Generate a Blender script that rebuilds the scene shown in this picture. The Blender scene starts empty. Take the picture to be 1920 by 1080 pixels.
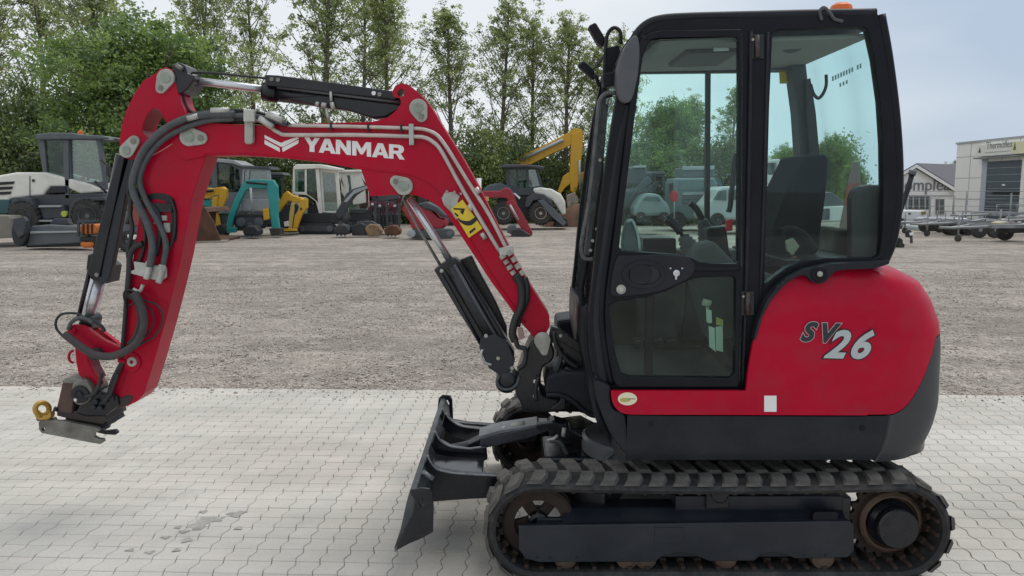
import bpy, bmesh, math, random
import numpy as np
from mathutils import Vector, Matrix
from mathutils.geometry import tessellate_polygon

R = math.radians
scene = bpy.context.scene
COL = scene.collection
random.seed(7)
rng = np.random.default_rng(11)

# ------------------------------------------------------------------ camera
CZ, PITCH, FPX = 1.69, R(7.03), 1500.0
cam_d = bpy.data.cameras.new('camera')
cam = bpy.data.objects.new('camera', cam_d)
COL.objects.link(cam)
cam.location = (0, 0, CZ)
cam.rotation_euler = (R(90) - PITCH, 0, 0)
cam_d.sensor_width = 36
cam_d.lens = FPX / 1920 * 36
cam_d.clip_start = 0.05
cam_d.clip_end = 2000
scene.camera = cam

# ------------------------------------------------------------------ world: pale overcast sky
SUN_EL, SUN_ROT = R(62), R(58)          # sun high, behind the machine and a little to the right
world = bpy.data.worlds.new('World')
scene.world = world
world.use_nodes = True
wn, wl = world.node_tree.nodes, world.node_tree.links
wn.clear()
w_out = wn.new('ShaderNodeOutputWorld')
w_bg = wn.new('ShaderNodeBackground')
w_sky = wn.new('ShaderNodeTexSky')
w_sky.sky_type = 'NISHITA'
w_sky.sun_disc = False
w_sky.sun_elevation = SUN_EL
w_sky.sun_rotation = SUN_ROT
w_sky.air_density = 1.0
w_sky.dust_density = 2.0
w_tc = wn.new('ShaderNodeTexCoord')
w_map = wn.new('ShaderNodeMapping')
w_map.inputs['Scale'].default_value = (1.0, 1.0, 3.2)
w_map.inputs['Location'].default_value = (0.35, 0.0, 0.3)
w_n = wn.new('ShaderNodeTexNoise')
w_n.inputs['Scale'].default_value = 1.15
w_n.inputs['Detail'].default_value = 5
w_n.inputs['Roughness'].default_value = 0.5
w_cr = wn.new('ShaderNodeValToRGB')
w_cr.color_ramp.elements[0].position = 0.33
w_cr.color_ramp.elements[0].color = (5.2, 6.3, 7.8, 1)
w_cr.color_ramp.elements[1].position = 0.66
w_cr.color_ramp.elements[1].color = (9.3, 9.75, 10.1, 1)
w_mix = wn.new('ShaderNodeMixRGB')
w_mix.inputs['Fac'].default_value = 0.90
wl.new(w_tc.outputs['Generated'], w_map.inputs['Vector'])
wl.new(w_map.outputs['Vector'], w_n.inputs['Vector'])
# the cloud layer is thinner and bluer towards the right of the view
w_sep = wn.new('ShaderNodeSeparateXYZ'); wl.new(w_tc.outputs['Generated'], w_sep.inputs['Vector'])
w_gr = wn.new('ShaderNodeMath'); w_gr.operation = 'MULTIPLY_ADD'; w_gr.inputs[1].default_value = -0.55; w_gr.inputs[2].default_value = 0.10
wl.new(w_sep.outputs['X'], w_gr.inputs[0])
w_add = wn.new('ShaderNodeMath'); w_add.operation = 'ADD'
wl.new(w_n.outputs['Fac'], w_add.inputs[0]); wl.new(w_gr.outputs['Value'], w_add.inputs[1])
wl.new(w_add.outputs['Value'], w_cr.inputs['Fac'])
wl.new(w_sky.outputs['Color'], w_mix.inputs['Color1'])
wl.new(w_cr.outputs['Color'], w_mix.inputs['Color2'])
wl.new(w_mix.outputs['Color'], w_bg.inputs['Color'])
w_bg.inputs['Strength'].default_value = 0.094
wl.new(w_bg.outputs['Background'], w_out.inputs['Surface'])

sun_d = bpy.data.lights.new('sun', 'SUN')
sun_d.energy = 2.0
sun_d.angle = R(42)
sun_d.color = (1.0, 0.94, 0.85)
sun = bpy.data.objects.new('sun', sun_d)
COL.objects.link(sun)
# direction towards the sun: azimuth measured from +Y (north) clockwise like the sky's rotation
sdir = Vector((math.sin(SUN_ROT) * math.cos(SUN_EL), math.cos(SUN_ROT) * math.cos(SUN_EL), math.sin(SUN_EL)))
sun.rotation_euler = sdir.to_track_quat('Z', 'Y').to_euler()
sun.location = (6, 8, 14)

scene.view_settings.view_transform = 'Standard'
scene.view_settings.look = 'None'
scene.view_settings.exposure = 0.0
scene.view_settings.gamma = 1.0
scene.view_settings.use_curve_mapping = False
try:
    scene.cycles.max_bounces = 8
    scene.cycles.transparent_max_bounces = 24
    scene.cycles.use_denoising = True
    scene.cycles.sample_clamp_indirect = 6
except Exception:
    pass

# ------------------------------------------------------------------ materials
MATS = {}
def mat(name, col, rough=0.5, metal=0.0, var=0.0, vscale=8.0, bump=0.0, bscale=60.0, spec=0.5, coat=0.0,
        dirt=None, dscale=3.0, damt=0.5, emis=None):
    if name in MATS: return MATS[name]
    m = bpy.data.materials.new(name); m.use_nodes = True
    n, l = m.node_tree.nodes, m.node_tree.links
    b = n['Principled BSDF']
    c4 = (col[0], col[1], col[2], 1)
    b.inputs['Base Color'].default_value = c4
    b.inputs['Roughness'].default_value = rough
    b.inputs['Metallic'].default_value = metal
    b.inputs['Specular IOR Level'].default_value = spec
    if coat: b.inputs['Coat Weight'].default_value = coat; b.inputs['Coat Roughness'].default_value = 0.06
    tc = n.new('ShaderNodeTexCoord')
    if var or dirt:
        nz = n.new('ShaderNodeTexNoise'); nz.inputs['Scale'].default_value = vscale
        nz.inputs['Detail'].default_value = 6; nz.inputs['Roughness'].default_value = 0.6
        l.new(tc.outputs['Object'], nz.inputs['Vector'])
        r = n.new('ShaderNodeMapRange')
        r.inputs['From Min'].default_value = 0.3; r.inputs['From Max'].default_value = 0.7
        r.inputs['To Min'].default_value = 1 - var; r.inputs['To Max'].default_value = 1 + var
        l.new(nz.outputs['Fac'], r.inputs['Value'])
        mx = n.new('ShaderNodeVectorMath'); mx.operation = 'SCALE'
        mx.inputs[0].default_value = col
        l.new(r.outputs['Result'], mx.inputs['Scale'])
        last = mx.outputs['Vector']
        if dirt:
            dn = n.new('ShaderNodeTexNoise'); dn.inputs['Scale'].default_value = dscale
            dn.inputs['Detail'].default_value = 8; dn.inputs['Roughness'].default_value = 0.7
            l.new(tc.outputs['Object'], dn.inputs['Vector'])
            rr = n.new('ShaderNodeMapRange')
            rr.inputs['From Min'].default_value = 0.45; rr.inputs['From Max'].default_value = 0.75
            rr.inputs['To Min'].default_value = 0; rr.inputs['To Max'].default_value = damt
            l.new(dn.outputs['Fac'], rr.inputs['Value'])
            mm = n.new('ShaderNodeMixRGB'); mm.inputs['Color2'].default_value = (*dirt, 1)
            l.new(rr.outputs['Result'], mm.inputs['Fac'])
            l.new(last, mm.inputs['Color1']); last = mm.outputs['Color']
        l.new(last, b.inputs['Base Color'])
        r2 = n.new('ShaderNodeMapRange')
        r2.inputs['From Min'].default_value = 0.3; r2.inputs['From Max'].default_value = 0.7
        r2.inputs['To Min'].default_value = max(0.02, rough - 0.08); r2.inputs['To Max'].default_value = min(1, rough + 0.1)
        l.new(nz.outputs['Fac'], r2.inputs['Value']); l.new(r2.outputs['Result'], b.inputs['Roughness'])
    if bump:
        bn = n.new('ShaderNodeTexNoise'); bn.inputs['Scale'].default_value = bscale; bn.inputs['Detail'].default_value = 4
        l.new(tc.outputs['Object'], bn.inputs['Vector'])
        bp = n.new('ShaderNodeBump'); bp.inputs['Strength'].default_value = bump; bp.inputs['Distance'].default_value = 0.01
        l.new(bn.outputs['Fac'], bp.inputs['Height']); l.new(bp.outputs['Normal'], b.inputs['Normal'])
    if emis:
        b.inputs['Emission Color'].default_value = (*emis[0], 1); b.inputs['Emission Strength'].default_value = emis[1]
    MATS[name] = m
    return m

def glass_mat(name, tint, refl=0.06, rough=0.01, dust=0.05, ior=0.85):
    m = bpy.data.materials.new(name); m.use_nodes = True
    n, l = m.node_tree.nodes, m.node_tree.links
    n.clear()
    o = n.new('ShaderNodeOutputMaterial')
    t = n.new('ShaderNodeBsdfTransparent'); t.inputs['Color'].default_value = (*tint, 1)
    g = n.new('ShaderNodeBsdfGlossy'); g.inputs['Roughness'].default_value = rough
    # thin pane: Schlick reflection from the angle to the surface, the same from both sides
    ge = n.new('ShaderNodeNewGeometry'); dt = n.new('ShaderNodeVectorMath'); dt.operation = 'DOT_PRODUCT'
    l.new(ge.outputs['Incoming'], dt.inputs[0]); l.new(ge.outputs['Normal'], dt.inputs[1])
    ab = n.new('ShaderNodeMath'); ab.operation = 'ABSOLUTE'; l.new(dt.outputs['Value'], ab.inputs[0])
    on = n.new('ShaderNodeMath'); on.operation = 'SUBTRACT'; on.inputs[0].default_value = 1.0; l.new(ab.outputs['Value'], on.inputs[1])
    pw = n.new('ShaderNodeMath'); pw.operation = 'POWER'; pw.inputs[1].default_value = 5.0; l.new(on.outputs['Value'], pw.inputs[0])
    lw = n.new('ShaderNodeMath'); lw.operation = 'MULTIPLY_ADD'; lw.inputs[1].default_value = ior; lw.inputs[2].default_value = 0.02
    l.new(pw.outputs['Value'], lw.inputs[0])
    ad = n.new('ShaderNodeMath'); ad.operation = 'ADD'; ad.inputs[1].default_value = refl; ad.use_clamp = True
    mx = n.new('ShaderNodeMixShader')
    l.new(lw.outputs['Value'], ad.inputs[0]); l.new(ad.outputs['Value'], mx.inputs['Fac'])
    l.new(t.outputs['BSDF'], mx.inputs[1]); l.new(g.outputs['BSDF'], mx.inputs[2])
    # a thin film of dust on the pane
    d = n.new('ShaderNodeBsdfDiffuse'); d.inputs['Color'].default_value = (0.35, 0.36, 0.33, 1)
    tc = n.new('ShaderNodeTexCoord'); nz = n.new('ShaderNodeTexNoise'); nz.inputs['Scale'].default_value = 5
    nz.inputs['Detail'].default_value = 8; nz.inputs['Roughness'].default_value = 0.7
    l.new(tc.outputs['Object'], nz.inputs['Vector'])
    mr = n.new('ShaderNodeMapRange'); mr.inputs['From Min'].default_value = 0.45; mr.inputs['From Max'].default_value = 0.8
    mr.inputs['To Max'].default_value = dust; mr.inputs['To Min'].default_value = 0.0
    l.new(nz.outputs['Fac'], mr.inputs['Value'])
    mx2 = n.new('ShaderNodeMixShader')
    l.new(mr.outputs['Result'], mx2.inputs['Fac']); l.new(mx.outputs['Shader'], mx2.inputs[1]); l.new(d.outputs['BSDF'], mx2.inputs[2])
    l.new(mx2.outputs['Shader'], o.inputs['Surface'])
    MATS[name] = m
    return m

RED = mat('crimson_paint', (0.43, 0.0010, 0.024), 0.42, var=0.12, vscale=2.2, bump=0.03, bscale=9, spec=0.12, coat=0.13, dirt=(0.23, 0.045, 0.06), dscale=7, damt=0.35)
BLACK = mat('black_plastic', (0.006, 0.007, 0.011), 0.38, var=0.2, vscale=12, bump=0.05, bscale=120, spec=0.2, dirt=(0.026, 0.026, 0.03), dscale=6, damt=0.25)
GREYP = mat('charcoal_plastic', (0.013, 0.015, 0.021), 0.48, var=0.15, vscale=10, bump=0.05, bscale=200, spec=0.26, dirt=(0.045, 0.045, 0.048), dscale=5, damt=0.35)
CAST = mat('charcoal_counterweight', (0.040, 0.043, 0.048), 0.5, var=0.1, vscale=6, bump=0.1, bscale=150, spec=0.35, dirt=(0.07, 0.07, 0.07), dscale=4, damt=0.3)
STEELB = mat('black_steel', (0.007, 0.008, 0.013), 0.27, metal=0.0, var=0.3, vscale=9, bump=0.06, bscale=60, spec=0.45, dirt=(0.04, 0.038, 0.037), dscale=7, damt=0.5)
FRAMEB = mat('blueblack_frame', (0.014, 0.018, 0.026), 0.36, var=0.15, vscale=5, bump=0.06, bscale=80, spec=0.4, dirt=(0.045, 0.045, 0.045), dscale=5, damt=0.35)
RUBBER = mat('track_rubber', (0.014, 0.014, 0.016), 0.75, var=0.25, vscale=20, bump=0.25, bscale=70, dirt=(0.10, 0.09, 0.08), dscale=9, damt=0.6)
LUGM = mat('dusty_lug_rubber', (0.085, 0.080, 0.074), 0.88, var=0.3, vscale=25, bump=0.3, bscale=70, dirt=(0.24, 0.22, 0.19), dscale=5, damt=0.9)
HOSE = mat('black_hose', (0.02, 0.02, 0.022), 0.55, var=0.2, vscale=30)
HOSEG = mat('grey_hose', (0.070, 0.077, 0.082), 0.6, var=0.25, vscale=25, bump=0.25, bscale=150)
HOSEB = mat('dusty_hose', (0.05, 0.042, 0.043), 0.6, var=0.3, vscale=20, bump=0.15, bscale=120)
PIPE = mat('dull_steel_pipe', (0.52, 0.45, 0.42), 0.38, metal=0.4, var=0.15, vscale=20)
CHROME = mat('chrome_rod', (0.60, 0.61, 0.64), 0.28, metal=0.7, var=0.1, vscale=20)
ZINC = mat('zinc_plate', (0.46, 0.46, 0.43), 0.5, metal=0.45, var=0.2, vscale=15, bump=0.06, bscale=60)
CAPM = mat('pin_cap_grey', (0.40, 0.40, 0.36), 0.6, metal=0.1, var=0.2, vscale=25, dirt=(0.15, 0.14, 0.1), dscale=12, damt=0.5)
RUST = mat('rusty_steel', (0.042, 0.026, 0.019), 0.85, var=0.4, vscale=12, bump=0.3, bscale=50, dirt=(0.03, 0.026, 0.024), dscale=6, damt=0.95)
WORN = mat('worn_grey_steel', (0.22, 0.22, 0.20), 0.5, metal=0.5, var=0.3, vscale=12, bump=0.15, bscale=50, dirt=(0.09, 0.06, 0.04), dscale=9, damt=0.7)
BROWN = mat('brown_flange', (0.10, 0.055, 0.045), 0.7, var=0.3, vscale=15, bump=0.2, bscale=60, dirt=(0.06, 0.05, 0.045), dscale=9, damt=0.6)
GOLD = mat('yellow_zinc', (0.50, 0.30, 0.07), 0.42, metal=0.6, var=0.25, vscale=20)
YEL = mat('yellow_sticker', (0.72, 0.52, 0.03), 0.5, var=0.08, vscale=20)
WHITE = mat('white_print', (0.80, 0.79, 0.78), 0.5, var=0.04)
SILVER = mat('silver_print', (0.46, 0.50, 0.52), 0.35, metal=0.3, var=0.1, vscale=15)
PRINTB = mat('black_print', (0.008, 0.008, 0.012), 0.5)
DGREYPR = mat('dark_grey_print', (0.018, 0.020, 0.028), 0.4)
ORANGE = mat('orange_lens', (0.75, 0.14, 0.01), 0.3, var=0.05)
HEADL = mat('headliner_grey', (0.20, 0.21, 0.20), 0.85, var=0.1, vscale=8)
SEATM = mat('seat_cloth', (0.007, 0.012, 0.019), 0.85, var=0.25, vscale=5, spec=0.12)
INTER = mat('interior_grey', (0.06, 0.066, 0.07), 0.7, var=0.2, vscale=10)
WHEELW = mat('roller_steel', (0.10, 0.065, 0.045), 0.75, var=0.3, vscale=12, bump=0.2, bscale=40)
GLASS = glass_mat('green_tinted_glass', (0.66, 0.93, 0.89), 0.01)
GLASS2 = glass_mat('green_tinted_glass_single', (0.915, 1.0, 0.985), 0.0, dust=0.016, ior=0.5)
GLASS3 = glass_mat('green_tinted_rear_glass', (0.915, 1.0, 0.985), 0.0, dust=0.015, ior=0.15)
LGLASS = glass_mat('reflective_lower_glass', (0.76, 0.85, 0.81), 0.0, 0.05, dust=0.05)

# ------------------------------------------------------------------ helpers
def W(px, py, Y):
    """a point of the photograph's plane -> the world point at distance Y"""
    u = (px - 960) / FPX; v = (540 - py) / FPX
    dy = math.cos(PITCH) + v * math.sin(PITCH)
    dz = -math.sin(PITCH) + v * math.cos(PITCH)
    t = Y / dy
    return Vector((u * t, Y, CZ + dz * t))

def PX(x, y, z):
    d = y * math.cos(PITCH) - (z - CZ) * math.sin(PITCH)
    v = (z - CZ) * math.cos(PITCH) + y * math.sin(PITCH)
    return 960 + FPX * x / d, 540 - FPX * v / d

def empty(name, loc=(0, 0, 0)):
    o = bpy.data.objects.new(name, None); COL.objects.link(o); o.location = loc
    o.empty_display_size = 0.1
    return o

def thing(name, label, cat, loc=(0, 0, 0), group=None):
    o = empty(name, loc); o['label'] = label; o['category'] = cat
    if group: o['group'] = group
    return o

def tag(o, label=None, cat=None, group=None, kind=None):
    if label: o['label'] = label
    if cat: o['category'] = cat
    if group: o['group'] = group
    if kind: o['kind'] = kind
    return o

def root_of(o):
    while o.parent: o = o.parent
    return o

def link(name, me, m, parent=None, smooth=False):
    o = bpy.data.objects.new(name, me); COL.objects.link(o)
    if m is not None and len(me.materials) == 0: me.materials.append(m)
    if smooth:
        me.polygons.foreach_set('use_smooth', [True] * len(me.polygons))
    if parent is not None:
        o.parent = parent
        # geometry is written in world metres; a part hangs under its thing's base point
        if parent.parent is None and parent.type == 'EMPTY':
            o.location = -Vector(parent.location)
    return o

def bevel(o, w, seg=2, ang=35):
    md = o.modifiers.new('bevel', 'BEVEL'); md.width = w; md.segments = seg
    md.limit_method = 'ANGLE'; md.angle_limit = R(ang)
    md.harden_normals = False
    return o

def spline(pts, n=6, closed=False):
    """Catmull-Rom through 2D/3D points"""
    P = [np.array(p, float) for p in pts]; out = []
    N = len(P)
    rg = range(N) if closed else range(N - 1)
    for i in rg:
        p1, p2 = P[i], P[(i + 1) % N]
        p0 = P[(i - 1) % N] if (closed or i > 0) else 2 * p1 - p2
        p3 = P[(i + 2) % N] if (closed or i + 2 < N) else 2 * p2 - p1
        for k in range(n):
            t = k / n
            out.append(0.5 * ((2 * p1) + (-p0 + p2) * t + (2 * p0 - 5 * p1 + 4 * p2 - p3) * t * t + (-p0 + 3 * p1 - 3 * p2 + p3) * t ** 3))
    if not closed: out.append(P[-1])
    return [tuple(q) for q in out]

def prism_mesh(front, back, holes_f=(), holes_b=()):
    """front/back: matching lists of 3D points; holes likewise"""
    me = bpy.data.meshes.new('m')
    bm = bmesh.new()
    fv = [bm.verts.new(p) for p in front]; bv = [bm.verts.new(p) for p in back]
    hf = [[bm.verts.new(p) for p in h] for h in holes_f]; hb = [[bm.verts.new(p) for p in h] for h in holes_b]
    if not holes_f:
        try:
            bm.faces.new(fv); bm.faces.new(bv[::-1])
        except ValueError: pass
    else:
        polys = [[Vector((p[0], p[2], 0)) for p in front]] + [[Vector((p[0], p[2], 0)) for p in h] for h in holes_f]
        tris = tessellate_polygon(polys)
        af = fv + [v for h in hf for v in h]; ab = bv + [v for h in hb for v in h]
        for a, b, c in tris:
            if len({a, b, c}) < 3: continue
            try:
                bm.faces.new((af[a], af[b], af[c])); bm.faces.new((ab[c], ab[b], ab[a]))
            except ValueError: pass
    for f_, b_ in [(fv, bv)] + list(zip(hf, hb)):
        n = len(f_)
        for i in range(n):
            j = (i + 1) % n
            try: bm.faces.new((f_[i], b_[i], b_[j], f_[j]))
            except ValueError: pass
    bmesh.ops.recalc_face_normals(bm, faces=bm.faces)
    bm.to_mesh(me); bm.free()
    return me

def plate(name, pts, Y, th, m, parent=None, holes=(), bev=0.0, sm=0, hsm=0, seg=2, hY=None):
    """an outline lying in the vertical plane at distance Y, with real thickness th behind it"""
    if sm: pts = spline(pts, sm, True)
    hs = [spline(h, hsm, True) if hsm else h for h in holes]
    hY = Y if hY is None else hY
    f = [W(x, y, Y) for x, y in pts]; b = [p + Vector((0, th, 0)) for p in f]
    hf = []
    for h in hs:
        q = [W(x, y, hY) for x, y in h]
        hf.append([Vector((p.x, Y, p.z)) for p in q])
    hb = [[p + Vector((0, th, 0)) for p in h] for h in hf]
    o = link(name, prism_mesh(f, b, hf, hb), m, parent)
    if bev: bevel(o, bev, seg)
    return o

def box_bm(bm, x0, x1, y0, y1, z0, z1, M=None):
    r = bmesh.ops.create_cube(bm, size=1)
    T = Matrix.Translation(((x0 + x1) / 2, (y0 + y1) / 2, (z0 + z1) / 2)) @ Matrix.Diagonal((abs(x1 - x0), abs(y1 - y0), abs(z1 - z0), 1))
    if M is not None: T = M @ T
    bmesh.ops.transform(bm, matrix=T, verts=r['verts'])

def box(name, x0, x1, y0, y1, z0, z1, m, parent=None, bev=0.0, M=None):
    bm = bmesh.new(); box_bm(bm, x0, x1, y0, y1, z0, z1, M)
    me = bpy.data.meshes.new(name); bm.to_mesh(me); bm.free()
    o = link(name, me, m, parent)
    if bev: bevel(o, bev)
    return o

def tube_geo(pts, rad, seg=10, cap=True):
    P = [Vector(p) for p in pts]
    n = len(P)
    rr = rad if hasattr(rad, '__len__') else [rad] * n
    V, F = [], []
    up = None
    for i in range(n):
        t = (P[min(i + 1, n - 1)] - P[max(i - 1, 0)])
        if t.length < 1e-9: t = Vector((0, 0, 1))
        t.normalize()
        if up is None:
            up = t.orthogonal().normalized()
        up = (up - t * up.dot(t))
        if up.length < 1e-6: up = t.orthogonal()
        up.normalize()
        s = t.cross(up)
        for k in range(seg):
            a = 2 * math.pi * k / seg
            V.append(P[i] + (up * math.cos(a) + s * math.sin(a)) * rr[i])
    for i in range(n - 1):
        for k in range(seg):
            a, b = i * seg + k, i * seg + (k + 1) % seg
            F.append((a, b, b + seg, a + seg))
    if cap:
        F.append(tuple(range(seg))[::-1]); F.append(tuple(range((n - 1) * seg, n * seg)))
    return V, F

def tube(name, pts, rad, m, parent=None, seg=10, n=0, Y=None, cap=True, smooth=True):
    if Y is not None:
        pts = [W(p[0], p[1], p[2] if len(p) > 2 else Y) for p in pts]
    if n: pts = spline([tuple(p) for p in pts], n)
    V, F = tube_geo(pts, rad, seg, cap)
    me = bpy.data.meshes.new(name); me.from_pydata([tuple(v) for v in V], [], F)
    if smooth:
        fl = [len(p.vertices) == 4 for p in me.polygons]
        me.polygons.foreach_set('use_smooth', fl)
    return link(name, me, m, parent)

def multi(name, geos, m, parent=None, smooth=False):
    V, F = [], []
    for v, f in geos:
        o = len(V); V += [tuple(q) for q in v]; F += [tuple(i + o for i in g) for g in f]
    me = bpy.data.meshes.new(name); me.from_pydata(V, [], F)
    o = link(name, me, m, parent, smooth)
    return o

def lathe(name, c, axis, prof, m, parent=None, seg=32, smooth=True):
    closed = prof[0] == prof[-1]
    """prof: list of (radius, offset along axis)"""
    a = Vector(axis).normalized(); u = a.orthogonal().normalized(); w = a.cross(u)
    V, F = [], []
    c = Vector(c)
    for r, h in prof:
        for k in range(seg):
            t = 2 * math.pi * k / seg
            V.append(tuple(c + a * h + (u * math.cos(t) + w * math.sin(t)) * max(r, 1e-4)))
    for i in range(len(prof) - 1):
        for k in range(seg):
            p, q = i * seg + k, i * seg + (k + 1) % seg
            F.append((p, q, q + seg, p + seg))
    if not closed:
        F.append(tuple(range(seg))[::-1]); F.append(tuple(range((len(prof) - 1) * seg, len(prof) * seg)))
    me = bpy.data.meshes.new(name); me.from_pydata(V, [], F)
    bm = bmesh.new(); bm.from_mesh(me); bmesh.ops.recalc_face_normals(bm, faces=bm.faces); bm.to_mesh(me); bm.free()
    o = link(name, me, m, parent)
    if smooth:
        me.polygons.foreach_set('use_smooth', [True] * len(me.polygons))
        for e in ():
            pass
        md = o.modifiers.new('edge_split', 'EDGE_SPLIT'); md.split_angle = R(32)
    return o

def circ(cx, cy, rx, ry=None, n=24, a0=0, a1=360):
    ry = rx if ry is None else ry
    full = abs(a1 - a0) >= 360
    return [(cx + rx * math.cos(R(a0 + (a1 - a0) * k / (n if full else n - 1))), cy + ry * math.sin(R(a0 + (a1 - a0) * k / (n if full else n - 1)))) for k in range(n)]

def teardrop(x0, y0, r0, x1, y1, r1, n=14):
    """outline round two circles"""
    a = math.atan2(y1 - y0, x1 - x0); d = math.hypot(x1 - x0, y1 - y0)
    b = math.acos(max(-1, min(1, (r0 - r1) / d)))
    out = []
    for k in range(n):
        t = a + b + (2 * math.pi - 2 * b) * k / (n - 1)
        out.append((x0 + r0 * math.cos(t), y0 + r0 * math.sin(t)))
    for k in range(n):
        t = a - b + (2 * b) * k / (n - 1)
        out.append((x1 + r1 * math.cos(t), y1 + r1 * math.sin(t)))
    return out

def text(name, body, size, loc, rot, m, parent=None, ext=0.001, off=0.0, shear=0.0, sx=1.0, align='LEFT', space=1.0):
    cu = bpy.data.curves.new(name, 'FONT'); cu.body = body; cu.size = size
    cu.extrude = ext; cu.offset = off; cu.shear = shear; cu.align_x = align; cu.space_character = space
    cu.resolution_u = 4
    o = bpy.data.objects.new(name, cu); COL.objects.link(o)
    o.location = loc; o.rotation_euler = rot; o.scale = (sx, 1, 1)
    cu.materials.append(m)
    bpy.context.view_layer.update()
    me = bpy.data.meshes.new_from_object(o.evaluated_get(bpy.context.evaluated_depsgraph_get()))
    bpy.data.objects.remove(o); bpy.data.curves.remove(cu)
    if not me.materials: me.materials.append(m)
    o = bpy.data.objects.new(name, me); COL.objects.link(o)
    o.location = loc; o.rotation_euler = rot; o.scale = (sx, 1, 1)
    if parent is not None:
        o.parent = parent
        if parent.parent is None and parent.type == 'EMPTY': o.location = Vector(loc) - Vector(parent.location)
    return o
# ------------------------------------------------------------------ ground, gravel, paving
EDGE_A = Vector((-4.3, 6.76)); EDGE_B = Vector((4.2, 6.45))
YAW = math.atan2(EDGE_B.y - EDGE_A.y, EDGE_B.x - EDGE_A.x)       # paving is turned about 2 degrees
PAX = Vector((math.cos(YAW), math.sin(YAW))); PAY = Vector((-math.sin(YAW), math.cos(YAW)))
def edge_y(x): return EDGE_A.y + (x - EDGE_A.x) * math.tan(YAW)

def gravel_material():
    m = bpy.data.materials.new('gravel'); m.use_nodes = True
    n, l = m.node_tree.nodes, m.node_tree.links; b = n['Principled BSDF']
    b.inputs['Roughness'].default_value = 0.95; b.inputs['Specular IOR Level'].default_value = 0.2
    tc = n.new('ShaderNodeTexCoord')
    def noise(s, d=5, r=0.6):
        q = n.new('ShaderNodeTexNoise'); q.inputs['Scale'].default_value = s; q.inputs['Detail'].default_value = d
        q.inputs['Roughness'].default_value = r; l.new(tc.outputs['Object'], q.inputs['Vector']); return q
    vo = n.new('ShaderNodeTexVoronoi'); vo.inputs['Scale'].default_value = 52; l.new(tc.outputs['Object'], vo.inputs['Vector'])
    vo2 = n.new('ShaderNodeTexVoronoi'); vo2.inputs['Scale'].default_value = 9; l.new(tc.outputs['Object'], vo2.inputs['Vector'])
    cr = n.new('ShaderNodeValToRGB'); e = cr.color_ramp.elements
    e[0].position = 0.0; e[0].color = (0.27, 0.24, 0.21, 1); e[1].position = 1.0; e[1].color = (0.62, 0.58, 0.53, 1)
    k = e.new(0.35); k.color = (0.39, 0.345, 0.30, 1); k = e.new(0.7); k.color = (0.48, 0.43, 0.38, 1)
    sp = n.new('ShaderNodeSeparateColor'); l.new(vo.outputs['Color'], sp.inputs['Color'])
    sp2 = n.new('ShaderNodeSeparateColor'); l.new(vo2.outputs['Color'], sp2.inputs['Color'])
    av = n.new('ShaderNodeMath'); av.operation = 'MULTIPLY_ADD'; av.inputs[1].default_value = 0.7
    sc = n.new('ShaderNodeMath'); sc.operation = 'MULTIPLY'; sc.inputs[1].default_value = 0.3
    l.new(sp2.outputs['Green'], sc.inputs[0]); l.new(sp.outputs['Red'], av.inputs[0]); l.new(sc.outputs['Value'], av.inputs[2])
    l.new(av.outputs['Value'], cr.inputs['Fac'])
    big = noise(0.35, 6, 0.65)
    mid = noise(2.3, 6, 0.7)
    mr = n.new('ShaderNodeMapRange'); mr.inputs['From Min'].default_value = 0.3; mr.inputs['From Max'].default_value = 0.7
    mr.inputs['To Min'].default_value = 0.78; mr.inputs['To Max'].default_value = 1.2; l.new(big.outputs['Fac'], mr.inputs['Value'])
    mr2 = n.new('ShaderNodeMapRange'); mr2.inputs['From Min'].default_value = 0.3; mr2.inputs['From Max'].default_value = 0.7
    mr2.inputs['To Min'].default_value = 0.74; mr2.inputs['To Max'].default_value = 1.16; l.new(mid.outputs['Fac'], mr2.inputs['Value'])
    # long faint wheel marks running across the yard
    mp = n.new('ShaderNodeMapping'); mp.inputs['Scale'].default_value = (0.22, 2.2, 1); mp.inputs['Rotation'].default_value = (0, 0, 0.12)
    l.new(tc.outputs['Object'], mp.inputs['Vector'])
    st = n.new('ShaderNodeTexNoise'); st.inputs['Scale'].default_value = 1.0; st.inputs['Detail'].default_value = 5; st.inputs['Roughness'].default_value = 0.6
    l.new(mp.outputs['Vector'], st.inputs['Vector'])
    mr3 = n.new('ShaderNodeMapRange'); mr3.inputs['From Min'].default_value = 0.35; mr3.inputs['From Max'].default_value = 0.65
    mr3.inputs['To Min'].default_value = 0.80; mr3.inputs['To Max'].default_value = 1.08; l.new(st.outputs['Fac'], mr3.inputs['Value'])
    m1 = n.new('ShaderNodeMath'); m1.operation = 'MULTIPLY'; l.new(mr.outputs['Result'], m1.inputs[0]); l.new(mr2.outputs['Result'], m1.inputs[1])
    m2 = n.new('ShaderNodeMath'); m2.operation = 'MULTIPLY'; l.new(m1.outputs['Value'], m2.inputs[0]); l.new(mr3.outputs['Result'], m2.inputs[1])
    vs = n.new('ShaderNodeVectorMath'); vs.operation = 'SCALE'; l.new(cr.outputs['Color'], vs.inputs[0]); l.new(m2.outputs['Value'], vs.inputs['Scale'])
    l.new(vs.outputs['Vector'], b.inputs['Base Color'])
    bp = n.new('ShaderNodeBump'); bp.inputs['Strength'].default_value = 0.9; bp.inputs['Distance'].default_value = 0.03
    ad = n.new('ShaderNodeMath'); ad.operation = 'ADD'; l.new(vo.outputs['Distance'], ad.inputs[0]); l.new(mid.outputs['Fac'], ad.inputs[1])
    l.new(ad.outputs['Value'], bp.inputs['Height']); l.new(bp.outputs['Normal'], b.inputs['Normal'])
    MATS['gravel'] = m
    return m
GRAVEL = gravel_material()

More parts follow.
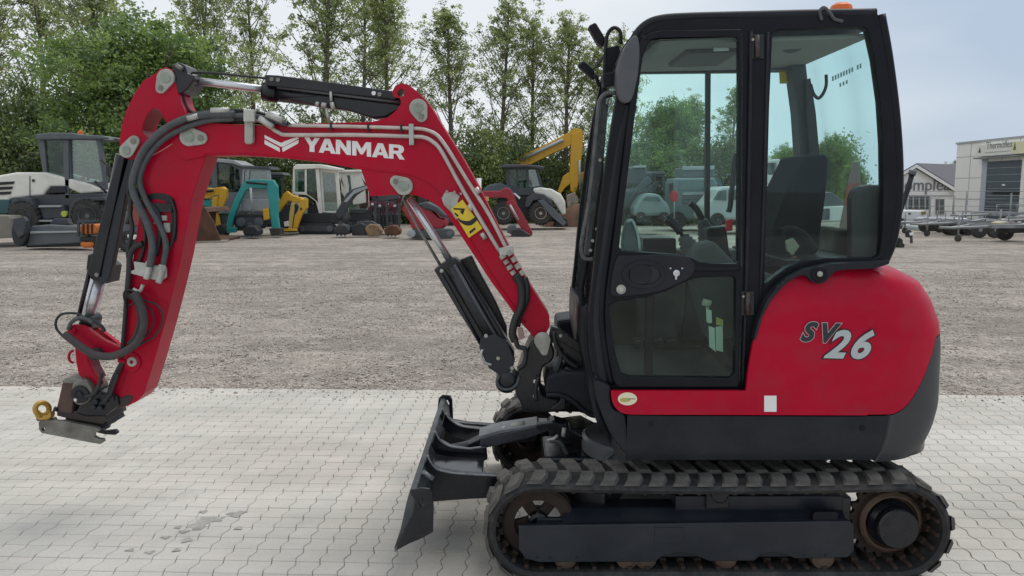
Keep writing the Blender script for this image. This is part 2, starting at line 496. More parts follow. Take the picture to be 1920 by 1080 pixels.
def grid_sheet(name, x0, x1, y0, y1, nx, ny, zf, m):
    xs = np.linspace(x0, x1, nx + 1); ys = np.linspace(y0, y1, ny + 1)
    V = [(x, y, zf(x, y)) for y in ys for x in xs]
    F = [(j * (nx + 1) + i, j * (nx + 1) + i + 1, (j + 1) * (nx + 1) + i + 1, (j + 1) * (nx + 1) + i) for j in range(ny) for i in range(nx)]
    me = bpy.data.meshes.new(name); me.from_pydata(V, [], F)
    return link(name, me, m, None, True)

ground = grid_sheet('ground', -900, 900, -500, 1300, 12, 12, lambda x, y: -0.06, GRAVEL)
tag(ground, 'flat grey gravel ground reaching the horizon', kind='structure')
def yardz(x, y):
    return -0.028 + 0.010 * math.sin(x * 0.9 + y * 0.35) * math.sin(y * 0.6) + 0.006 * math.sin(x * 2.7 - y * 1.9)
V = []; F = []
ny, nx = 70, 110
for j in range(ny + 1):
    for i in range(nx + 1):
        x = -45 + 90 * i / nx
        y0 = edge_y(x) - 0.02
        y = y0 + (62 - y0) * (j / ny) ** 1.6
        z = yardz(x, y)
        if j == 0: z = -0.012
        V.append((x, y, z))
for j in range(ny):
    for i in range(nx):
        a = j * (nx + 1) + i; F.append((a, a + 1, a + nx + 2, a + nx + 1))
me = bpy.data.meshes.new('gravel_yard'); me.from_pydata(V, [], F)
yard = link('gravel_yard', me, GRAVEL, None, True)
tag(yard, 'wide grey brown gravel yard behind the pale paving', kind='structure')

# loose stones lying on the near part of the yard
def stones():
    N = 52000
    u = rng.random(N)
    dist = 6.45 + (17.0 - 6.45) * u ** 1.5
    x = (rng.random(N) * 2 - 1) * (dist * 0.70 + 0.5)
    y = dist + (np.array([edge_y(v) for v in x]) - 6.45) * 1.0
    s = (0.005 + 0.011 * rng.random(N) ** 2.4) * (0.8 + dist * 0.035)
    # some stones have strayed over the edge of the paving
    K = 2600
    x[:K] = (rng.random(K) * 2 - 1) * 5.2
    y[:K] = np.array([edge_y(v) for v in x[:K]]) + 0.05 - 0.42 * rng.random(K) ** 3
    s[:K] *= 0.62
    z = np.array([yardz(a, b) for a, b in zip(x, y)]) + s * 0.25
    ey = np.array([edge_y(v) for v in x[:K]]); z[:K] = np.where(y[:K] < ey, s[:K] * 0.3, -0.008)
    base = np.array([(1, 0, 0), (0, 1, 0), (-1, 0, 0), (0, -1, 0), (0, 0, .62), (0, 0, -.5)], float)
    fac = np.array([(0, 1, 4), (1, 2, 4), (2, 3, 4), (3, 0, 4), (1, 0, 5), (2, 1, 5), (3, 2, 5), (0, 3, 5)])
    ang = rng.random(N) * 2 * np.pi
    P = base[None] * (s[:, None, None]) * (0.7 + 0.6 * rng.random((N, 6, 1)))
    ca, sa = np.cos(ang)[:, None], np.sin(ang)[:, None]
    X = P[:, :, 0] * ca - P[:, :, 1] * sa + x[:, None]; Y = P[:, :, 0] * sa + P[:, :, 1] * ca + y[:, None]
    Z = P[:, :, 2] + z[:, None]
    V = np.stack([X, Y, Z], -1).reshape(-1, 3).astype(np.float32)
    Fi = (fac[None] + (np.arange(N) * 6)[:, None, None]).reshape(-1)
    me = bpy.data.meshes.new('loose_stones')
    me.vertices.add(len(V)); me.vertices.foreach_set('co', V.ravel())
    nf = N * 8
    me.loops.add(nf * 3); me.loops.foreach_set('vertex_index', Fi.astype(np.int32))
    me.polygons.add(nf); me.polygons.foreach_set('loop_start', np.arange(nf, dtype=np.int32) * 3)
    me.update(calc_edges=True); me.validate()
    return me
def stone_mat():
    m = bpy.data.materials.new('stone_chips'); m.use_nodes = True
    n, l = m.node_tree.nodes, m.node_tree.links; b = n['Principled BSDF']
    b.inputs['Roughness'].default_value = 0.9; b.inputs['Specular IOR Level'].default_value = 0.25
    tc = n.new('ShaderNodeTexCoord'); wn_ = n.new('ShaderNodeTexVoronoi'); wn_.inputs['Scale'].default_value = 17
    l.new(tc.outputs['Object'], wn_.inputs['Vector'])
    sp = n.new('ShaderNodeSeparateColor'); l.new(wn_.outputs['Color'], sp.inputs['Color'])
    cr = n.new('ShaderNodeValToRGB'); e = cr.color_ramp.elements
    e[0].position = 0; e[0].color = (0.20, 0.17, 0.15, 1); e[1].position = 1; e[1].color = (0.64, 0.60, 0.55, 1)
    k = e.new(0.4); k.color = (0.36, 0.30, 0.265, 1); k = e.new(0.75); k.color = (0.47, 0.405, 0.36, 1)
    l.new(sp.outputs['Blue'], cr.inputs['Fac']); l.new(cr.outputs['Color'], b.inputs['Base Color'])
    return m
st = link('loose_stones', stones(), stone_mat(), None)
tag(st, 'small loose stones scattered over the near edge of the gravel yard', 'stones', kind='stuff')

# paving: zigzag concrete blocks
def paver_material():
    m = bpy.data.materials.new('concrete_paver'); m.use_nodes = True
    n, l = m.node_tree.nodes, m.node_tree.links; b = n['Principled BSDF']
    b.inputs['Roughness'].default_value = 0.9; b.inputs['Specular IOR Level'].default_value = 0.3
    tc = n.new('ShaderNodeTexCoord')
    geo = n.new('ShaderNodeNewGeometry')
    at = n.new('ShaderNodeAttribute'); at.attribute_name = 'tone'
    def noise(s, d=6, r=0.6):
        q = n.new('ShaderNodeTexNoise'); q.inputs['Scale'].default_value = s; q.inputs['Detail'].default_value = d
        q.inputs['Roughness'].default_value = r; l.new(geo.outputs['Position'], q.inputs['Vector']); return q
    big, fine = noise(0.9), noise(120, 3, 0.8)
    cr = n.new('ShaderNodeValToRGB'); e = cr.color_ramp.elements
    e[0].position = 0.32; e[0].color = (0.46, 0.44, 0.40, 1); e[1].position = 0.68; e[1].color = (0.585, 0.565, 0.525, 1)
    l.new(big.outputs['Fac'], cr.inputs['Fac'])
    # pinkish or greenish cast differs block by block
    tn = n.new('ShaderNodeMixRGB'); tn.inputs['Color1'].default_value = (0.945, 0.95, 0.945, 1); tn.inputs['Color2'].default_value = (1.03, 1.01, 1.00, 1)
    wnn = n.new('ShaderNodeTexWhiteNoise'); wnn.noise_dimensions = '1D'
    oi = n.new('ShaderNodeObjectInfo')
    add = n.new('ShaderNodeMath'); add.operation = 'ADD'; l.new(oi.outputs['Random'], add.inputs[0]); l.new(at.outputs['Fac'], add.inputs[1])
    l.new(add.outputs['Value'], wnn.inputs['W']); l.new(wnn.outputs['Value'], tn.inputs['Fac'])
    mu = n.new('ShaderNodeMixRGB'); mu.blend_type = 'MULTIPLY'; mu.inputs['Fac'].default_value = 1
    l.new(cr.outputs['Color'], mu.inputs['Color1']); l.new(tn.outputs['Color'], mu.inputs['Color2'])
    fr = n.new('ShaderNodeMapRange'); fr.inputs['From Min'].default_value = 0.3; fr.inputs['From Max'].default_value = 0.7
    fr.inputs['To Min'].default_value = 0.87; fr.inputs['To Max'].default_value = 1.1; l.new(fine.outputs['Fac'], fr.inputs['Value'])
    vs = n.new('ShaderNodeVectorMath'); vs.operation = 'SCALE'; l.new(mu.outputs['Color'], vs.inputs[0]); l.new(fr.outputs['Result'], vs.inputs['Scale'])
    # grey worn patches
    pn = noise(1.7, 8, 0.72)
    pr = n.new('ShaderNodeMapRange'); pr.inputs['From Min'].default_value = 0.56; pr.inputs['From Max'].default_value = 0.74
    pr.inputs['To Max'].default_value = 0.75; l.new(pn.outputs['Fac'], pr.inputs['Value'])
    mg = n.new('ShaderNodeMixRGB'); mg.inputs['Color2'].default_value = (0.36, 0.35, 0.325, 1)
    l.new(pr.outputs['Result'], mg.inputs['Fac']); l.new(vs.outputs['Vector'], mg.inputs['Color1'])
    # faint tyre rubbing along the blocks and small specks of dirt
    mp = n.new('ShaderNodeMapping'); mp.inputs['Scale'].default_value = (0.5, 3.2, 1); mp.inputs['Rotation'].default_value = (0, 0, -0.25)
    l.new(geo.outputs['Position'], mp.inputs['Vector'])
    ty = n.new('ShaderNodeTexNoise'); ty.inputs['Scale'].default_value = 1.3; ty.inputs['Detail'].default_value = 7; ty.inputs['Roughness'].default_value = 0.65
    l.new(mp.outputs['Vector'], ty.inputs['Vector'])
    tr = n.new('ShaderNodeMapRange'); tr.inputs['From Min'].default_value = 0.35; tr.inputs['From Max'].default_value = 0.65
    tr.inputs['To Min'].default_value = 0.88; tr.inputs['To Max'].default_value = 1.05; l.new(ty.outputs['Fac'], tr.inputs['Value'])
    sk = noise(28, 4, 0.75)
    sr = n.new('ShaderNodeMapRange'); sr.inputs['From Min'].default_value = 0.64; sr.inputs['From Max'].default_value = 0.74
    sr.inputs['To Min'].default_value = 1.0; sr.inputs['To Max'].default_value = 0.62; l.new(sk.outputs['Fac'], sr.inputs['Value'])
    m3 = n.new('ShaderNodeMath'); m3.operation = 'MULTIPLY'; l.new(tr.outputs['Result'], m3.inputs[0]); l.new(sr.outputs['Result'], m3.inputs[1])
    v3 = n.new('ShaderNodeVectorMath'); v3.operation = 'SCALE'; l.new(mg.outputs['Color'], v3.inputs[0]); l.new(m3.outputs['Value'], v3.inputs['Scale'])
    l.new(v3.outputs['Vector'], b.inputs['Base Color'])
    bp = n.new('ShaderNodeBump'); bp.inputs['Strength'].default_value = 0.35; bp.inputs['Distance'].default_value = 0.003
    l.new(fine.outputs['Fac'], bp.inputs['Height']); l.new(bp.outputs['Normal'], b.inputs['Normal'])
    return m
PAVER = paver_material()
JOINT = mat('joint_sand', (0.27, 0.24, 0.20), 0.95, var=0.3, vscale=6, bump=0.4, bscale=120)

PW, PD, ZZ, GAP = 0.1115, 0.1215, -0.0078, 0.0017
def paver_outline(par):
    """zigzag long sides, nearly straight short sides; par shifts the phase a little"""
    g = GAP
    def zig(v):      # v along depth 0..1 -> sideways offset
        return float(np.interp(v, [0, 0.20, 0.32, 0.68, 0.80, 1.0], [0, ZZ, ZZ, -ZZ, -ZZ, 0]))
    vs = [0.0, 0.20, 0.32, 0.68, 0.80, 1.0]
    L = [(g + zig(v), g + v * (PD - 2 * g)) for v in vs]
    Rr = [(PW - g + zig(v), g + v * (PD - 2 * g)) for v in vs]
    dv = 0.0035 * par
    out = [(x, y + dv) for x, y in L[::1]] + [(x, y - dv * 0.2 + dv) for x, y in Rr[::-1]]
    return out
def paver_geo(out, ox, oy, z, tilt=(0, 0)):
    """world vertices for one block: top face, small worn arris, sides"""
    cx = sum(p[0] for p in out) / len(out); cy = sum(p[1] for p in out) / len(out)
    n = len(out); V = []
    for k, (sh, dz) in enumerate(((0.972, 0.0), (1.0, -0.0020), (1.0, -0.03))):
        for x, y in out:
            lx = (x - cx) * sh; ly = (y - cy) * sh
            w = PAX * (ox + cx + lx) + PAY * (oy + cy + ly)
            V.append((w.x, w.y, z + dz + tilt[0] * lx + tilt[1] * ly))
    F = [tuple(range(n))[::-1]]
    for r_ in range(2):
        for i in range(n):
            j = (i + 1) % n
            F.append((r_ * n + i, r_ * n + j, (r_ + 1) * n + j, (r_ + 1) * n + i)[::-1])
    F = [f[::-1] for f in F]
    return V, F
pav = tag(thing('paving', 'pale zigzag concrete block paving under the red excavator', 'paving', (0, 5, 0)), kind='structure')
del pav['category']
bed = grid_sheet('joint_bed', -9, 9, -4.5, 6.6, 2, 2, lambda x, y: 0, JOINT)
me = bed.data
for v in me.vertices:
    if v.co.y > 6.0: v.co.y = edge_y(v.co.x) - 0.004
    v.co.z = -0.006
bed.parent = pav; bed.location = (0, -5, 0); tag(bed, 'sandy joints between the blocks')
top_d = EDGE_A.dot(PAY)
cells = []
nrow = int((top_d + 1.5) / PD)
for r_ in range(nrow):
    oy = top_d - (r_ + 1) * PD
    for c in range(int(-8 / PW), int(8 / PW)):
        ox = c * PW
        w = PAX * (ox + PW / 2) + PAY * (oy + PD / 2)
        if w.y < 2.0 and (abs(w.x) > 4 or r_ % 1): continue
        if w.y < -1: continue
        u, v = PX(w.x, w.y, 0) if w.y > 0.5 else (0, 5000)
        hid = (905 < u < 1795 and v > 870) or (760 < u < 905 and 930 < v < 1000) or (1120 < u < 1760 and v < 850)
        seen = (-20 < u < 1940 and v < 1100) and not hid
        cells.append((not seen, -v if seen else 0, ox, oy, c % 2))
cells.sort(key=lambda q: (q[0], q[1]))
proto = {}
massV, massF, massT = [], [], []
for i, (uns, _, ox, oy, par) in enumerate(cells):
    z = random.uniform(-0.0007, 0.0007); tl = (random.uniform(-.006, .006), random.uniform(-.006, .006))
    out = paver_outline(par)
    if i < 300:
        key = (par, i % 4)
        if key not in proto:
            V, F = paver_geo(out, 0, 0, 0, tl)
            me = bpy.data.meshes.new('paver'); me.from_pydata(V, [], F); me.materials.append(PAVER); proto[key] = me
        o = bpy.data.objects.new('paver', proto[key]); COL.objects.link(o); o.parent = pav
        w = PAX * ox + PAY * oy
        o.location = (w.x, w.y - 5, z)
    else:
        V, F = paver_geo(out, ox, oy, z, tl)
        k = len(massV); massV += V; massF += [tuple(q + k for q in f) for f in F]
        massT += [random.random() * 37.0] * len(F)
me = bpy.data.meshes.new('far_pavers'); me.from_pydata(massV, [], massF)
a = me.attributes.new('tone', 'FLOAT', 'FACE'); a.data.foreach_set('value', massT)
o = link('far_pavers', me, PAVER, pav); o['kind'] = 'stuff'
rear = grid_sheet('rear_paving', -14, 14, -22, 1.95, 2, 2, lambda x, y: -0.004, PAVER)
tag(rear, 'pale paving going on behind the viewpoint', kind='structure')
# dark wet drips on the blocks
STAIN = mat('wet_stain', (0.33, 0.32, 0.295), 0.6, var=0.3, vscale=16)
STAIN2 = mat('faint_stain', (0.40, 0.39, 0.365), 0.85, var=0.15, vscale=10)
def blot(lst, name, m, lab):
    geos = []
    for px, py, rx, ry in lst:
        c = W(px, py, 4)
        u = (px - 960) / FPX; v = (540 - py) / FPX
        dy = math.cos(PITCH) + v * math.sin(PITCH); dz = -math.sin(PITCH) + v * math.cos(PITCH)
        t = (CZ - 0.003) / -dz; gx, gy = u * t, dy * t
        sx = rx * t / FPX; sy = ry * t / FPX / 0.45
        n_ = 18; ph = random.random() * 6
        ring = []
        for k in range(n_):
            a_ = 2 * math.pi * k / n_
            q = 1 + 0.28 * math.sin(3 * a_ + ph) + 0.16 * math.sin(7 * a_ + ph * 2)
            ring.append((gx + sx * q * math.cos(a_), gy + sy * q * math.sin(a_), 0.0018 + 0.00012 * len(geos)))
        geos.append((ring, [tuple(range(n_))]))
    o = multi(name, geos, m)
    tag(o, lab, 'stains', kind='stuff')
blot([(372, 985, 17, 7), (390, 974, 22, 6), (408, 971, 10, 4), (442, 963, 14, 6), (454, 960, 8, 3), (381, 959, 7, 3), (369, 991, 7, 3),
      (345, 996, 9, 3), (334, 988, 6, 3), (351, 1012, 9, 5), (311, 1007, 8, 3), (331, 1031, 7, 3), (281, 1035, 8, 3), (244, 1031, 8, 2.5), (447, 990, 7, 3)],
     'wet_stains', STAIN, 'dark wet drips in a loose row on the pale paving')
# ------------------------------------------------------------------ the red mini excavator
EX = thing('mini_excavator', 'red rubber tracked mini excavator with black cab standing on the pale paving', 'excavator', (0.89, 4.045, 0))
YC = 4.045            # middle line of the machine
Y0 = 3.27             # outer face of the near track
def sub(name, p):      # an empty part of the thing that gathers its sub-parts
    p = root_of(p)
    o = empty(name); o.parent = p; o.location = -Vector(p.location)
    return o

# ---- tracks
TX0, TX1, TR, TW = 0.110, 1.668, 0.215, 0.300
def loop_pos(s, r):
    """point and outward normal on the track loop, s in metres along the pitch line of radius TR"""
    L = TX1 - TX0; A = math.pi * TR; per = 2 * L + 2 * A
    s %= per
    zc = 0.012 + TR + 0.003
    if s < L: return (TX0 + s, zc + r, 0.0, 1.0)
    s -= L
    if s < A:
        a = s / TR; return (TX1 + math.sin(a) * r, zc + math.cos(a) * r, math.sin(a), math.cos(a))
    s -= A
    if s < L: return (TX1 - s, zc - r, 0.0, -1.0)
    s -= L
    a = s / TR; return (TX0 - math.sin(a) * r, zc - math.cos(a) * r, -math.sin(a), -math.cos(a))
PER = 2 * (TX1 - TX0) + 2 * math.pi * TR
SAG = lambda s: (-0.012 * math.sin(math.pi * min(max(s / (TX1 - TX0), 0), 1)) if s < (TX1 - TX0) else 0)
def make_track(Ya, parent, near):
    N = 150; V = []; F = []
    prof = [(0.000, TR - 0.018), (0.012, TR + 0.002), (TW - 0.012, TR + 0.002), (TW, TR - 0.018), (TW - 0.01, TR - 0.034), (0.01, TR - 0.034)]
    K = len(prof)
    for i in range(N):
        s = PER * i / N
        for dy, r in prof:
            x, z, nx_, nz_ = loop_pos(s, r); V.append((x, Ya + dy, z + SAG(s)))
    for i in range(N):
        for k in range(K):
            a, b_ = i * K + k, i * K + (k + 1) % K; c, d = ((i + 1) % N) * K + (k + 1) % K, ((i + 1) % N) * K + k
            F.append((a, b_, c, d))
    me = bpy.data.meshes.new('rubber_track'); me.from_pydata(V, [], F)
    t = link('rubber_track', me, RUBBER, parent, True)
    md = t.modifiers.new('es', 'EDGE_SPLIT'); md.split_angle = R(40)
    # moulded lugs, two staggered rows of slanted bars
    n_l = 43
    lug_me = {}
    for row in (0, 1):
        bm = bmesh.new()
        # local: x along the belt, y across, z outward
        if row == 0: pts = [(-0.050, 0.003), (0.018, 0.003), (0.046, 0.075), (0.050, 0.138), (-0.016, 0.138), (-0.026, 0.08)]
        else: pts = [(-0.016, 0.160), (0.050, 0.160), (0.046, 0.22), (0.018, 0.297), (-0.050, 0.297), (-0.026, 0.215)]
        lo = [bm.verts.new((x, y, 0.0)) for x, y in pts]
        cx = sum(p[0] for p in pts) / 6; cy = sum(p[1] for p in pts) / 6
        hi = [bm.verts.new((cx + (x - cx) * 0.74, cy + (y - cy) * 0.94, 0.016)) for x, y in pts]
        bm.faces.new(hi)
        for i in range(6): bm.faces.new((lo[i], lo[(i + 1) % 6], hi[(i + 1) % 6], hi[i]))
        bmesh.ops.recalc_face_normals(bm, faces=bm.faces)
        me = bpy.data.meshes.new('track_lug'); bm.to_mesh(me); bm.free(); me.materials.append(LUGM); lug_me[row] = me
    for i in range(n_l):
        for row in (0, 1):
            s = PER * (i + 0.5 * row) / n_l
            x, z, nx_, nz_ = loop_pos(s, TR + 0.0015)
            o = bpy.data.objects.new('track_lug', lug_me[row]); COL.objects.link(o); o.parent = t
            ang = math.atan2(nx_, nz_)
            o.matrix_local = Matrix.Translation((x, Ya, z + SAG(s))) @ Matrix.Rotation(ang, 4, 'Y')
    # iron guide teeth inside the belt
    g = []
    for i in range(58):
        s = PER * i / 58
        x, z, nx_, nz_ = loop_pos(s, TR - 0.046)
        bm = bmesh.new(); box_bm(bm, -0.014, 0.014, 0.09, 0.21, -0.014, 0.014, Matrix.Translation((x, Ya, z + SAG(s))) @ Matrix.Rotation(math.atan2(nx_, nz_), 4, 'Y'))
        g.append(([v.co.copy() for v in bm.verts], [tuple(v.index for v in f.verts) for f in bm.faces])); bm.free()
        bm = bmesh.new(); box_bm(bm, -0.009, 0.009, 0.03, 0.27, -0.001, 0.014, Matrix.Translation((x, Ya, z + SAG(s))) @ Matrix.Rotation(math.atan2(nx_, nz_), 4, 'Y'))
        g.append(([v.co.copy() for v in bm.verts], [tuple(v.index for v in f.verts) for f in bm.faces])); bm.free()
    multi('guide_teeth', g, RUST, t)
    return t
def bidx(bm):
    bm.verts.index_update(); bm.faces.index_update()
_ob = box_bm
def box_bm(bm, *a, **k):
    _ob(bm, *a, **k); bidx(bm)

near_t = make_track(Y0, EX, True)
far_t = make_track(2 * YC - Y0 - TW, EX, False)

def track_frame(Yf, parent, near):
    s = 1 if near else -1
    fr = sub('track_frame', parent)
    oy = Yf + (0.022 if near else TW - 0.022)
    zc = TR + 0.015
    # side beam
    pts = [(972, 986), (1592, 977), (1601, 983), (1602, 1032), (1590, 1046), (1490, 1048), (1478, 1042), (1452, 1036), (1428, 1040), (1415, 1052), (1330, 1053),
           (1300, 1040), (1272, 1037), (1244, 1042), (1230, 1054), (1012, 1055), (985, 1048), (973, 1030)]
    f = [W(x, y, Y0 + 0.02) for x, y in pts]
    f = [Vector((p.x, oy, p.z)) for p in f]
    b_ = [p + Vector((0, 0.03 * s, 0)) for p in f]
    o = link('side_beam', prism_mesh(f, b_), FRAMEB, fr); bevel(o, 0.004)
    # upper slope of the beam behind the face plate
    w = [(oy + 0.02 * s, 0.235), (oy + 0.10 * s, 0.295), (oy + 0.20 * s, 0.295), (oy + 0.24 * s, 0.235), (oy + 0.24 * s, 0.10), (oy + 0.02 * s, 0.10)]
    f = [Vector((0.22, y, z)) for y, z in w]; b_ = [Vector((1.46, y, z)) for y, z in w]
    me = bpy.data.meshes.new('beam_body'); bm = bmesh.new()
    A = [bm.verts.new(p) for p in f]; B = [bm.verts.new(p) for p in b_]
    bm.faces.new(A); bm.faces.new(B[::-1])
    for i in range(6): bm.faces.new((A[i], A[(i + 1) % 6], B[(i + 1) % 6], B[i]))
    bmesh.ops.recalc_face_normals(bm, faces=bm.faces); bm.to_mesh(me); bm.free()
    bevel(link('beam_body', me, FRAMEB, fr), 0.006)
    box('beam_raised_part', 0.72, 1.46, *sorted((oy + 0.09 * s, oy + 0.21 * s)), 0.28, 0.35, FRAMEB, fr, 0.006)
    # small raised details on the beam
    if near:
        plate('lifting_eye_slot', [(1524, 965), (1530, 960), (1568, 960), (1572, 964), (1570, 977), (1524, 978)], Y0 + 0.03, 0.03, BLACK, fr, bev=0.002)
        plate('grease_cover', [(1228, 990), (1282, 990), (1282, 1018), (1228, 1018)], oy - 0.0035, 0.004, FRAMEB, fr, bev=0.001)
        for x in (1008, 1031, 1081, 1508, 1548): 
            p = W(x, 1046 if x < 1200 else 1042, oy); lathe('bolt_head', (p.x, oy + 0.003, p.z), (0, -1, 0), [(0.006, 0), (0.006, 0.006)], PRINTB, fr, 8)
        p = W(1360, 1042, oy)
    box('beam_end_web', 1.44, 1.50, *sorted((oy + 0.10 * s, oy + 0.24 * s)), 0.10, 0.34, STEELB, fr, 0.006)
    # carrier roller
    for px in (1345,):
        p = W(px, 935, Y0 + 0.1)
        lathe('carrier_roller', (p.x, oy + 0.03 * s, 0.375), (0, s, 0), [(0.03, 0), (0.036, 0.004), (0.036, 0.10), (0.05, 0.11), (0.05, 0.15)], STEELB, fr, 24)
        box('roller_bracket', p.x - 0.05, p.x + 0.05, oy + 0.07 * s, oy + 0.15 * s, 0.30, 0.37, STEELB, fr, 0.004)
    # bottom rollers
    for px in (1060, 1176, 1360, 1542, 1210):
        X = W(px, 1060, Y0 + 0.05).x
        lathe('bottom_roller', (X, oy + 0.012 * s, 0.093), (0, s, 0), [(0.022, 0), (0.03, 0.004), (0.048, 0.01), (0.052, 0.03), (0.052, 0.07), (0.035, 0.08), (0.035, 0.14), (0.052, 0.15), (0.052, 0.21)], WHEELW, fr, 24)
    # idler (front) with spokes
    idl = sub('idler', parent)
    cy_ = Yf + TW / 2
    lathe('rim', (TX0 + 0.005, cy_ - 0.05, zc), (0, 1, 0), [(0.105, 0), (0.15, 0.002), (0.162, 0.012), (0.162, 0.03), (0.150, 0.034), (0.150, 0.066), (0.162, 0.07), (0.162, 0.088), (0.15, 0.098), (0.105, 0.10), (0.105, 0)], RUST, idl, 40)
    lathe('hub', (TX0 + 0.005, cy_ - 0.06, zc), (0, 1, 0), [(0.032, 0), (0.045, 0.01), (0.045, 0.11), (0.032, 0.12)], STEELB, idl, 24)
    for k in range(5):
        a = R(20 + 72 * k)
        M = Matrix.Translation((TX0 + 0.005, cy_, zc)) @ Matrix.Rotation(a, 4, 'Y')
        box('spoke', 0.035, 0.115, -0.012, 0.012, -0.024, 0.024, RUST, idl, 0.003, M)
    box('idler_yoke', TX0 + 0.0, TX0 + 0.26, oy + 0.06 * s, oy + 0.085 * s, zc - 0.035, zc + 0.03, FRAMEB, fr, 0.004)
    # sprocket (rear) with teeth
    spk = sub('sprocket', parent)
    c = Vector((TX1 + 0.006, cy_, zc))
    n_t = 21; ring = []
    for k in range(n_t * 4):
        a = 2 * math.pi * k / (n_t * 4); r_ = 0.178 if k % 4 in (0, 1) else 0.158
        ring.append((c.x + r_ * math.cos(a), c.z + r_ * math.sin(a)))
    hole = [(c.x + 0.098 * math.cos(2 * math.pi * k / 32), c.z + 0.098 * math.sin(2 * math.pi * k / 32)) for k in range(32)]
    f = [Vector((x, cy_ - 0.012, z)) for x, z in ring]; hf = [Vector((x, cy_ - 0.012, z)) for x, z in hole]
    o = link('toothed_ring', prism_mesh(f, [p + Vector((0, 0.026, 0)) for p in f], [hf], [[p + Vector((0, 0.026, 0)) for p in hf]]), RUST, spk)
    lathe('drum', (c.x, cy_ - 0.05 * s, c.z), (0, -s, 0), [(0.138, -0.06), (0.138, -0.012), (0.125, 0.0), (0.118, 0.0), (0.112, -0.02), (0.098, -0.03), (0.094, -0.045)], WHEELW, spk, 40)
    lathe('drive_motor', (c.x, cy_ - 0.04 * s, c.z), (0, -s, 0), [(0.105, -0.08), (0.105, 0.01), (0.098, 0.02), (0.090, 0.03), (0.090, 0.070), (0.084, 0.077), (0.0, 0.078)], STEELB, spk, 40)
    return fr
track_frame(Y0, EX, True)
track_frame(2 * YC - Y0 - TW, EX, False)

# ---- undercarriage centre
lathe('slew_ring', (0.89, YC, 0.36), (0, 0, 1), [(0.30, 0), (0.33, 0.02), (0.33, 0.08), (0.29, 0.085), (0.29, 0.16)], STEELB, EX, 48)
uc = sub('undercarriage', EX)
box('centre_box', 0.52, 1.26, YC - 0.36, YC + 0.36, 0.24, 0.38, STEELB, uc, 0.02)
for sx_, xx in ((1, 0.42), (-1, 1.32)):
    for sy_ in (-1, 1):
        M = Matrix.Translation((xx, YC + sy_ * 0.37, 0.30)) @ Matrix.Rotation(sx_ * sy_ * R(24), 4, 'Z')
        box('cross_leg', -0.10, 0.10, -0.24, 0.24, -0.07, 0.05, STEELB, uc, 0.015, M)
box('blade_mount', 0.16, 0.56, YC - 0.18, YC + 0.18, 0.24, 0.36, STEELB, uc, 0.015)
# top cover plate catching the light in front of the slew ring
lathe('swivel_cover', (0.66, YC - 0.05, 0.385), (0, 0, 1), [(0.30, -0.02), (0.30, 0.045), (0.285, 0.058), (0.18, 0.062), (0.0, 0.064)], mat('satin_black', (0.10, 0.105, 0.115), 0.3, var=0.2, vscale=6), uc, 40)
for k, (px0, py0, px1, py1) in enumerate(((1168, 838, 1128, 872), (1187, 842, 1166, 872), (1200, 858, 1182, 878))):
    tube('slew_hose', [(px0, py0), ((px0 + px1) / 2 - 4, (py0 + py1) / 2), (px1, py1)], 0.007, HOSEG, uc, 8, 5, Y=3.75)

# ---- dozer blade
BL = sub('dozer_blade', EX)
def bpt(px, py, Y): 
    return W(px, py, Y)
near_prof = [(768, 921), (779, 921), (790, 942), (793, 965), (784, 992), (764, 1016), (742, 1032), (739, 1028), (750, 996), (757, 965), (762, 942)]
fp = [W(x, y, 3.275) for x, y in near_prof]
YB1 = 4.815
o = link('moldboard', prism_mesh(fp, [Vector((p.x, YB1, p.z)) for p in fp]), mat('scuffed_blade', (0.032, 0.037, 0.042), 0.42, var=0.3, vscale=14, bump=0.1, bscale=50, dirt=(0.11, 0.115, 0.12), dscale=9, damt=0.8), BL); bevel(o, 0.003)
def endplate(Y, nm):
    pts = [(768, 919), (790, 915), (806, 917), (811, 926), (813, 948), (812, 998), (790, 1010), (768, 1019), (742, 1033), (754, 1004), (764, 985), (775, 962), (778, 940)]
    f = [W(x, y, 3.262) for x, y in pts]; f = [Vector((p.x, Y, p.z)) for p in f]
    h = [W(x, y, 3.262) for x, y in [(789, 933), (794, 936), (796, 950), (791, 954), (786, 947), (785, 938)]]; h = [Vector((p.x, Y, p.z)) for p in h]
    d = Vector((0, 0.012, 0))
    o = link(nm, prism_mesh(f, [p + d for p in f], [h], [[p + d for p in h]]), STEELB, BL); bevel(o, 0.002)
endplate(3.262, 'end_plate'); 
# far upper lug with slot that sticks up behind the top edge
pts = [(822, 748), (829, 741), (843, 742), (848, 750), (850, 795), (838, 800), (818, 792)]
plate('lifting_lug', pts, 4.80, 0.02, STEELB, BL, holes=[[(834, 752), (839, 750), (842, 756), (842, 768), (838, 774), (833, 770)]], bev=0.003)
# cutting edge
ce = [W(x, y, 3.27) for x, y in [(739, 1031), (748, 1021), (753, 1024), (741, 1036)]]
link('cutting_edge', prism_mesh(ce, [Vector((p.x, YB1, p.z)) for p in ce]), WORN, BL)
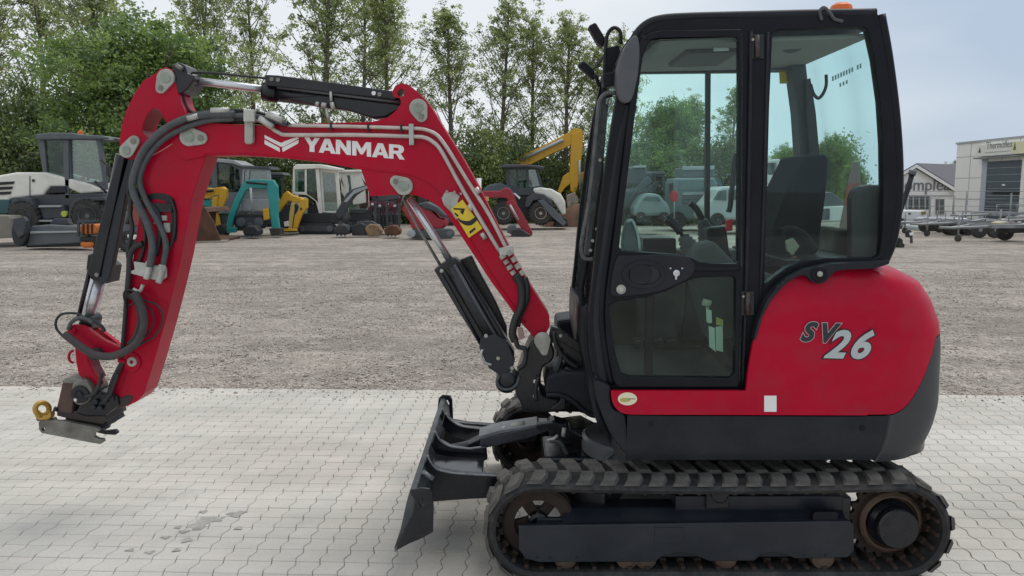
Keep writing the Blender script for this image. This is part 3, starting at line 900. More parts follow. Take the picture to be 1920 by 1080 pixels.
# push arms and ribs behind the board
def arm_prism(nm, near_y, th, zt, zb, x0, x1, dzt=0.0, curve=0.03, m=STEELB):
    top = []
    for k in range(9):
        t = k / 8; top.append((x0 + (x1 - x0) * t, zt + dzt * t - curve * math.sin(math.pi * min(1, t * 1.2)) ))
    bot = [(x1, zb + 0.02), (x0 + 0.12, zb), (x0, zb + 0.02)]
    f = [Vector((x, near_y, z)) for x, z in top + bot]
    o = link(nm, prism_mesh(f, [p + Vector((0, th, 0)) for p in f]), m, BL); bevel(o, 0.004)
EDGE = mat('bright_glint_steel', (0.20, 0.205, 0.22), 0.35, metal=0.3, var=0.4, vscale=25)  # pale tone that paints highlights on the blade ribs
GLOSS = mat('glossy_black_steel', (0.006, 0.007, 0.010), 0.16, var=0.4, vscale=5, spec=0.6)
def rib(nm, px_pts, Yref, Y, th, m, edge=None, r_=0.005):
    f = [W(x, y, Yref) for x, y in px_pts]; f = [Vector((p.x, Y, p.z)) for p in f]
    o = link(nm, prism_mesh(f, [p + Vector((0, th, 0)) for p in f]), m, BL); bevel(o, 0.004)
    if edge:
        e = [W(x, y, Yref) for x, y in edge]
        tube('worn_or_glint_edge', [Vector((p.x, Y - 0.001, p.z)) for p in e], r_, EDGE, BL, 8, 5)  # thin pale tube standing in for the glint on the rib's top edge
side = [(802, 852), (806, 864), (813, 874), (824, 881), (860, 887), (940, 893), (1000, 893), (1000, 930), (880, 936), (812, 941), (796, 934), (790, 892)]
rib('side_rib', side, 3.62, 3.62, 0.04, STEELB, [(802, 853), (807, 865), (814, 875), (826, 882), (862, 888), (950, 893)])
rib('side_rib', side, 3.62, 4.43, 0.04, STEELB, [(802, 853), (807, 865), (814, 875), (826, 882), (862, 888), (950, 893)], 0.004)
rib('curved_web', [(816, 806), (826, 826), (846, 837), (880, 842), (912, 838), (914, 862), (880, 876), (842, 874), (820, 862), (808, 838)], 3.92, 3.92, 0.03, GLOSS, [(816, 808), (827, 827), (848, 838), (890, 842)])
rib('curved_web', [(834, 772), (846, 788), (868, 799), (930, 806), (932, 824), (880, 826), (846, 818), (828, 798)], 4.22, 4.22, 0.03, GLOSS, [(835, 774), (847, 789), (870, 800), (930, 807)])
rib('floor_web', [(808, 878), (830, 884), (905, 888), (905, 894), (830, 892), (806, 886)], 3.66, 3.66, 0.22, GLOSS)
tube('stiffener_bar', [W(792, 884, 3.5), W(812, 898, 3.5)], 0.012, EDGE, BL, 8)
tube('stiffener_bar', [W(814, 826, 3.95), W(836, 842, 3.95), W(866, 852, 3.95)], 0.014, STEELB, BL, 8, 4)
# blade cylinder, sloping up to the chassis
cA = W(855, 835, YC); cB = W(1063, 800, YC)
satin = mat('satin_grey_guard', (0.045, 0.047, 0.055), 0.3, var=0.2, vscale=8)
plate('cylinder_guard', [(902, 822), (1010, 798), (1030, 798), (1034, 806), (1000, 819), (905, 842), (899, 836)], YC - 0.07, 0.14, satin, BL, bev=0.006)
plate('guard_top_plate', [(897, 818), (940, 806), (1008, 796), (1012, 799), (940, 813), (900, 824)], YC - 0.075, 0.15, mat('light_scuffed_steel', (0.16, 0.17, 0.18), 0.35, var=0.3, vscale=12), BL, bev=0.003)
tube('valve_stub', [(960, 800), (985, 795)], 0.018, CAPM, BL, 10, Y=YC - 0.02)
tube('valve_stub', [(940, 806), (950, 803)], 0.014, CHROME, BL, 10, Y=YC - 0.03)
plate('cylinder_fork', [(1005, 797), (1036, 793), (1060, 796), (1064, 804), (1050, 806), (1030, 803), (1008, 806)], YC - 0.09, 0.05, STEELB, BL, bev=0.003)
tube('blade_cylinder_rod', [W(826, 846, YC), W(915, 828, YC)], 0.026, satin, BL, 14)
plate('rod_clevis', teardrop(868, 846, 8, 902, 832, 9), YC - 0.045, 0.09, STEELB, BL, bev=0.004)
plate('cylinder_eye', teardrop(1040, 806, 12, 1058, 812, 13), YC - 0.08, 0.15, STEELB, BL, bev=0.004)
tube('hose_fitting', [(1058, 802), (1056, 818)], 0.011, CAPM, BL, 10, Y=YC - 0.11)
tube('hose_fitting', [(1026, 826), (1038, 823), (1046, 816)], 0.009, ZINC, BL, 8, Y=YC - 0.12)
tube('blade_hose', [(1030, 826), (1050, 830), (1062, 850), (1076, 874)], 0.011, HOSEG, BL, 8, 5, Y=YC - 0.12)
tube('blade_hose', [(1048, 812), (1075, 815), (1095, 828), (1120, 860)], 0.009, HOSE, BL, 8, 5, Y=YC + 0.08)

# ---- upper body: plan outline lofted through its heights
CXR, CYR = 0.89, YC
plan_c = [(1.30, 3.34), (1.45, 3.34), (1.58, 3.345), (1.70, 3.36), (1.80, 3.395), (1.875, 3.45), (1.935, 3.54), (1.985, 3.67), (2.02, 3.82), (2.035, 4.045),
          (2.02, 4.27), (1.96, 4.50), (1.85, 4.66), (1.66, 4.74), (1.4, 4.75)]
curve = [p for p in spline(plan_c, 8)]
def kx(z):
    return float(np.interp(z, [0.50, 0.56, 0.63, 0.73, 1.0, 1.10, 1.20, 1.28, 1.335, 1.365], [0.925, 0.962, 0.985, 1.0, 0.995, 0.985, 0.955, 0.915, 0.84, 0.76]))
def kin(z):      # inward lean of the side faces
    return float(np.interp(z, [0.50, 0.56, 0.73, 1.05, 1.22, 1.32, 1.365], [0.02, 0.004, 0.0, 0.0, 0.012, 0.035, 0.065]))
def body_pt(X, Y, z):
    k = kx(z); i = kin(z)
    x = X if X < 1.30 else 1.30 + (X - 1.30) * (1 - (1 - k) * 2.1)
    y = Y
    if Y < YC: y = Y + i * max(0.0, min(1.0, (YC - Y) / 0.7))
    else: y = Y - i * max(0.0, min(1.0, (Y - YC) / 0.7))
    return (x, y, z)
low_px = [(1146, 741), (1147.5, 750), (1149.5, 756), (1152, 761), (1155, 765), (1159, 769), (1163, 772), (1168, 774.5), (1174, 776), (1186, 777.5), (1650, 779), (1678, 776), (1694, 768), (1708, 754), (1722, 730), (1735, 700), (1746, 665), (1755, 630)]
top_px = [(x_, 733) for x_ in (1146, 1147.5, 1149.5, 1152, 1155, 1159, 1163, 1168, 1174, 1181, 1190, 1215, 1250, 1300, 1350)] + [(1398, 733)] + spline([(1399, 732), (1401, 715), (1404, 690), (1410, 655), (1417, 622), (1428, 590), (1445, 560), (1465, 537), (1486, 521), (1506, 513)], 6) \
    + spline([(1507, 512.5), (1516, 517), (1524, 526), (1535, 531), (1547, 528), (1556, 518), (1566, 508), (1580, 505), (1640, 503)], 4)
cols = []
for px, py in top_px:
    p = W(px, py, 3.34)
    lowy = np.interp(px, [a for a, _ in low_px], [b for _, b in low_px])
    q = W(px, lowy, 3.34)
    cols.append((p.x, 3.34, max(q.z, 0.0), p.z))
last_x = cols[-1][0]; sil = False; zprev = 0.73
ztop_end = 1.362
for X, Y in curve:
    if X <= last_x + 0.004 and Y < 3.5: continue
    u, _ = PX(X, Y, 0.85)
    if not sil and Y < 3.62:
        lowy = np.interp(u, [a for a, _ in low_px], [b for _, b in low_px]); z = W(u, lowy, Y).z
        z = max(z, zprev)
    else: sil = True; z = 1.055
    if z > 1.055: z = 1.055
    zprev = z
    zt = ztop_end if X > 1.66 or Y > 3.6 else float(np.interp(X, [last_x, 1.66], [cols[len([c for c in cols if c[0] <= last_x]) - 1][3], ztop_end]))
    cols.append((X, Y, z, zt))
def loft(name, colz, m, nz, inset=0.0):
    V, F = [], []
    for (X, Y, a, b_) in colz:
        for k in range(nz + 1):
            z = a + (b_ - a) * k / nz
            x, y, z = body_pt(X, Y, z)
            V.append((x, y + (inset if Y < YC else -inset), z))
    for i in range(len(colz) - 1):
        for k in range(nz):
            q = i * (nz + 1) + k; F.append((q, q + nz + 1, q + nz + 2, q + 1))
    me = bpy.data.meshes.new(name); me.from_pydata(V, [], F)
    o = link(name, me, m, EX, True)
    md = o.modifiers.new('sol', 'SOLIDIFY'); md.thickness = 0.02; md.offset = -1
    md = o.modifiers.new('es', 'EDGE_SPLIT'); md.split_angle = R(40)
    return o
redc = [(X, Y, a, b_) for X, Y, a, b_ in cols if b_ > a + 0.002]
panel = loft('red_side_panel', redc, RED, 22)
# lower skirt (side) and counterweight (rear)
XS = W(1668, 800, 3.34).x
sk = [(W(px, 800, 3.345).x, 3.345) for px in (1176, 1250, 1340, 1430, 1520, 1600, 1666)]
def lowz(X): 
    u, _ = PX(X, 3.34, 0.73); return W(u, float(np.interp(u, [a for a, _ in low_px], [b for _, b in low_px])), 3.345).z
skc = [(X, Y, 0.522, lowz(X) - 0.006) for X, Y in sk]
skirt = loft('lower_skirt', skc, GREYP, 10, 0.002)
cw = []
for X, Y, a, b_ in cols:
    if X < XS + 0.004 and Y < 3.5: continue
    cw.append((X, Y, 0.512, a - 0.005))
cwx, cwy, _, cwt = cw[0]
cw = [(XS + 0.004, 3.34, 0.512, cwt)] + cw
cweight = loft('counterweight', cw, CAST, 16)
# top of the engine hood, closing the shell
deck = [Vector(body_pt(X, Y, 1.362)) for X, Y, a, b_ in cols if X >= 1.50]
deck = [d for d in deck] + [Vector((1.30, 4.70, 1.362)), Vector((1.30, 3.42, 1.362))]
me = bpy.data.meshes.new('hood_top'); bm = bmesh.new()
vs = [bm.verts.new(p) for p in deck]; bm.faces.new(vs); bmesh.ops.recalc_face_normals(bm, faces=bm.faces); bm.to_mesh(me); bm.free()
link('hood_top', me, RED, EX)
# inner core so that nothing shows through the joints
core = [Vector(body_pt(X, Y, 0.8)) for X, Y, a, b_ in cols if X >= 0.5]
core = [Vector((CXR + (p.x - CXR) * 0.965, YC + (p.y - YC) * 0.955, 0)) for p in core] + [Vector((0.46, 4.70, 0)), Vector((0.46, 3.40, 0))]
me = bpy.data.meshes.new('machine_frame'); bm = bmesh.new()
A = [bm.verts.new((p.x, p.y, 0.52)) for p in core]; B = [bm.verts.new((p.x, p.y, 0.80)) for p in core]
bm.faces.new(A); bm.faces.new(B[::-1])
for i in range(len(A)): bm.faces.new((A[i], A[(i + 1) % len(A)], B[(i + 1) % len(A)], B[i]))
bmesh.ops.recalc_face_normals(bm, faces=bm.faces); bm.to_mesh(me); bm.free()
link('machine_frame', me, STEELB, EX)
box('engine_block', 1.32, 1.66, 3.55, 4.6, 0.78, 1.25, STEELB, EX)
# far side cowl of the machine
plate('far_side_cowl', [(1040, 760), (1044, 600), (1400, 560), (1400, 760)], 4.45, 0.28, GREYP, EX, bev=0.02)

# screw dimples on the skirt
for px in (1221, 1617):
    p = W(px, 795 if px < 1500 else 803, 3.345); lathe('skirt_plug', (p.x, 3.3475, p.z), (0, -1, 0), [(0.011, 0), (0.0105, 0.003), (0.006, 0.0035)], BLACK, EX, 14)
# stickers on the red strip
st_ = sub('oval_sticker', EX)
plate('sticker_base', circ(1176.5, 748, 18, 12, 30), 3.3385, 0.0012, mat('cream_sticker', (0.78, 0.70, 0.50), 0.5), st_)
plate('sticker_print', circ(1172, 750, 10, 4, 16), 3.3379, 0.0006, mat('olive_print', (0.42, 0.42, 0.12), 0.5), st_)
plate('sticker_line', [(1178, 747), (1191, 747), (1191, 748.8), (1178, 748.8)], 3.3379, 0.0006, mat('grey_green_print', (0.2, 0.22, 0.15), 0.5), st_)
plate('white_label', [(1433, 742), (1456, 742), (1456, 772), (1433, 772)], 3.3385, 0.0012, WHITE, EX)
# model marking
mk = sub('model_marking', EX)
yf = 3.3375
def mark(body, px, py, h_px, m1, m2, sx=1.0, sh=0.35, off=0.004, o2=0.009):
    p = W(px, py, yf); s = h_px / 446 / 0.70
    text('marking_outline', body, s, (p.x, yf + 0.0008, p.z), (R(90), R(1.5), 0), m2, mk, 0.0006, o2, sh, sx)
    text('marking_figure', body, s, (p.x, yf - 0.0006, p.z), (R(90), R(1.5), 0), m1, mk, 0.0006, off, sh, sx)
mark('S', 1500, 638, 34, DGREYPR, SILVER, 1.0, 0.35, 0.005, 0.0075)
mark('V', 1532, 640, 34, DGREYPR, SILVER, 1.0, 0.30, 0.005, 0.0075)
mark('2', 1545, 669, 51, SILVER, PRINTB, 1.02, 0.38, 0.0055, 0.0105)
mark('6', 1589, 670, 51, SILVER, PRINTB, 1.02, 0.36, 0.0055, 0.0105)
# black cover moulding between cab and hood
plate('hood_seal', [(1412, 640), (1420, 610), (1428, 586), (1440, 560), (1458, 538), (1480, 520), (1510, 505), (1560, 494), (1640, 490), (1668, 488), (1668, 495), (1640, 504), (1585, 506),
                    (1566, 509), (1556, 520), (1547, 530), (1535, 533), (1522, 528), (1513, 518), (1503, 516), (1486, 524), (1466, 540), (1446, 564), (1430, 594), (1418, 636)], 3.337, 0.06, GREYP, EX, bev=0.004)
p = W(1536, 514, 3.33)
lathe('hood_lock', (p.x, 3.338, p.z), (0, -1, 0), [(0.034, 0), (0.034, 0.004), (0.030, 0.008), (0.016, 0.009), (0.014, 0.013), (0.0, 0.014)], BLACK, EX, 24)
p = W(1538, 514, 3.32)
lathe('lock_button', (p.x, 3.326, p.z), (0, -1, 0), [(0.012, 0), (0.011, 0.006), (0.004, 0.008)], CAPM, EX, 16)
# ------------------------------------------------------------------ cab
CAB = sub('cab', EX)
YN, YF = 3.395, 4.385
cab_out = [(1112, 700), (1104, 650), (1103, 600), (1112, 520), (1124, 400), (1140, 280), (1156, 180), (1172, 110), (1185, 75), (1203, 52), (1228, 39), (1262, 33), (1400, 28), (1560, 24), (1646, 23), (1651, 45), (1663, 110),
           (1674, 190), (1681, 270), (1684, 340), (1681, 400), (1670, 460), (1656, 495), (1520, 500), (1478, 522), (1450, 552), (1430, 590), (1418, 640), (1406, 700), (1400, 733), (1150, 733)]
door_open = [(1199, 82), (1212, 66), (1235, 60), (1388, 57), (1383, 733 - 10), (1160, 722), (1146, 660), (1140, 600), (1143, 540), (1152, 470), (1166, 350), (1184, 190)]
rear_open = [(1449, 62), (1456, 56), (1618, 50), (1628, 56), (1640, 110), (1651, 190), (1656, 270), (1657, 350), (1655, 430), (1650, 478), (1640, 484), (1550, 483), (1510, 488), (1475, 502), (1446, 524), (1434, 534),
             (1434, 520), (1438, 400), (1443, 200)]
near = plate('near_side_frame', cab_out, YN, 0.055, BLACK, CAB, holes=[door_open, rear_open], bev=0.006)
# far side frame uses the same outline, with one long window
far_open = [(1146, 140), (1160, 134), (1470, 134), (1480, 142), (1488, 200), (1496, 300), (1498, 400), (1494, 455), (1480, 466), (1146, 466), (1128, 455), (1132, 300)]
def far_plate():
    f = [W(x, y, YN) for x, y in cab_out]; f = [Vector((p.x, YF, p.z)) for p in f]
    hf = [W(x, y, YF) for x, y in far_open]
    d = Vector((0, 0.05, 0))
    o = link('far_side_frame', prism_mesh(f, [p + d for p in f], [hf], [[p + d for p in hf]]), BLACK, CAB); bevel(o, 0.005)
far_plate()
fg = [W(x, y, YF + 0.02) for x, y in [(1130, 130), (1500, 130), (1505, 470), (1120, 470)]]
link('far_window_pane', prism_mesh(fg, [p + Vector((0, 0.004, 0)) for p in fg]), GLASS2, CAB)
plate('sliding_window_bar', [(1324, 132), (1333, 132), (1331, 468), (1322, 468)], YF - 0.012, 0.03, PRINTB, CAB, bev=0.002)
# roof
rf = [(1186, 76), (1203, 53), (1228, 40), (1262, 34), (1400, 29), (1560, 25), (1645, 24), (1649, 44), (1640, 50), (1450, 55), (1240, 62), (1210, 72), (1196, 90)]
o = plate('roof', rf, YN + 0.056, YF - YN - 0.057, BLACK, CAB, bev=0.01)
plate('headliner', [(1222, 84), (1240, 72), (1450, 68), (1632, 62), (1634, 70), (1450, 78), (1244, 82), (1236, 92)], YN + 0.08, YF - YN - 0.1, HEADL, CAB, bev=0.01)
hl = W(1300, 100, 3.8)
plate('roof_hatch_trim', [(1284, 84), (1392, 80), (1392, 97), (1290, 100)], 3.62, 0.42, mat('dark_hatch', (0.02, 0.023, 0.026), 0.6), CAB, bev=0.01)
tube('roof_lamp_lens', [W(1338, 92, 3.6), W(1366, 91, 3.6)], 0.010, mat('pale_lens', (0.6, 0.62, 0.58), 0.3), CAB, 8)
p = W(1487, 80, 3.7); lathe('roof_speaker', (p.x, 3.7, p.z), (0, -0.5, -1), [(0.05, -0.02), (0.05, 0.02), (0.03, 0.03)], INTER, CAB, 20)
# windscreen and its two posts, rear pane
def quad(name, a, b, c, d, m, th=0.005):
    """pane through four corners"""
    n_ = (b - a).cross(d - a).normalized() * th
    me = bpy.data.meshes.new(name)
    V = [a, b, c, d] + [p + n_ for p in (a, b, c, d)]
    me.from_pydata([tuple(v) for v in V], [], [(0, 1, 2, 3), (7, 6, 5, 4), (0, 4, 5, 1), (1, 5, 6, 2), (2, 6, 7, 3), (3, 7, 4, 0)])
    return link(name, me, m, CAB)
def strip(name, pts, Ya, Yb, m, th=0.005, par=None):
    """a curved sheet swept across the cab through the outline points"""
    P = spline(pts, 5); V, F = [], []
    for x, y in P:
        p = W(x, y, YN)
        V += [(p.x, Ya, p.z), (p.x, Yb, p.z)]
    for i in range(len(P) - 1): F.append((2 * i, 2 * i + 1, 2 * i + 3, 2 * i + 2))
    me = bpy.data.meshes.new(name); me.from_pydata(V, [], F)
    o = link(name, me, m, par or CAB, True)
    md = o.modifiers.new('s', 'SOLIDIFY'); md.thickness = th; md.offset = 0
    return o
strip('windscreen_pane', [(1182, 95), (1163, 180), (1147, 280), (1131, 400), (1119, 520), (1110, 600)], YN + 0.05, YF + 0.01, GLASS2)
strip('rear_window_pane', [(1645, 50), (1656, 110), (1667, 190), (1674, 270), (1677, 340), (1674, 400), (1668, 440)], YN + 0.05, YF + 0.01, GLASS3)
strip('lower_rear_panel', [(1668, 440), (1660, 470), (1650, 494)], YN + 0.05, YF, BLACK, 0.03)
strip('lower_front_panel', [(1106, 590), (1104, 650), (1112, 700), (1120, 725)], YN + 0.05, YF, BLACK, 0.03)
strip('roof_front_edge', [(1196, 62), (1184, 84), (1176, 108)], YN + 0.05, YF, BLACK, 0.03)
# near front post: rounded charcoal moulding in front of the frame
def rail(name, pts, w, m, Y=3.385, th=0.05, par=CAB):
    """half round moulding along a line of pixels"""
    P = spline(pts, 6); pts3 = [W(x, y, Y) for x, y in P]
    return tube(name, pts3, w, m, par, 14)
rail('front_post_moulding', [(1180, 196), (1163, 262), (1150, 340), (1139, 420), (1128, 500), (1120, 560), (1118, 610), (1123, 660), (1131, 720)], [0.034] * 49, GREYP, 3.425)
rail('front_post_inner_moulding', [(1180, 190), (1168, 260), (1156, 350), (1146, 430), (1136, 500), (1130, 560), (1130, 610), (1138, 670), (1146, 720)], [0.020] * 49, BLACK, 3.405)
rail('roof_edge_moulding', [(1181, 96), (1192, 66), (1212, 45), (1240, 35), (1290, 31), (1400, 28), (1520, 25), (1642, 23)], [0.016] * 43, GREYP, 3.405)
rail('rear_post_moulding', [(1650, 28), (1663, 100), (1675, 190), (1682, 270), (1684, 340), (1681, 400), (1671, 455), (1656, 492)], [0.022] * 43, BLACK, 3.415)
# upper front fairing (oval end of the blind)
plate('front_fairing', spline([(1188, 67), (1197, 72), (1200, 100), (1196, 145), (1186, 184), (1174, 193), (1162, 186), (1157, 160), (1159, 126), (1170, 92)], 5, True), 3.36, 0.10, mat('grey_fairing', (0.075, 0.078, 0.086), 0.45, var=0.12, vscale=12), CAB, bev=0.022, seg=4)
# lower front corner of the body
plate('corner_cover', spline([(1116, 716), (1143, 724), (1144, 742), (1146, 757), (1153, 770), (1172, 781), (1177, 848), (1165, 842), (1150, 822), (1136, 795), (1124, 760)], 3, True), 3.35, 0.30, GREYP, EX, bev=0.012)
plate('front_cowl', [(1104, 690), (1120, 700), (1124, 760), (1140, 800), (1165, 842), (1150, 842), (1118, 790), (1106, 740)], 3.60, 0.72, GREYP, EX, bev=0.02)
# ---- door
DOOR = sub('door', CAB); 
d_out = spline([(1196, 92), (1202, 74), (1216, 62), (1240, 57)], 3) + [(1391, 55), (1391, 300), (1389, 560), (1386, 722), (1382, 727), (1162, 727), (1155, 722)] + spline([(1150, 712), (1140, 660), (1135, 610), (1136, 560), (1146, 480), (1160, 370), (1178, 220), (1190, 130)], 3)
up_w = [(1213, 86), (1222, 77), (1240, 73), (1378, 70), (1385, 76), (1385, 490), (1380, 495), (1332, 494), (1312, 491), (1298, 484), (1276, 478), (1166, 470), (1161, 464), (1168, 400), (1182, 290), (1194, 190), (1205, 110)]
lo_w = [(1310, 521), (1374, 519), (1380, 524), (1378, 700), (1371, 709), (1180, 707), (1165, 700), (1156, 670), (1149, 640), (1144, 600), (1143, 572), (1160, 565), (1210, 558), (1246, 548), (1276, 533), (1296, 524)]
plate('door_frame', d_out, 3.366, 0.04, BLACK, DOOR, holes=[up_w, lo_w], bev=0.005)
plate('door_upper_pane', [(1150, 468), (1205, 66), (1392, 62), (1392, 500), (1150, 492)], 3.385, 0.005, GLASS2, DOOR)
plate('door_lower_pane', [(1136, 560), (1300, 505), (1390, 505), (1388, 715), (1160, 715)], 3.385, 0.005, LGLASS, DOOR)
plate('handle_housing', spline([(1158, 484), (1180, 479), (1270, 479), (1294, 486), (1304, 500), (1296, 518), (1272, 532), (1240, 545), (1200, 553), (1156, 556), (1146, 550), (1148, 520)], 4, True), 3.345, 0.03, GREYP, DOOR, bev=0.008, seg=3)
ring = circ(1207, 515, 40, 26, 36); ringi = circ(1208, 515, 31, 19, 32)
plate('handle_ring', ring, 3.337, 0.012, GREYP, DOOR, holes=[ringi], bev=0.004)
plate('handle_flap', spline([(1180, 515), (1184, 501), (1200, 496), (1218, 498), (1222, 514), (1216, 530), (1200, 534), (1184, 529)], 4, True), 3.339, 0.008, GREYP, DOOR, bev=0.004)
plate('handle_recess', spline([(1218, 500), (1230, 500), (1237, 510), (1236, 522), (1226, 531), (1216, 530)], 4, True), 3.3435, 0.003, PRINTB, DOOR)
p = W(1164.5, 542.5, 3.345); lathe('door_stop_knob', (p.x, 3.345, p.z), (0, -1, 0), [(0.020, 0), (0.020, 0.005), (0.013, 0.008), (0.011, 0.016), (0.003, 0.018)], CAPM, DOOR, 20)
p = W(1268, 512, 3.345); lathe('key_lock', (p.x, 3.345, p.z), (0, -1, 0), [(0.014, 0), (0.014, 0.006), (0.007, 0.008)], CHROME, DOOR, 16)
plate('key_tab', [(1266, 516), (1270, 516), (1269, 524), (1266, 524)], 3.338, 0.006, CHROME, DOOR)
for px in (1257, 1279):
    p = W(px, 503, 3.345); lathe('housing_screw', (p.x, 3.345, p.z), (0, -1, 0), [(0.004, 0), (0.004, 0.003)], ZINC, DOOR, 8)
rail('door_cross_bar', [(1296, 505), (1340, 506), (1386, 505)], 0.010, BLACK, 3.372, par=DOOR)
# hinges
for (px, py) in ((1420, 88), (1402, 570)):
    hg = sub('hinge', CAB)
    plate('hinge_leaf', [(px - 13, py - 24), (px + 13, py - 24), (px + 13, py + 22), (px - 13, py + 22)], 3.384, 0.012, STEELB, hg, bev=0.003)
    a = W(px, py - 22, 3.378); b_ = W(px, py + 20, 3.378)
    tube('hinge_pin', [a, b_], 0.011, mat('worn_hinge', (0.07, 0.055, 0.05), 0.5, 0.4, var=0.5, vscale=60), hg, 12)
    for dx, dy_ in ((-8, -14), (6, 10), (-2, 2)):
        p = W(px + dx, py + dy_, 3.38); lathe('hinge_bolt', (p.x, 3.384, p.z), (0, -1, 0), [(0.006, 0), (0.0055, 0.005)], CAPM if dx < 0 else RUST, hg, 8)
# rear quarter pane
plate('rear_quarter_pane', [(1428, 540), (1432, 40), (1628, 40), (1662, 200), (1664, 490), (1520, 495)], YN + 0.02, 0.005, GLASS2, CAB)
rail('side_pillar_rib', [(1408, 60), (1404, 300), (1398, 560), (1392, 720)], 0.010, GREYP, 3.393)
rail('side_pillar_rib', [(1440, 60), (1434, 300), (1426, 560)], 0.007, GREYP, 3.393)
plate('rear_corner_box', [(1597, 490), (1597, 372), (1602, 358), (1614, 349), (1630, 346), (1662, 347), (1668, 400), (1662, 490)], 3.46, 0.06, PRINTB, CAB, bev=0.01)
plate('yellow_window_sticker', [(1461, 134), (1482, 133), (1482, 156), (1462, 157)], 4.29, 0.002, YEL, CAB)
plate('amber_rear_reflector', [(1655, 283), (1666, 281), (1668, 311), (1656, 313)], 3.55, 0.01, mat('amber_lens', (0.35, 0.10, 0.01), 0.4), CAB)
# black strip hanging along the far rear pillar, cable
plate('pillar_trim', [(1484, 120), (1512, 118), (1520, 190), (1524, 300), (1502, 300), (1496, 210)], 4.20, 0.12, mat('blue_grey_trim', (0.035, 0.045, 0.052), 0.6, var=0.2, vscale=8), CAB, bev=0.01)
plate('pillar_dark_edge', [(1510, 150), (1520, 146), (1530, 210), (1538, 300), (1520, 302), (1514, 230)], 4.16, 0.03, PRINTB, CAB, bev=0.003)
plate('header_rail', [(1196, 112), (1400, 110), (1400, 136), (1196, 138)], YF - 0.09, 0.04, BLACK, CAB, bev=0.006)
plate('rear_header_rail', [(1444, 108), (1490, 108), (1490, 130), (1444, 132)], YF - 0.09, 0.04, INTER, CAB, bev=0.006)
tube('hanging_cable', [(1549, 140), (1549, 160), (1543, 176), (1534, 184), (1525, 175), (1520, 158)], 0.008, PRINTB, CAB, 8, 6, Y=3.9)
# mirrored lettering on the rear pane: unreadable strokes kept as short grey bars
random.seed(5)
ll = sub('window_lettering', CAB)
GREYL = mat('grey_lettering', (0.18, 0.27, 0.27), 0.6)
for row, (xa, ya, xb, yb, hh) in enumerate(((1560, 148, 1617, 122, 9), (1574, 160, 1592, 152, 7))):
    n_ = int((xb - xa) / 5)
    for k in range(n_):
        if row == 0 and k == n_ - 3: continue
        t = k / n_; x = xa + (xb - xa) * t; y = ya + (yb - ya) * t
        plate('letter_stroke', [(x, y - hh / 2), (x + 3.2, y - hh / 2 - 1.5), (x + 3.4, y + hh / 2 - 1.5), (x + .3, y + hh / 2)], 3.88, 0.001, GREYL, ll)
# front work lamps and mirror arms
plate('work_lamp', [(1103, 48), (1117, 41), (1136, 72), (1131, 88), (1121, 80)], 3.56, 0.07, BLACK, CAB, bev=0.008)
plate('mirror_head', [(1083, 122), (1095, 113), (1112, 128), (1119, 146), (1110, 148)], 3.74, 0.05, BLACK, CAB, bev=0.008)
plate('lamp_bracket', [(1136, 90), (1160, 84), (1163, 96), (1150, 130), (1140, 168), (1130, 170), (1134, 130)], 3.55, 0.03, BLACK, CAB, bev=0.004)
tube('mirror_arm', [(1132, 170), (1134, 120), (1137, 75), (1143, 58), (1153, 52), (1163, 60), (1164, 82)], 0.008, GREYP, CAB, 10, 6, Y=3.52)
tube('mirror_arm', [(1116, 140), (1124, 160), (1132, 150), (1148, 148)], 0.008, BLACK, CAB, 8, 6, Y=3.6)
tube('lamp_cable', [(1112, 130), (1124, 118), (1134, 100), (1140, 76)], 0.004, HOSE, CAB, 6, 6, Y=3.62)
plate('bracket_clamp', [(1130, 138), (1160, 132), (1163, 158), (1132, 164)], 3.45, 0.08, BLACK, CAB, bev=0.006)
tube('grab_bar', [(1154, 174), (1136, 176), (1124, 192), (1120, 230), (1113, 300), (1104, 380), (1093, 440), (1090, 465), (1096, 484), (1112, 486)], 0.0095, mat('scuffed_bar', (0.07, 0.073, 0.078), 0.3, var=0.4, vscale=20), CAB, 10, 7, Y=3.43)
tube('grab_bar', [(1148, 178), (1128, 184), (1118, 205), (1116, 240), (1110, 300), (1100, 400)], 0.009, BLACK, CAB, 10, 7, Y=3.62)
tube('screen_hose', [(1130, 196), (1120, 270), (1112, 350), (1104, 430), (1098, 500), (1090, 540), (1093, 585), (1102, 615)], 0.014, BLACK, CAB, 10, 7, Y=3.66)
plate('wiper_motor_strip', [(1126, 190), (1140, 196), (1130, 300), (1116, 400), (1106, 480), (1096, 478), (1106, 380), (1116, 290)], 3.60, 0.04, mat('scuffed_black', (0.04, 0.042, 0.045), 0.45, var=0.9, vscale=30), CAB, bev=0.005)
for (x, y) in ((1120, 430), (1112, 452), (1108, 470), (1126, 300)):
    p = W(x, y, 3.58); lathe('strip_screw', (p.x, 3.60, p.z), (0, -1, 0), [(0.008, 0), (0.007, 0.006)], CAPM, CAB, 8)
# beacon
BE = sub('beacon', CAB)
p = W(1577, 17, 3.75)
lathe('beacon_lens', (p.x, 3.75, p.z - 0.02), (0, 0, 1), [(0.050, 0), (0.050, 0.020), (0.045, 0.034), (0.028, 0.045), (0.0, 0.048)], ORANGE, BE, 24)
lathe('beacon_base', (p.x, 3.75, p.z - 0.05), (0, 0, 1), [(0.048, 0), (0.048, 0.028), (0.044, 0.033)], BLACK, BE, 24)
tube('beacon_cable', [(1580, 40), (1565, 36), (1556, 24), (1545, 14), (1537, 22), (1541, 38)], 0.007, HOSEG, BE, 8, 6, Y=3.39)

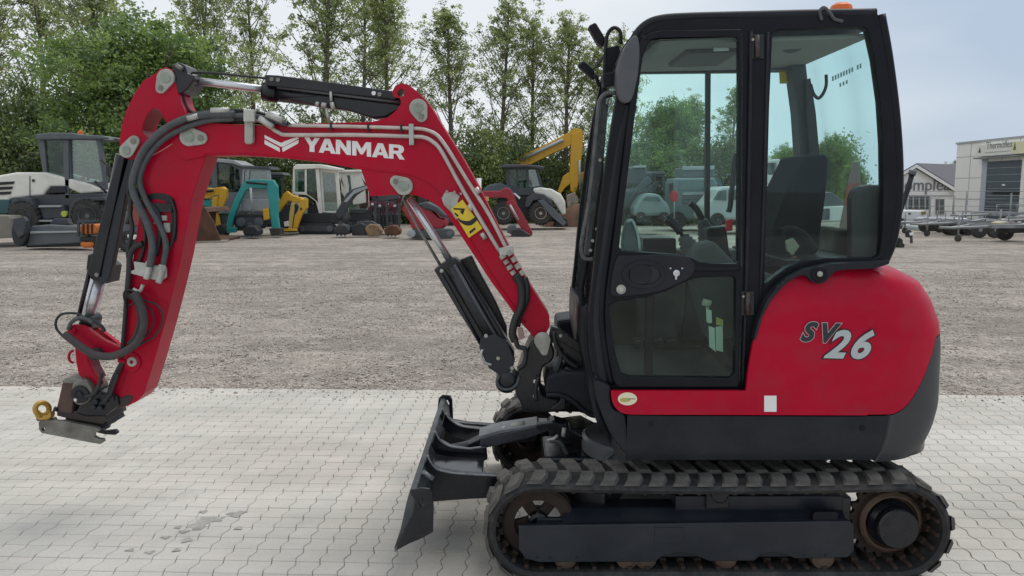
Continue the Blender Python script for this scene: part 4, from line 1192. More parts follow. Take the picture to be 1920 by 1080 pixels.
# ---- cab interior
box('rear_sill', 1.20, 1.58, 3.47, 4.36, 1.345, 1.385, BLACK, CAB, 0.006)
INT = sub('cab_interior', CAB)
box('cab_floor', 0.46, 1.05, YN + 0.06, YF - 0.01, 0.80, 0.83, INTER, INT, 0.005)
plate('seat_back', spline([(1504, 306), (1510, 294), (1520, 290), (1544, 289), (1552, 294), (1554, 310), (1549, 370), (1540, 430), (1530, 478), (1460, 486), (1446, 470), (1450, 430), (1468, 380), (1488, 338)], 3, True), 3.78, 0.36, SEATM, INT, bev=0.035, seg=4)
plate('seat_cushion', [(1330, 500), (1345, 486), (1520, 492), (1525, 560), (1345, 565), (1330, 545)], 3.72, 0.44, SEATM, INT, bev=0.03, seg=3)
plate('seat_base', [(1345, 560), (1500, 560), (1490, 690), (1360, 690)], 3.75, 0.40, SEATM, INT, bev=0.02)
plate('side_console', [(1290, 500), (1305, 460), (1340, 452), (1385, 500), (1470, 520), (1470, 620), (1330, 640)], 3.56, 0.14, INTER, INT, bev=0.02)
tube('arm_rest', [(1466, 436), (1480, 431), (1498, 436), (1516, 452), (1528, 470)], [0.020] * 25, SEATM, INT, 12, 6, Y=3.62)
plate('buckle_bracket', [(1474, 452), (1488, 446), (1500, 462), (1486, 480), (1476, 470)], 3.63, 0.02, mat('beige_bracket', (0.30, 0.30, 0.22), 0.6), INT, bev=0.004)
plate('orange_belt_tag', [(1474, 494), (1492, 480), (1498, 490), (1478, 503)], 3.60, 0.02, mat('orange_tag', (0.5, 0.13, 0.05), 0.6), INT, bev=0.004)
def lever(name, pts, r_, Y, boot=None):
    lv = sub(name, INT)
    tube('grip', pts[:3], r_, PRINTB, lv, 12, 5, Y=Y)
    tube('shaft', pts[1:], r_ * 0.5, STEELB, lv, 10, 4, Y=Y)
    if boot:
        a, b_ = boot
        P = [Vector(W(a[0], a[1], Y)).lerp(W(b_[0], b_[1], Y), k / 12) for k in range(13)]
        tube('rubber_boot', P, [0.022 + 0.035 * k / 12 + (0.006 if k % 2 else -0.002) for k in range(13)], INTER, lv, 16)
lever('left_control_lever', [(1248, 410), (1262, 418), (1276, 436), (1286, 452)], 0.019, 3.72, ((1280, 442), (1302, 480)))
lever('right_control_lever', [(1294, 380), (1306, 392), (1316, 410), (1322, 420)], 0.017, 4.15, ((1316, 412), (1330, 450)))
plate('front_display', spline([(1168, 472), (1170, 430), (1178, 412), (1188, 414), (1200, 460), (1202, 474)], 3, True), 3.58, 0.05, mat('teal_grey_cover', (0.07, 0.10, 0.10), 0.4), INT, bev=0.008)
tube('display_edge', [(1176, 416), (1186, 414), (1196, 440), (1200, 470)], 0.006, mat('pale_edge', (0.4, 0.45, 0.45), 0.4), INT, 8, 4, Y=3.57)
plate('dash_box', [(1206, 446), (1268, 446), (1270, 500), (1206, 500)], 4.2, 0.16, BLACK, INT, bev=0.01)
plate('far_console', [(1200, 468), (1500, 468), (1500, 640), (1200, 640)], 4.22, 0.14, INTER, INT, bev=0.02)
box('lever_stand', 0.62, 0.66, 3.66, 3.70, 0.82, 1.30, BLACK, INT, 0.005)
plate('console_panel', [(1326, 428), (1362, 424), (1368, 470), (1380, 494), (1330, 480)], 3.9, 0.1, BLACK, INT, bev=0.01)
tube('steering_hoop', [(1366, 398), (1370, 380), (1378, 300), (1384, 292)], 0.012, PRINTB, INT, 10, 6, Y=3.6)
plate('red_switch', [(1361, 414), (1374, 410), (1374, 432), (1363, 434)], 3.55, 0.02, mat('red_cap', (0.5, 0.02, 0.03), 0.4), INT, bev=0.003)
tube('travel_lever', [(1288, 500), (1284, 560), (1274, 640)], 0.010, PRINTB, INT, 8, 4, Y=3.9)
for k in range(3):
    plate('foot_pedal', [(1190 + 30 * k, 640), (1214 + 30 * k, 636), (1216 + 30 * k, 650), (1192 + 30 * k, 654)], 3.7 + 0.12 * k, 0.08, STEELB, INT, bev=0.004)
# blade lever with pale labels behind the lower pane
lb = sub('blade_lever', INT)
tube('lever_knob', [(1318, 566), (1332, 570)], 0.016, mat('pale_grip', (0.5, 0.56, 0.48), 0.4), lb, 10, Y=3.52)
tube('lever_stem', [(1326, 572), (1330, 606)], 0.008, mat('pale_stem', (0.55, 0.66, 0.6), 0.5), lb, 8, Y=3.53)
PALE = mat('pale_label', (0.72, 0.86, 0.78), 0.5, emis=None)
plate('label_plate', [(1329, 611), (1340, 615), (1342, 660), (1330, 650)], 3.50, 0.003, PALE, lb)
plate('label_plate', [(1342, 613), (1355, 611), (1356, 660), (1343, 657)], 3.50, 0.003, PALE, lb)
plate('label_plate', [(1324, 580), (1334, 582), (1335, 606), (1325, 603)], 3.50, 0.003, PALE, lb)
plate('yellow_label', [(1343, 594), (1356, 600), (1356, 611), (1343, 609)], 3.50, 0.003, mat('dull_yellow_label', (0.6, 0.56, 0.2), 0.5), lb)

# ------------------------------------------------------------------ boom, arm, swing post
BY, BT = 3.955, 0.18            # near face and width of the boom
# swing post and front bracket
SW = sub('swing_bracket', EX)
plate('swing_post', spline([(997, 640), (1012, 634), (1030, 640), (1040, 660), (1034, 678), (1018, 690), (1014, 720), (1020, 742), (1050, 750), (1052, 768), (1030, 774), (985, 772), (976, 756), (966, 734), (972, 700), (985, 665)], 3, True), BY - 0.03, 0.24, STEELB, SW, bev=0.01)
plate('mount_casting', [(1026, 706), (1040, 700), (1112, 696), (1120, 720), (1130, 774), (1122, 784), (1104, 778), (1084, 758), (1062, 746), (1030, 742), (1022, 736)], BY - 0.10, 0.38, GREYP, SW, bev=0.012)
tube('mount_rib', [(1024, 741), (1048, 741), (1068, 748), (1088, 764), (1108, 778), (1130, 780)], 0.012, GREYP, SW, 10, 5, Y=BY - 0.11)
plate('upper_link', [(1034, 614), (1046, 618), (1064, 630), (1086, 648), (1108, 662), (1110, 694), (1060, 696), (1050, 690), (1048, 672), (1056, 680), (1062, 672), (1056, 656), (1042, 646), (1030, 640)], BY + 0.02, 0.10, STEELB, SW, bev=0.006)
plate('upper_link_bar', [(1034, 612), (1046, 616), (1108, 656), (1110, 668), (1100, 670), (1030, 628)], BY + 0.0, 0.03, STEELB, SW, bev=0.004)
for q in ((1051, 630), (1062, 630)):
    p = W(q[0], q[1], BY - 0.01); lathe('link_bolt', (p.x, BY, p.z), (0, -1, 0), [(0.008, 0), (0.008, 0.008)], ZINC if q[0] < 1060 else STEELB, SW, 10)
plate('boom_foot_cap', teardrop(1017, 639, 15.5, 1021, 660, 7), BY - 0.045, 0.02, CAPM, SW, bev=0.004)
plate('lower_pivot_lug', [(1050, 752), (1051, 740), (1062, 744), (1060, 768), (1040, 772), (1030, 768)], BY - 0.06, 0.3, STEELB, SW, bev=0.006)
for k, pts in enumerate(([(1040, 640), (1052, 668), (1046, 690), (1040, 708)], [(1060, 690), (1084, 699), (1104, 694), (1108, 680)], [(1010, 706), (1004, 730), (1006, 752)], [(1038, 622), (1044, 650), (1064, 676), (1084, 690)])):
    tube('front_hose', pts, 0.011, HOSE, SW, 8, 5, Y=BY - 0.04)
for q in ((1004, 716), (1007, 729), (1003, 743)):
    p = W(q[0], q[1], BY - 0.04); lathe('pin_end', (p.x, BY - 0.03, p.z), (0, -1, 0), [(0.011, 0), (0.010, 0.008)], WHITE if q[1] < 720 else CAPM, SW, 10)

BOOM = sub('boom', EX)
boom_o = [(320, 262), (322, 244), (332, 230), (346, 222), (372, 228), (400, 231), (440, 233), (500, 235), (560, 232), (640, 230), (700, 228), (728, 220), (744, 206), (752, 194), (750, 184), (738, 182), (735, 172), (741, 161), (753, 156), (766, 159),
          (783, 172), (799, 188), (812, 206), (826, 230), (846, 262), (870, 300), (900, 354), (930, 416), (960, 474), (990, 528), (1015, 568), (1030, 592), (1031, 612), (1024, 624), (1012, 636), (1000, 632), (992, 622), (972, 600), (953, 572), (920, 527), (887, 476), (858, 432),
          (842, 408), (826, 390), (806, 376), (784, 367), (762, 364), (694, 368), (686, 344), (677, 318), (600, 304), (530, 296), (454, 291), (384, 292), (348, 300), (330, 288)]
plate('boom_body', boom_o, BY, BT, RED, BOOM, holes=[circ(752, 174, 7, 8, 14)], bev=0.007)
# raised weld flange along the lower edge
fl = spline([(384, 291), (454, 290), (530, 295), (600, 303), (677, 317), (740, 324), (775, 330), (800, 342), (820, 360), (836, 382), (856, 412), (890, 464), (925, 520), (960, 570), (985, 606)], 4)
tube('weld_seam', [W(x, y - 1, BY - 0.001) for x, y in fl], 0.0042, RED, BOOM, 8)
def cap(name, x0, y0, r0, x1, y1, r1, par, Y=BY):
    g = sub(name, par)
    plate('cap_plate', teardrop(x0, y0, r0, x1, y1, r1), Y - 0.014, 0.016, CAPM, g, bev=0.003)
    big = (x0, y0, r0) if r0 > r1 else (x1, y1, r1); sml = (x1, y1, r1) if r0 > r1 else (x0, y0, r0)
    p = W(big[0], big[1], Y - 0.014); lathe('pin_face', (p.x, Y - 0.012, p.z), (0, -1, 0), [(big[2] * .55 / 370, 0), (big[2] * .52 / 370, 0.006), (big[2] * .3 / 370, 0.0062), (0.0, 0.004)], mat('green_grey_pin', (0.26, 0.30, 0.25), 0.55, var=0.2, vscale=30), g, 18)
    p = W(sml[0], sml[1], Y - 0.014); lathe('retaining_bolt', (p.x, Y - 0.012, p.z), (0, -1, 0), [(sml[2] * .5 / 370, 0), (sml[2] * .5 / 370, 0.006)], WORN, g, 6)
cap('pin_cap', 784, 202, 17, 790, 218, 11, BOOM)
cap('pin_cap', 757, 349, 17, 742, 340, 11, BOOM)
cap('pin_cap', 354, 256, 18, 376, 259, 12, BOOM)
# cover plate with warning sticker
plate('arm_cover_plate', [(828, 372), (834, 361), (852, 360), (862, 368), (858, 378), (866, 392), (855, 412), (846, 398), (832, 384)], BY - 0.008, 0.01, CAPM, BOOM, bev=0.002)
for q in ((838, 359), (852, 360), (864, 363)):
    p = W(q[0], q[1], BY - 0.01); lathe('cover_bolt', (p.x, BY - 0.004, p.z), (0, -1, 0), [(0.007, 0), (0.007, 0.008)], mat('pink_grey_bolt', (0.4, 0.25, 0.27), 0.5), BOOM, 8)
ws = sub('warning_sticker', BOOM)
plate('sticker_base', [(846, 392), (867, 374), (905, 428), (879, 446)], BY - 0.0095, 0.0015, YEL, ws)
plate('sticker_print', [(850, 390), (872, 391), (868, 403), (862, 397), (866, 394), (851, 393)], BY - 0.0105, 0.001, PRINTB, ws)
plate('sticker_print', spline([(858, 408), (866, 413), (880, 414), (892, 406), (895, 412), (884, 422), (872, 422), (861, 415)], 3, True), BY - 0.0105, 0.001, PRINTB, ws)
plate('sticker_print', [(880, 434), (890, 426), (892, 430), (881, 439)], BY - 0.0105, 0.001, PRINTB, ws)
plate('sticker_print', [(853, 398), (860, 404), (858, 407), (852, 401)], BY - 0.0105, 0.001, PRINTB, ws)
# maker's emblem and lettering
em = sub('maker_emblem', BOOM)
for pts in ([(496, 253), (522, 266), (528, 268), (533, 265), (558, 256), (560, 260), (531, 275), (526, 275), (496, 259)],
            [(496, 262), (524, 277), (525, 285), (496, 270)], [(529, 277), (560, 262), (559, 269), (530, 285)]):
    plate('emblem_bar', pts, BY - 0.0015, 0.0014, WHITE, em)
nm = sub('maker_name', BOOM)
GL = {'Y': ([(0, 1), (.33, 1), (.5, .68), (.68, 1), (1, 1), (.66, .42), (.66, 0), (.35, 0), (.35, .42)], [], .93),
      'A': ([(0, 0), (.3, 0), (.37, .18), (.70, .18), (.77, 0), (1.08, 0), (.70, 1), (.37, 1)], [[(.44, .38), (.63, .38), (.535, .68)]], 1.08),
      'N': ([(0, 0), (0, 1), (.28, 1), (.68, .46), (.68, 1), (.95, 1), (.95, 0), (.68, 0), (.27, .55), (.27, 0)], [], 1.03),
      'M': ([(0, 0), (0, 1), (.33, 1), (.6, .5), (.87, 1), (1.2, 1), (1.2, 0), (.93, 0), (.93, .58), (.68, .12), (.52, .12), (.27, .58), (.27, 0)], [], 1.25),
      'R': ([(0, 0), (0, 1), (.66, 1), (.88, .92), (.96, .7), (.88, .5), (.73, .4), (.99, 0), (.66, 0), (.45, .36), (.28, .36), (.28, 0)], [[(.28, .57), (.28, .79), (.56, .79), (.64, .68), (.56, .57)]], 1.0)}
word = 'YANMAR'; adv = sum(GL[c][2] for c in word)
sx_ = 189.0 / adv; x = 0.0
for ch in word:
    out, hs, w_ = GL[ch]
    def mp(q):
        X = (x + q[0]) * sx_; t = X / 189.0
        base = 283.5 + 16.0 * t; hgt = 27.0
        return (570 + X, base - q[1] * hgt)
    plate('letter', [mp(q) for q in out], BY - 0.0015, 0.0014, WHITE, nm, holes=[[mp(q) for q in h] for h in hs])
    x += w_
# steel pipes along the boom
pA = [(540, 235), (640, 237), (719, 239), (780, 241), (800, 244), (816, 251), (828, 263), (845, 288), (877, 340), (917, 403), (950, 467)]
pB = [(475, 221), (490, 227), (508, 239), (524, 249), (545, 253), (665, 253), (770, 256), (796, 258), (813, 267), (828, 284), (860, 342), (900, 410), (938, 473)]
tube('steel_pipe', pA, 0.0095, PIPE, BOOM, 12, 6, Y=BY - 0.016)
tube('steel_pipe', pB, 0.0105, PIPE, BOOM, 12, 6, Y=BY - 0.018)
for q in ((770, 232, 778, 272),):
    plate('pipe_clamp', [(q[0] - 4, q[1]), (q[0] + 5, q[1]), (q[0] + 6, q[3]), (q[0] - 3, q[3])], BY - 0.034, 0.032, ZINC, BOOM, bev=0.003)
for (x, y) in ((620, 236.5), (690, 238.5), (752, 240)):
    plate('pipe_band', [(x - 2, y - 7), (x + 2, y - 7), (x + 2, y + 7), (x - 2, y + 7)], BY - 0.03, 0.02, STEELB, BOOM, bev=0.002)
for (x, y) in ((879, 383), (903, 437), (892, 352)):
    tube('pipe_sleeve', [(x, y), (x + 7, y + 11)], 0.0125, PIPE, BOOM, 12, Y=BY - 0.018)
for k in range(4):
    for (ax, ay, bx, by) in ((940, 478, 966, 518), (953, 470, 984, 520)):
        t = k / 4.0
        q0 = (ax + (bx - ax) * t, ay + (by - ay) * t); q1 = (ax + (bx - ax) * (t + .16), ay + (by - ay) * (t + .16))
        tube('pipe_union', [q0, q1], 0.0165 if k % 2 == 0 else 0.0135, CAPM if k < 3 else ZINC, BOOM, 6, Y=BY - 0.02, smooth=False)
plate('pipe_clamp', [(934, 466), (960, 460), (964, 474), (938, 482)], BY - 0.03, 0.03, ZINC, BOOM, bev=0.003)
tube('boom_hose', [(966, 516), (976, 532), (979, 552), (977, 575), (966, 600), (961, 625), (966, 640)], 0.020, HOSE, BOOM, 12, 6, Y=BY - 0.03)
tube('boom_hose', [(984, 520), (988, 540), (986, 565), (974, 592), (970, 612)], 0.016, HOSE, BOOM, 12, 6, Y=BY - 0.02)
tube('boom_hose', [(966, 636), (972, 650), (985, 655), (984, 680), (972, 692)], 0.012, HOSE, BOOM, 10, 6, Y=BY - 0.05)
plate('hose_clip', [(970, 616), (980, 614), (984, 634), (973, 638)], BY - 0.06, 0.02, mat('pinkish_clip', (0.3, 0.2, 0.18), 0.5), BOOM, bev=0.003)
# white clamp post and hose bundle at the boom head
plate('hose_clamp_post', [(458, 226), (474, 226), (474, 266), (470, 270), (461, 270), (458, 266)], BY - 0.035, 0.032, CAPM, BOOM, bev=0.004)
plate('hose_clamp_block', [(456, 205), (476, 205), (477, 228), (456, 228)], BY - 0.06, 0.10, ZINC, BOOM, bev=0.004)
for k, (dy, r_, m_) in enumerate(((0, 0.012, HOSEG), (-7, 0.009, HOSEG), (6, 0.012, HOSEB), (12, 0.009, HOSE))):
    tube('pressure_hose', [(345, 226 + dy * .8), (372, 220 + dy), (410, 218 + dy), (466, 217 + dy), (500, 222 + dy * .8), (538, 233 + dy * .2)], r_, m_, BOOM, 10, 6, Y=BY + (0.02 + 0.02 * k) - 0.05)
for (x0, y0, x1, y1) in ((352, 222, 372, 217), (396, 208, 430, 207), (500, 214, 530, 226), (486, 222, 512, 238)):
    tube('hose_fitting', [(x0, y0), (x1, y1)], 0.015, ZINC, BOOM, 8, Y=BY - 0.045)
# arm cylinder above the boom
AC = sub('arm_cylinder', EX)
YA = BY + BT / 2
tube('cylinder_rod', [(352, 150), (500, 168)], 0.019, CHROME, AC, 20, Y=YA)
tube('rod_end', [(330, 147), (372, 152)], 0.033, STEELB, AC, 16, Y=YA)
tube('cylinder_barrel', [(497, 172), (772, 206)], 0.041, STEELB, AC, 24, Y=YA)
tube('barrel_gland', [(494, 171.5), (520, 175)], 0.046, STEELB, AC, 24, Y=YA)
plate('barrel_guard', [(497, 140), (520, 141), (640, 157), (745, 172), (743, 186), (735, 186), (600, 171), (497, 160)], YA - 0.07, 0.13, STEELB, AC, bev=0.005)
tube('barrel_tube', [(520, 163), (640, 178), (760, 193)], 0.009, mat('grey_rail', (0.09, 0.09, 0.1), 0.35), AC, 8, Y=YA - 0.05)
plate('valve_block', [(520, 186), (560, 190), (596, 200), (650, 206), (700, 222), (722, 220), (748, 206), (756, 196), (600, 178)], YA - 0.05, 0.10, STEELB, AC, bev=0.008)
for q in ((510, 149), (522, 150), (701, 175), (712, 177)):
    p = W(q[0], q[1], YA - 0.07); lathe('guard_bolt', (p.x, YA - 0.07, p.z), (0, -1, 0), [(0.011, 0), (0.010, 0.010)], WORN if q[0] != 701 else WHITE, AC, 10)
for (x0, y0, x1, y1, r_) in ((592, 194, 598, 196, .012), (603, 196, 612, 198, .013), (620, 172, 621, 190, .007), (622, 192, 625, 204, .011), (612, 204, 616, 226, .008)):
    tube('valve_fitting', [(x0, y0), (x1, y1)], r_, ZINC, AC, 10, Y=YA - 0.07)
tube('cylinder_hose', [(352, 136), (400, 137), (450, 142), (500, 147)], 0.006, HOSE, AC, 8, 5, Y=YA)
plate('rod_clevis', [(322, 122), (334, 116), (346, 122), (352, 138), (364, 142), (364, 150), (350, 168), (338, 176), (330, 172)], YA - 0.08, 0.16, STEELB, AC, bev=0.006)
tube('clevis_fitting', [(330, 122), (342, 130)], 0.012, WORN, AC, 8, Y=YA - 0.09)

# boom cylinder in front
BC = sub('boom_cylinder', EX)
YBc = BY + 0.06
tube('cylinder_rod', [(768, 372), (846, 492)], 0.0185, CHROME, BC, 20, Y=YBc)
tube('rod_rail', [(757, 374), (780, 420), (826, 498)], 0.0075, WORN, BC, 10, Y=YBc - 0.03)
plate('cylinder_guard', [(813, 506), (828, 494), (850, 483), (858, 488), (866, 500), (910, 570), (965, 662), (962, 684), (945, 700), (920, 690), (900, 650), (860, 585)], YBc - 0.055, 0.11, STEELB, BC, bev=0.008)
tube('barrel', [(846, 500), (944, 668)], 0.040, STEELB, BC, 24, Y=YBc - 0.04)
tube('barrel_tube', [(852, 496), (900, 580), (958, 676)], 0.010, mat('blue_grey_rail', (0.07, 0.075, 0.09), 0.3), BC, 8, Y=YBc - 0.07)
tube('barrel_tube', [(826, 512), (870, 590), (905, 652)], 0.009, STEELB, BC, 8, Y=YBc - 0.06)
plate('pivot_guard', [(902, 632), (930, 626), (952, 642), (966, 676), (960, 694), (940, 706), (916, 690), (898, 652)], YBc - 0.085, 0.05, FRAMEB, BC, bev=0.006)
for q in ((911, 630), (934, 672), (828, 508), (960, 690)):
    p = W(q[0], q[1], YBc - 0.09); lathe('guard_bolt', (p.x, YBc - 0.08, p.z), (0, -1, 0), [(0.010, 0), (0.009, 0.014)], CAPM, BC, 10)
plate('second_guard', [(860, 488), (884, 479), (896, 504), (930, 566), (950, 612), (952, 654), (940, 640), (905, 574), (872, 520)], YBc + 0.10, 0.05, STEELB, BC, bev=0.006)
p = W(950, 710, YBc); lathe('foot_pin', (p.x, YBc - 0.09, p.z), (0, 1, 0), [(0.02, 0), (0.045, 0.004), (0.056, 0.01), (0.056, 0.17), (0.02, 0.175)], STEELB, BC, 24)
tube('foot_hose', [(936, 706), (932, 716), (940, 728), (955, 730), (968, 722), (974, 706)], 0.008, HOSEG, BC, 8, 5, Y=YBc - 0.10)
tube('foot_hose', [(905, 655), (902, 668), (910, 680), (922, 684)], 0.007, ZINC, BC, 8, 5, Y=YBc - 0.09)

# arm (dipper)
ARM = sub('dipper_arm', EX)
AY, AT = 3.965, 0.16
arm_o = [(293, 136), (300, 129), (310, 126), (322, 130), (330, 142), (331, 160), (338, 190), (348, 212), (362, 226), (396, 240), (400, 262), (388, 290), (374, 330), (360, 372), (349, 430), (340, 480), (326, 540), (308, 610), (288, 680), (270, 738), (258, 752), (240, 761), (222, 766), (208, 756), (206, 742), (216, 720),
         (222, 690), (228, 650), (233, 600), (238, 550), (250, 480), (262, 400), (268, 345), (264, 315), (256, 300), (242, 299), (230, 296), (224, 284), (224, 262), (228, 236), (236, 208), (250, 178), (268, 152)]
slot = spline([(270, 252), (267, 240), (272, 224), (280, 210), (290, 203), (299, 207), (307, 222), (313, 236), (300, 248), (285, 262)], 3, True)
plate('arm_body', arm_o, AY, AT, RED, ARM, holes=[slot], bev=0.006)
cap('pin_cap', 310, 146, 17, 301, 165, 10, ARM, AY)
cap('pin_cap', 237, 282, 14, 250, 265, 11, ARM, AY)
pth = [(268, 300), (300, 284), (335, 262)]
tube('weld_seam', pth, 0.003, mat('pale_weld', (0.55, 0.22, 0.22), 0.5), ARM, 6, 5, Y=AY)
# plate pocket with fittings
plate('hose_pocket_frame', spline([(262, 390), (276, 366), (300, 362), (322, 370), (331, 392), (331, 450), (322, 440), (320, 396), (310, 378), (285, 374), (272, 390)], 3, True), AY - 0.004, 0.006, PRINTB, ARM)
plate('pocket_block', [(274, 380), (322, 382), (322, 398), (276, 398)], AY - 0.02, 0.02, STEELB, ARM, bev=0.003)
for q in ((288, 402, 300, 420), (298, 404, 312, 414), (306, 418, 318, 436)):
    plate('pocket_fitting', [(q[0], q[1]), (q[2], q[1]), (q[2], q[3]), (q[0], q[3])], AY - 0.018, 0.02, CAPM, ARM, bev=0.003)
plate('side_dark_tab', [(322, 525), (337, 515), (334, 536), (322, 540)], AY + 0.06, 0.05, BLACK, ARM, bev=0.003)
# manifold bracket
mb = sub('hose_manifold', ARM)
plate('bracket_plate', [(250, 490), (276, 494), (312, 502), (312, 520), (300, 528), (242, 512), (242, 508), (252, 506)], AY - 0.03, 0.012, ZINC, mb, bev=0.003)
for (x, y) in ((281, 495), (304, 502)):
    tube('swivel_fitting', [(x, y - 6), (x - 2, y + 10), (x - 7, y + 28)], 0.015, ZINC, mb, 10, 4, Y=AY - 0.045)
    tube('swivel_nut', [(x, y - 4), (x - 1, y + 4)], 0.021, CAPM, mb, 6, Y=AY - 0.045, smooth=False)
tube('elbow_fitting', [(250, 542), (262, 546), (268, 534)], 0.009, ZINC, mb, 8, 4, Y=AY - 0.04)
# grey sleeved hoses
tube('sleeved_hose', [(440, 214), (400, 214), (360, 219), (326, 232), (296, 252), (270, 282), (256, 312), (248, 345), (252, 366), (262, 390), (273, 412), (282, 438), (286, 462), (284, 482), (281, 500)], 0.0175, HOSEG, ARM, 12, 6, Y=AY - 0.05)
tube('sleeved_hose', [(440, 222), (390, 226), (345, 240), (306, 262), (280, 290), (265, 320), (262, 345), (270, 368), (282, 392), (297, 418), (308, 444), (311, 464), (308, 486), (304, 506)], 0.0145, HOSEG, ARM, 12, 6, Y=AY - 0.035)
tube('arm_hose', [(248, 350), (244, 400), (248, 430), (240, 470), (243, 500), (238, 540), (235, 590), (231, 640), (228, 670)], 0.011, HOSE, ARM, 10, 6, Y=AY - 0.02)
tube('arm_hose', [(268, 456), (252, 464), (244, 480), (242, 512), (240, 545), (246, 560)], 0.014, HOSE, ARM, 10, 6, Y=AY - 0.025)
tube('arm_hose', [(262, 345), (272, 372), (296, 400), (300, 440), (292, 480)], 0.012, HOSE, ARM, 10, 6, Y=AY - 0.02)
tube('tool_hose', [(252, 548), (262, 566), (269, 592), (268, 618), (256, 642), (236, 658), (208, 668), (182, 666), (160, 656), (138, 640), (120, 626)], 0.019, HOSEB, ARM, 12, 6, Y=AY - 0.08)
tube('tool_hose', [(244, 552), (258, 570), (262, 600), (256, 628), (242, 646)], 0.013, HOSE, ARM, 12, 6, Y=AY - 0.05)
tube('signal_cable', [(236, 576), (232, 552), (238, 544), (250, 546), (272, 564), (292, 570), (304, 588), (302, 610), (290, 630), (270, 642), (240, 660)], 0.005, HOSE, ARM, 8, 6, Y=AY - 0.05)
tube('signal_cable', [(240, 574), (262, 566), (284, 584), (288, 606), (278, 626), (262, 640)], 0.004, HOSE, ARM, 8, 6, Y=AY - 0.04)

tube('arm_hose', [(262, 352), (258, 380), (266, 410), (272, 440), (268, 470), (260, 492)], 0.008, HOSE, ARM, 8, 6, Y=AY - 0.015)
tube('arm_hose', [(320, 372), (328, 400), (326, 440), (316, 470), (308, 500)], 0.008, HOSE, ARM, 8, 6, Y=AY - 0.012)
tube('arm_hose', [(250, 300), (244, 330), (240, 360), (246, 390), (238, 420)], 0.009, HOSE, ARM, 8, 6, Y=AY - 0.01)
tube('arm_hose', [(360, 212), (420, 206), (480, 210), (516, 222), (544, 232)], 0.006, HOSE, ARM, 8, 6, Y=AY - 0.03)
tube('arm_hose', [(340, 160), (344, 184), (352, 204), (368, 216)], 0.008, HOSE, ARM, 8, 5, Y=AY + 0.05)
tube('arm_hose', [(330, 168), (336, 196), (350, 218)], 0.007, HOSE, ARM, 8, 5, Y=AY + 0.09)
tube('coupler_hose', [(190, 700), (186, 722), (176, 738), (160, 744)], 0.009, HOSE, ARM, 8, 5, Y=AY - 0.06)
tube('coupler_hose', [(222, 700), (214, 720), (206, 740), (192, 756)], 0.008, HOSE, ARM, 8, 5, Y=AY - 0.05)
# bucket cylinder along the arm
KC = sub('bucket_cylinder', EX)
YK = AY + AT / 2
tube('cylinder_barrel', [(236, 292), (189, 524)], 0.047, STEELB, KC, 24, Y=YK - 0.02)
plate('barrel_guard', [(222, 290), (234, 292), (216, 380), (196, 470), (186, 520), (166, 516), (164, 508), (172, 478), (204, 350)], YK - 0.09, 0.12, STEELB, KC, bev=0.006)
plate('barrel_rail', [(240, 296), (247, 298), (226, 420), (210, 500), (201, 532), (186, 530), (206, 420)], YK - 0.08, 0.04, FRAMEB, KC, bev=0.005)
tube('cylinder_rod', [(186, 520), (163, 606)], 0.034, CHROME, KC, 20, Y=YK)
tube('guard_rod', [(170, 500), (146, 600)], 0.011, STEELB, KC, 10, Y=YK - 0.05)
p = W(182, 515, YK - 0.09); lathe('guard_bolt', (p.x, YK - 0.09, p.z), (0, -1, 0), [(0.012, 0), (0.010, 0.008)], WORN, KC, 10)
plate('gland_block', [(164, 478), (176, 474), (206, 500), (201, 532), (185, 530), (166, 516), (161, 504)], YK - 0.07, 0.13, STEELB, KC, bev=0.006)
plate('rod_eye', teardrop(158, 612, 13, 162, 602, 12), YK - 0.05, 0.10, STEELB, KC, bev=0.006)

# bucket linkage
LK = sub('bucket_linkage', EX)
plate('idler_link', spline([(129, 624), (127, 614), (136, 609), (158, 612), (176, 624), (196, 638), (222, 650), (236, 660), (238, 674), (226, 676), (196, 664), (170, 656), (146, 646)], 3, True), YK - 0.10, 0.03, RED, LK, bev=0.005)
plate('idler_link', spline([(150, 606), (175, 610), (196, 624), (228, 650), (234, 662), (222, 660), (190, 640), (160, 624)], 3, True), YK + 0.07, 0.03, RED, LK, bev=0.005)
plate('tipping_link', [(139, 644), (150, 650), (163, 656), (166, 680), (176, 700), (190, 716), (188, 724), (176, 722), (158, 712), (147, 704), (142, 680)], YK - 0.09, 0.03, RED, LK, bev=0.006)
plate('tipping_link', [(154, 652), (172, 660), (177, 684), (188, 704), (199, 720), (194, 730), (182, 722), (168, 700), (160, 680)], YK + 0.05, 0.03, RED, LK, bev=0.006)
plate('link_web', [(150, 664), (166, 668), (172, 690), (184, 712), (172, 712), (156, 690)], YK - 0.05, 0.09, mat('shaded_red_steel', (0.12, 0.004, 0.012), 0.5), LK, bev=0.004)  # darker red paints in the shade inside the hollow link
tube('lifting_ring', [W(141 + 8 * math.cos(a) - 4, 669 + 11 * math.sin(a), YK - 0.05) for a in [R(90 + 18 * k) for k in range(11)]], 0.007, RED, LK, 8)
p = W(136, 620, YK - 0.10); lathe('link_pin', (p.x, YK - 0.10, p.z), (0, -1, 0), [(0.02, 0), (0.02, 0.01), (0.012, 0.012)], RED, LK, 18)
p = W(243, 680, AY - 0.02); lathe('lower_pin', (p.x, AY, p.z), (0, -1, 0), [(0.050, -0.01), (0.050, 0.010), (0.045, 0.014), (0.030, 0.016), (0.026, 0.022)], RED, LK, 24)
p = W(246, 679, AY - 0.03); lathe('pin_face', (p.x, AY - 0.018, p.z), (0, -1, 0), [(0.024, 0), (0.024, 0.008), (0.010, 0.010), (0.010, 0.002)], CAPM, LK, 18)
tube('pin_keeper', [(222, 676), (236, 678)], 0.010, RED, LK, 10, Y=AY - 0.025)
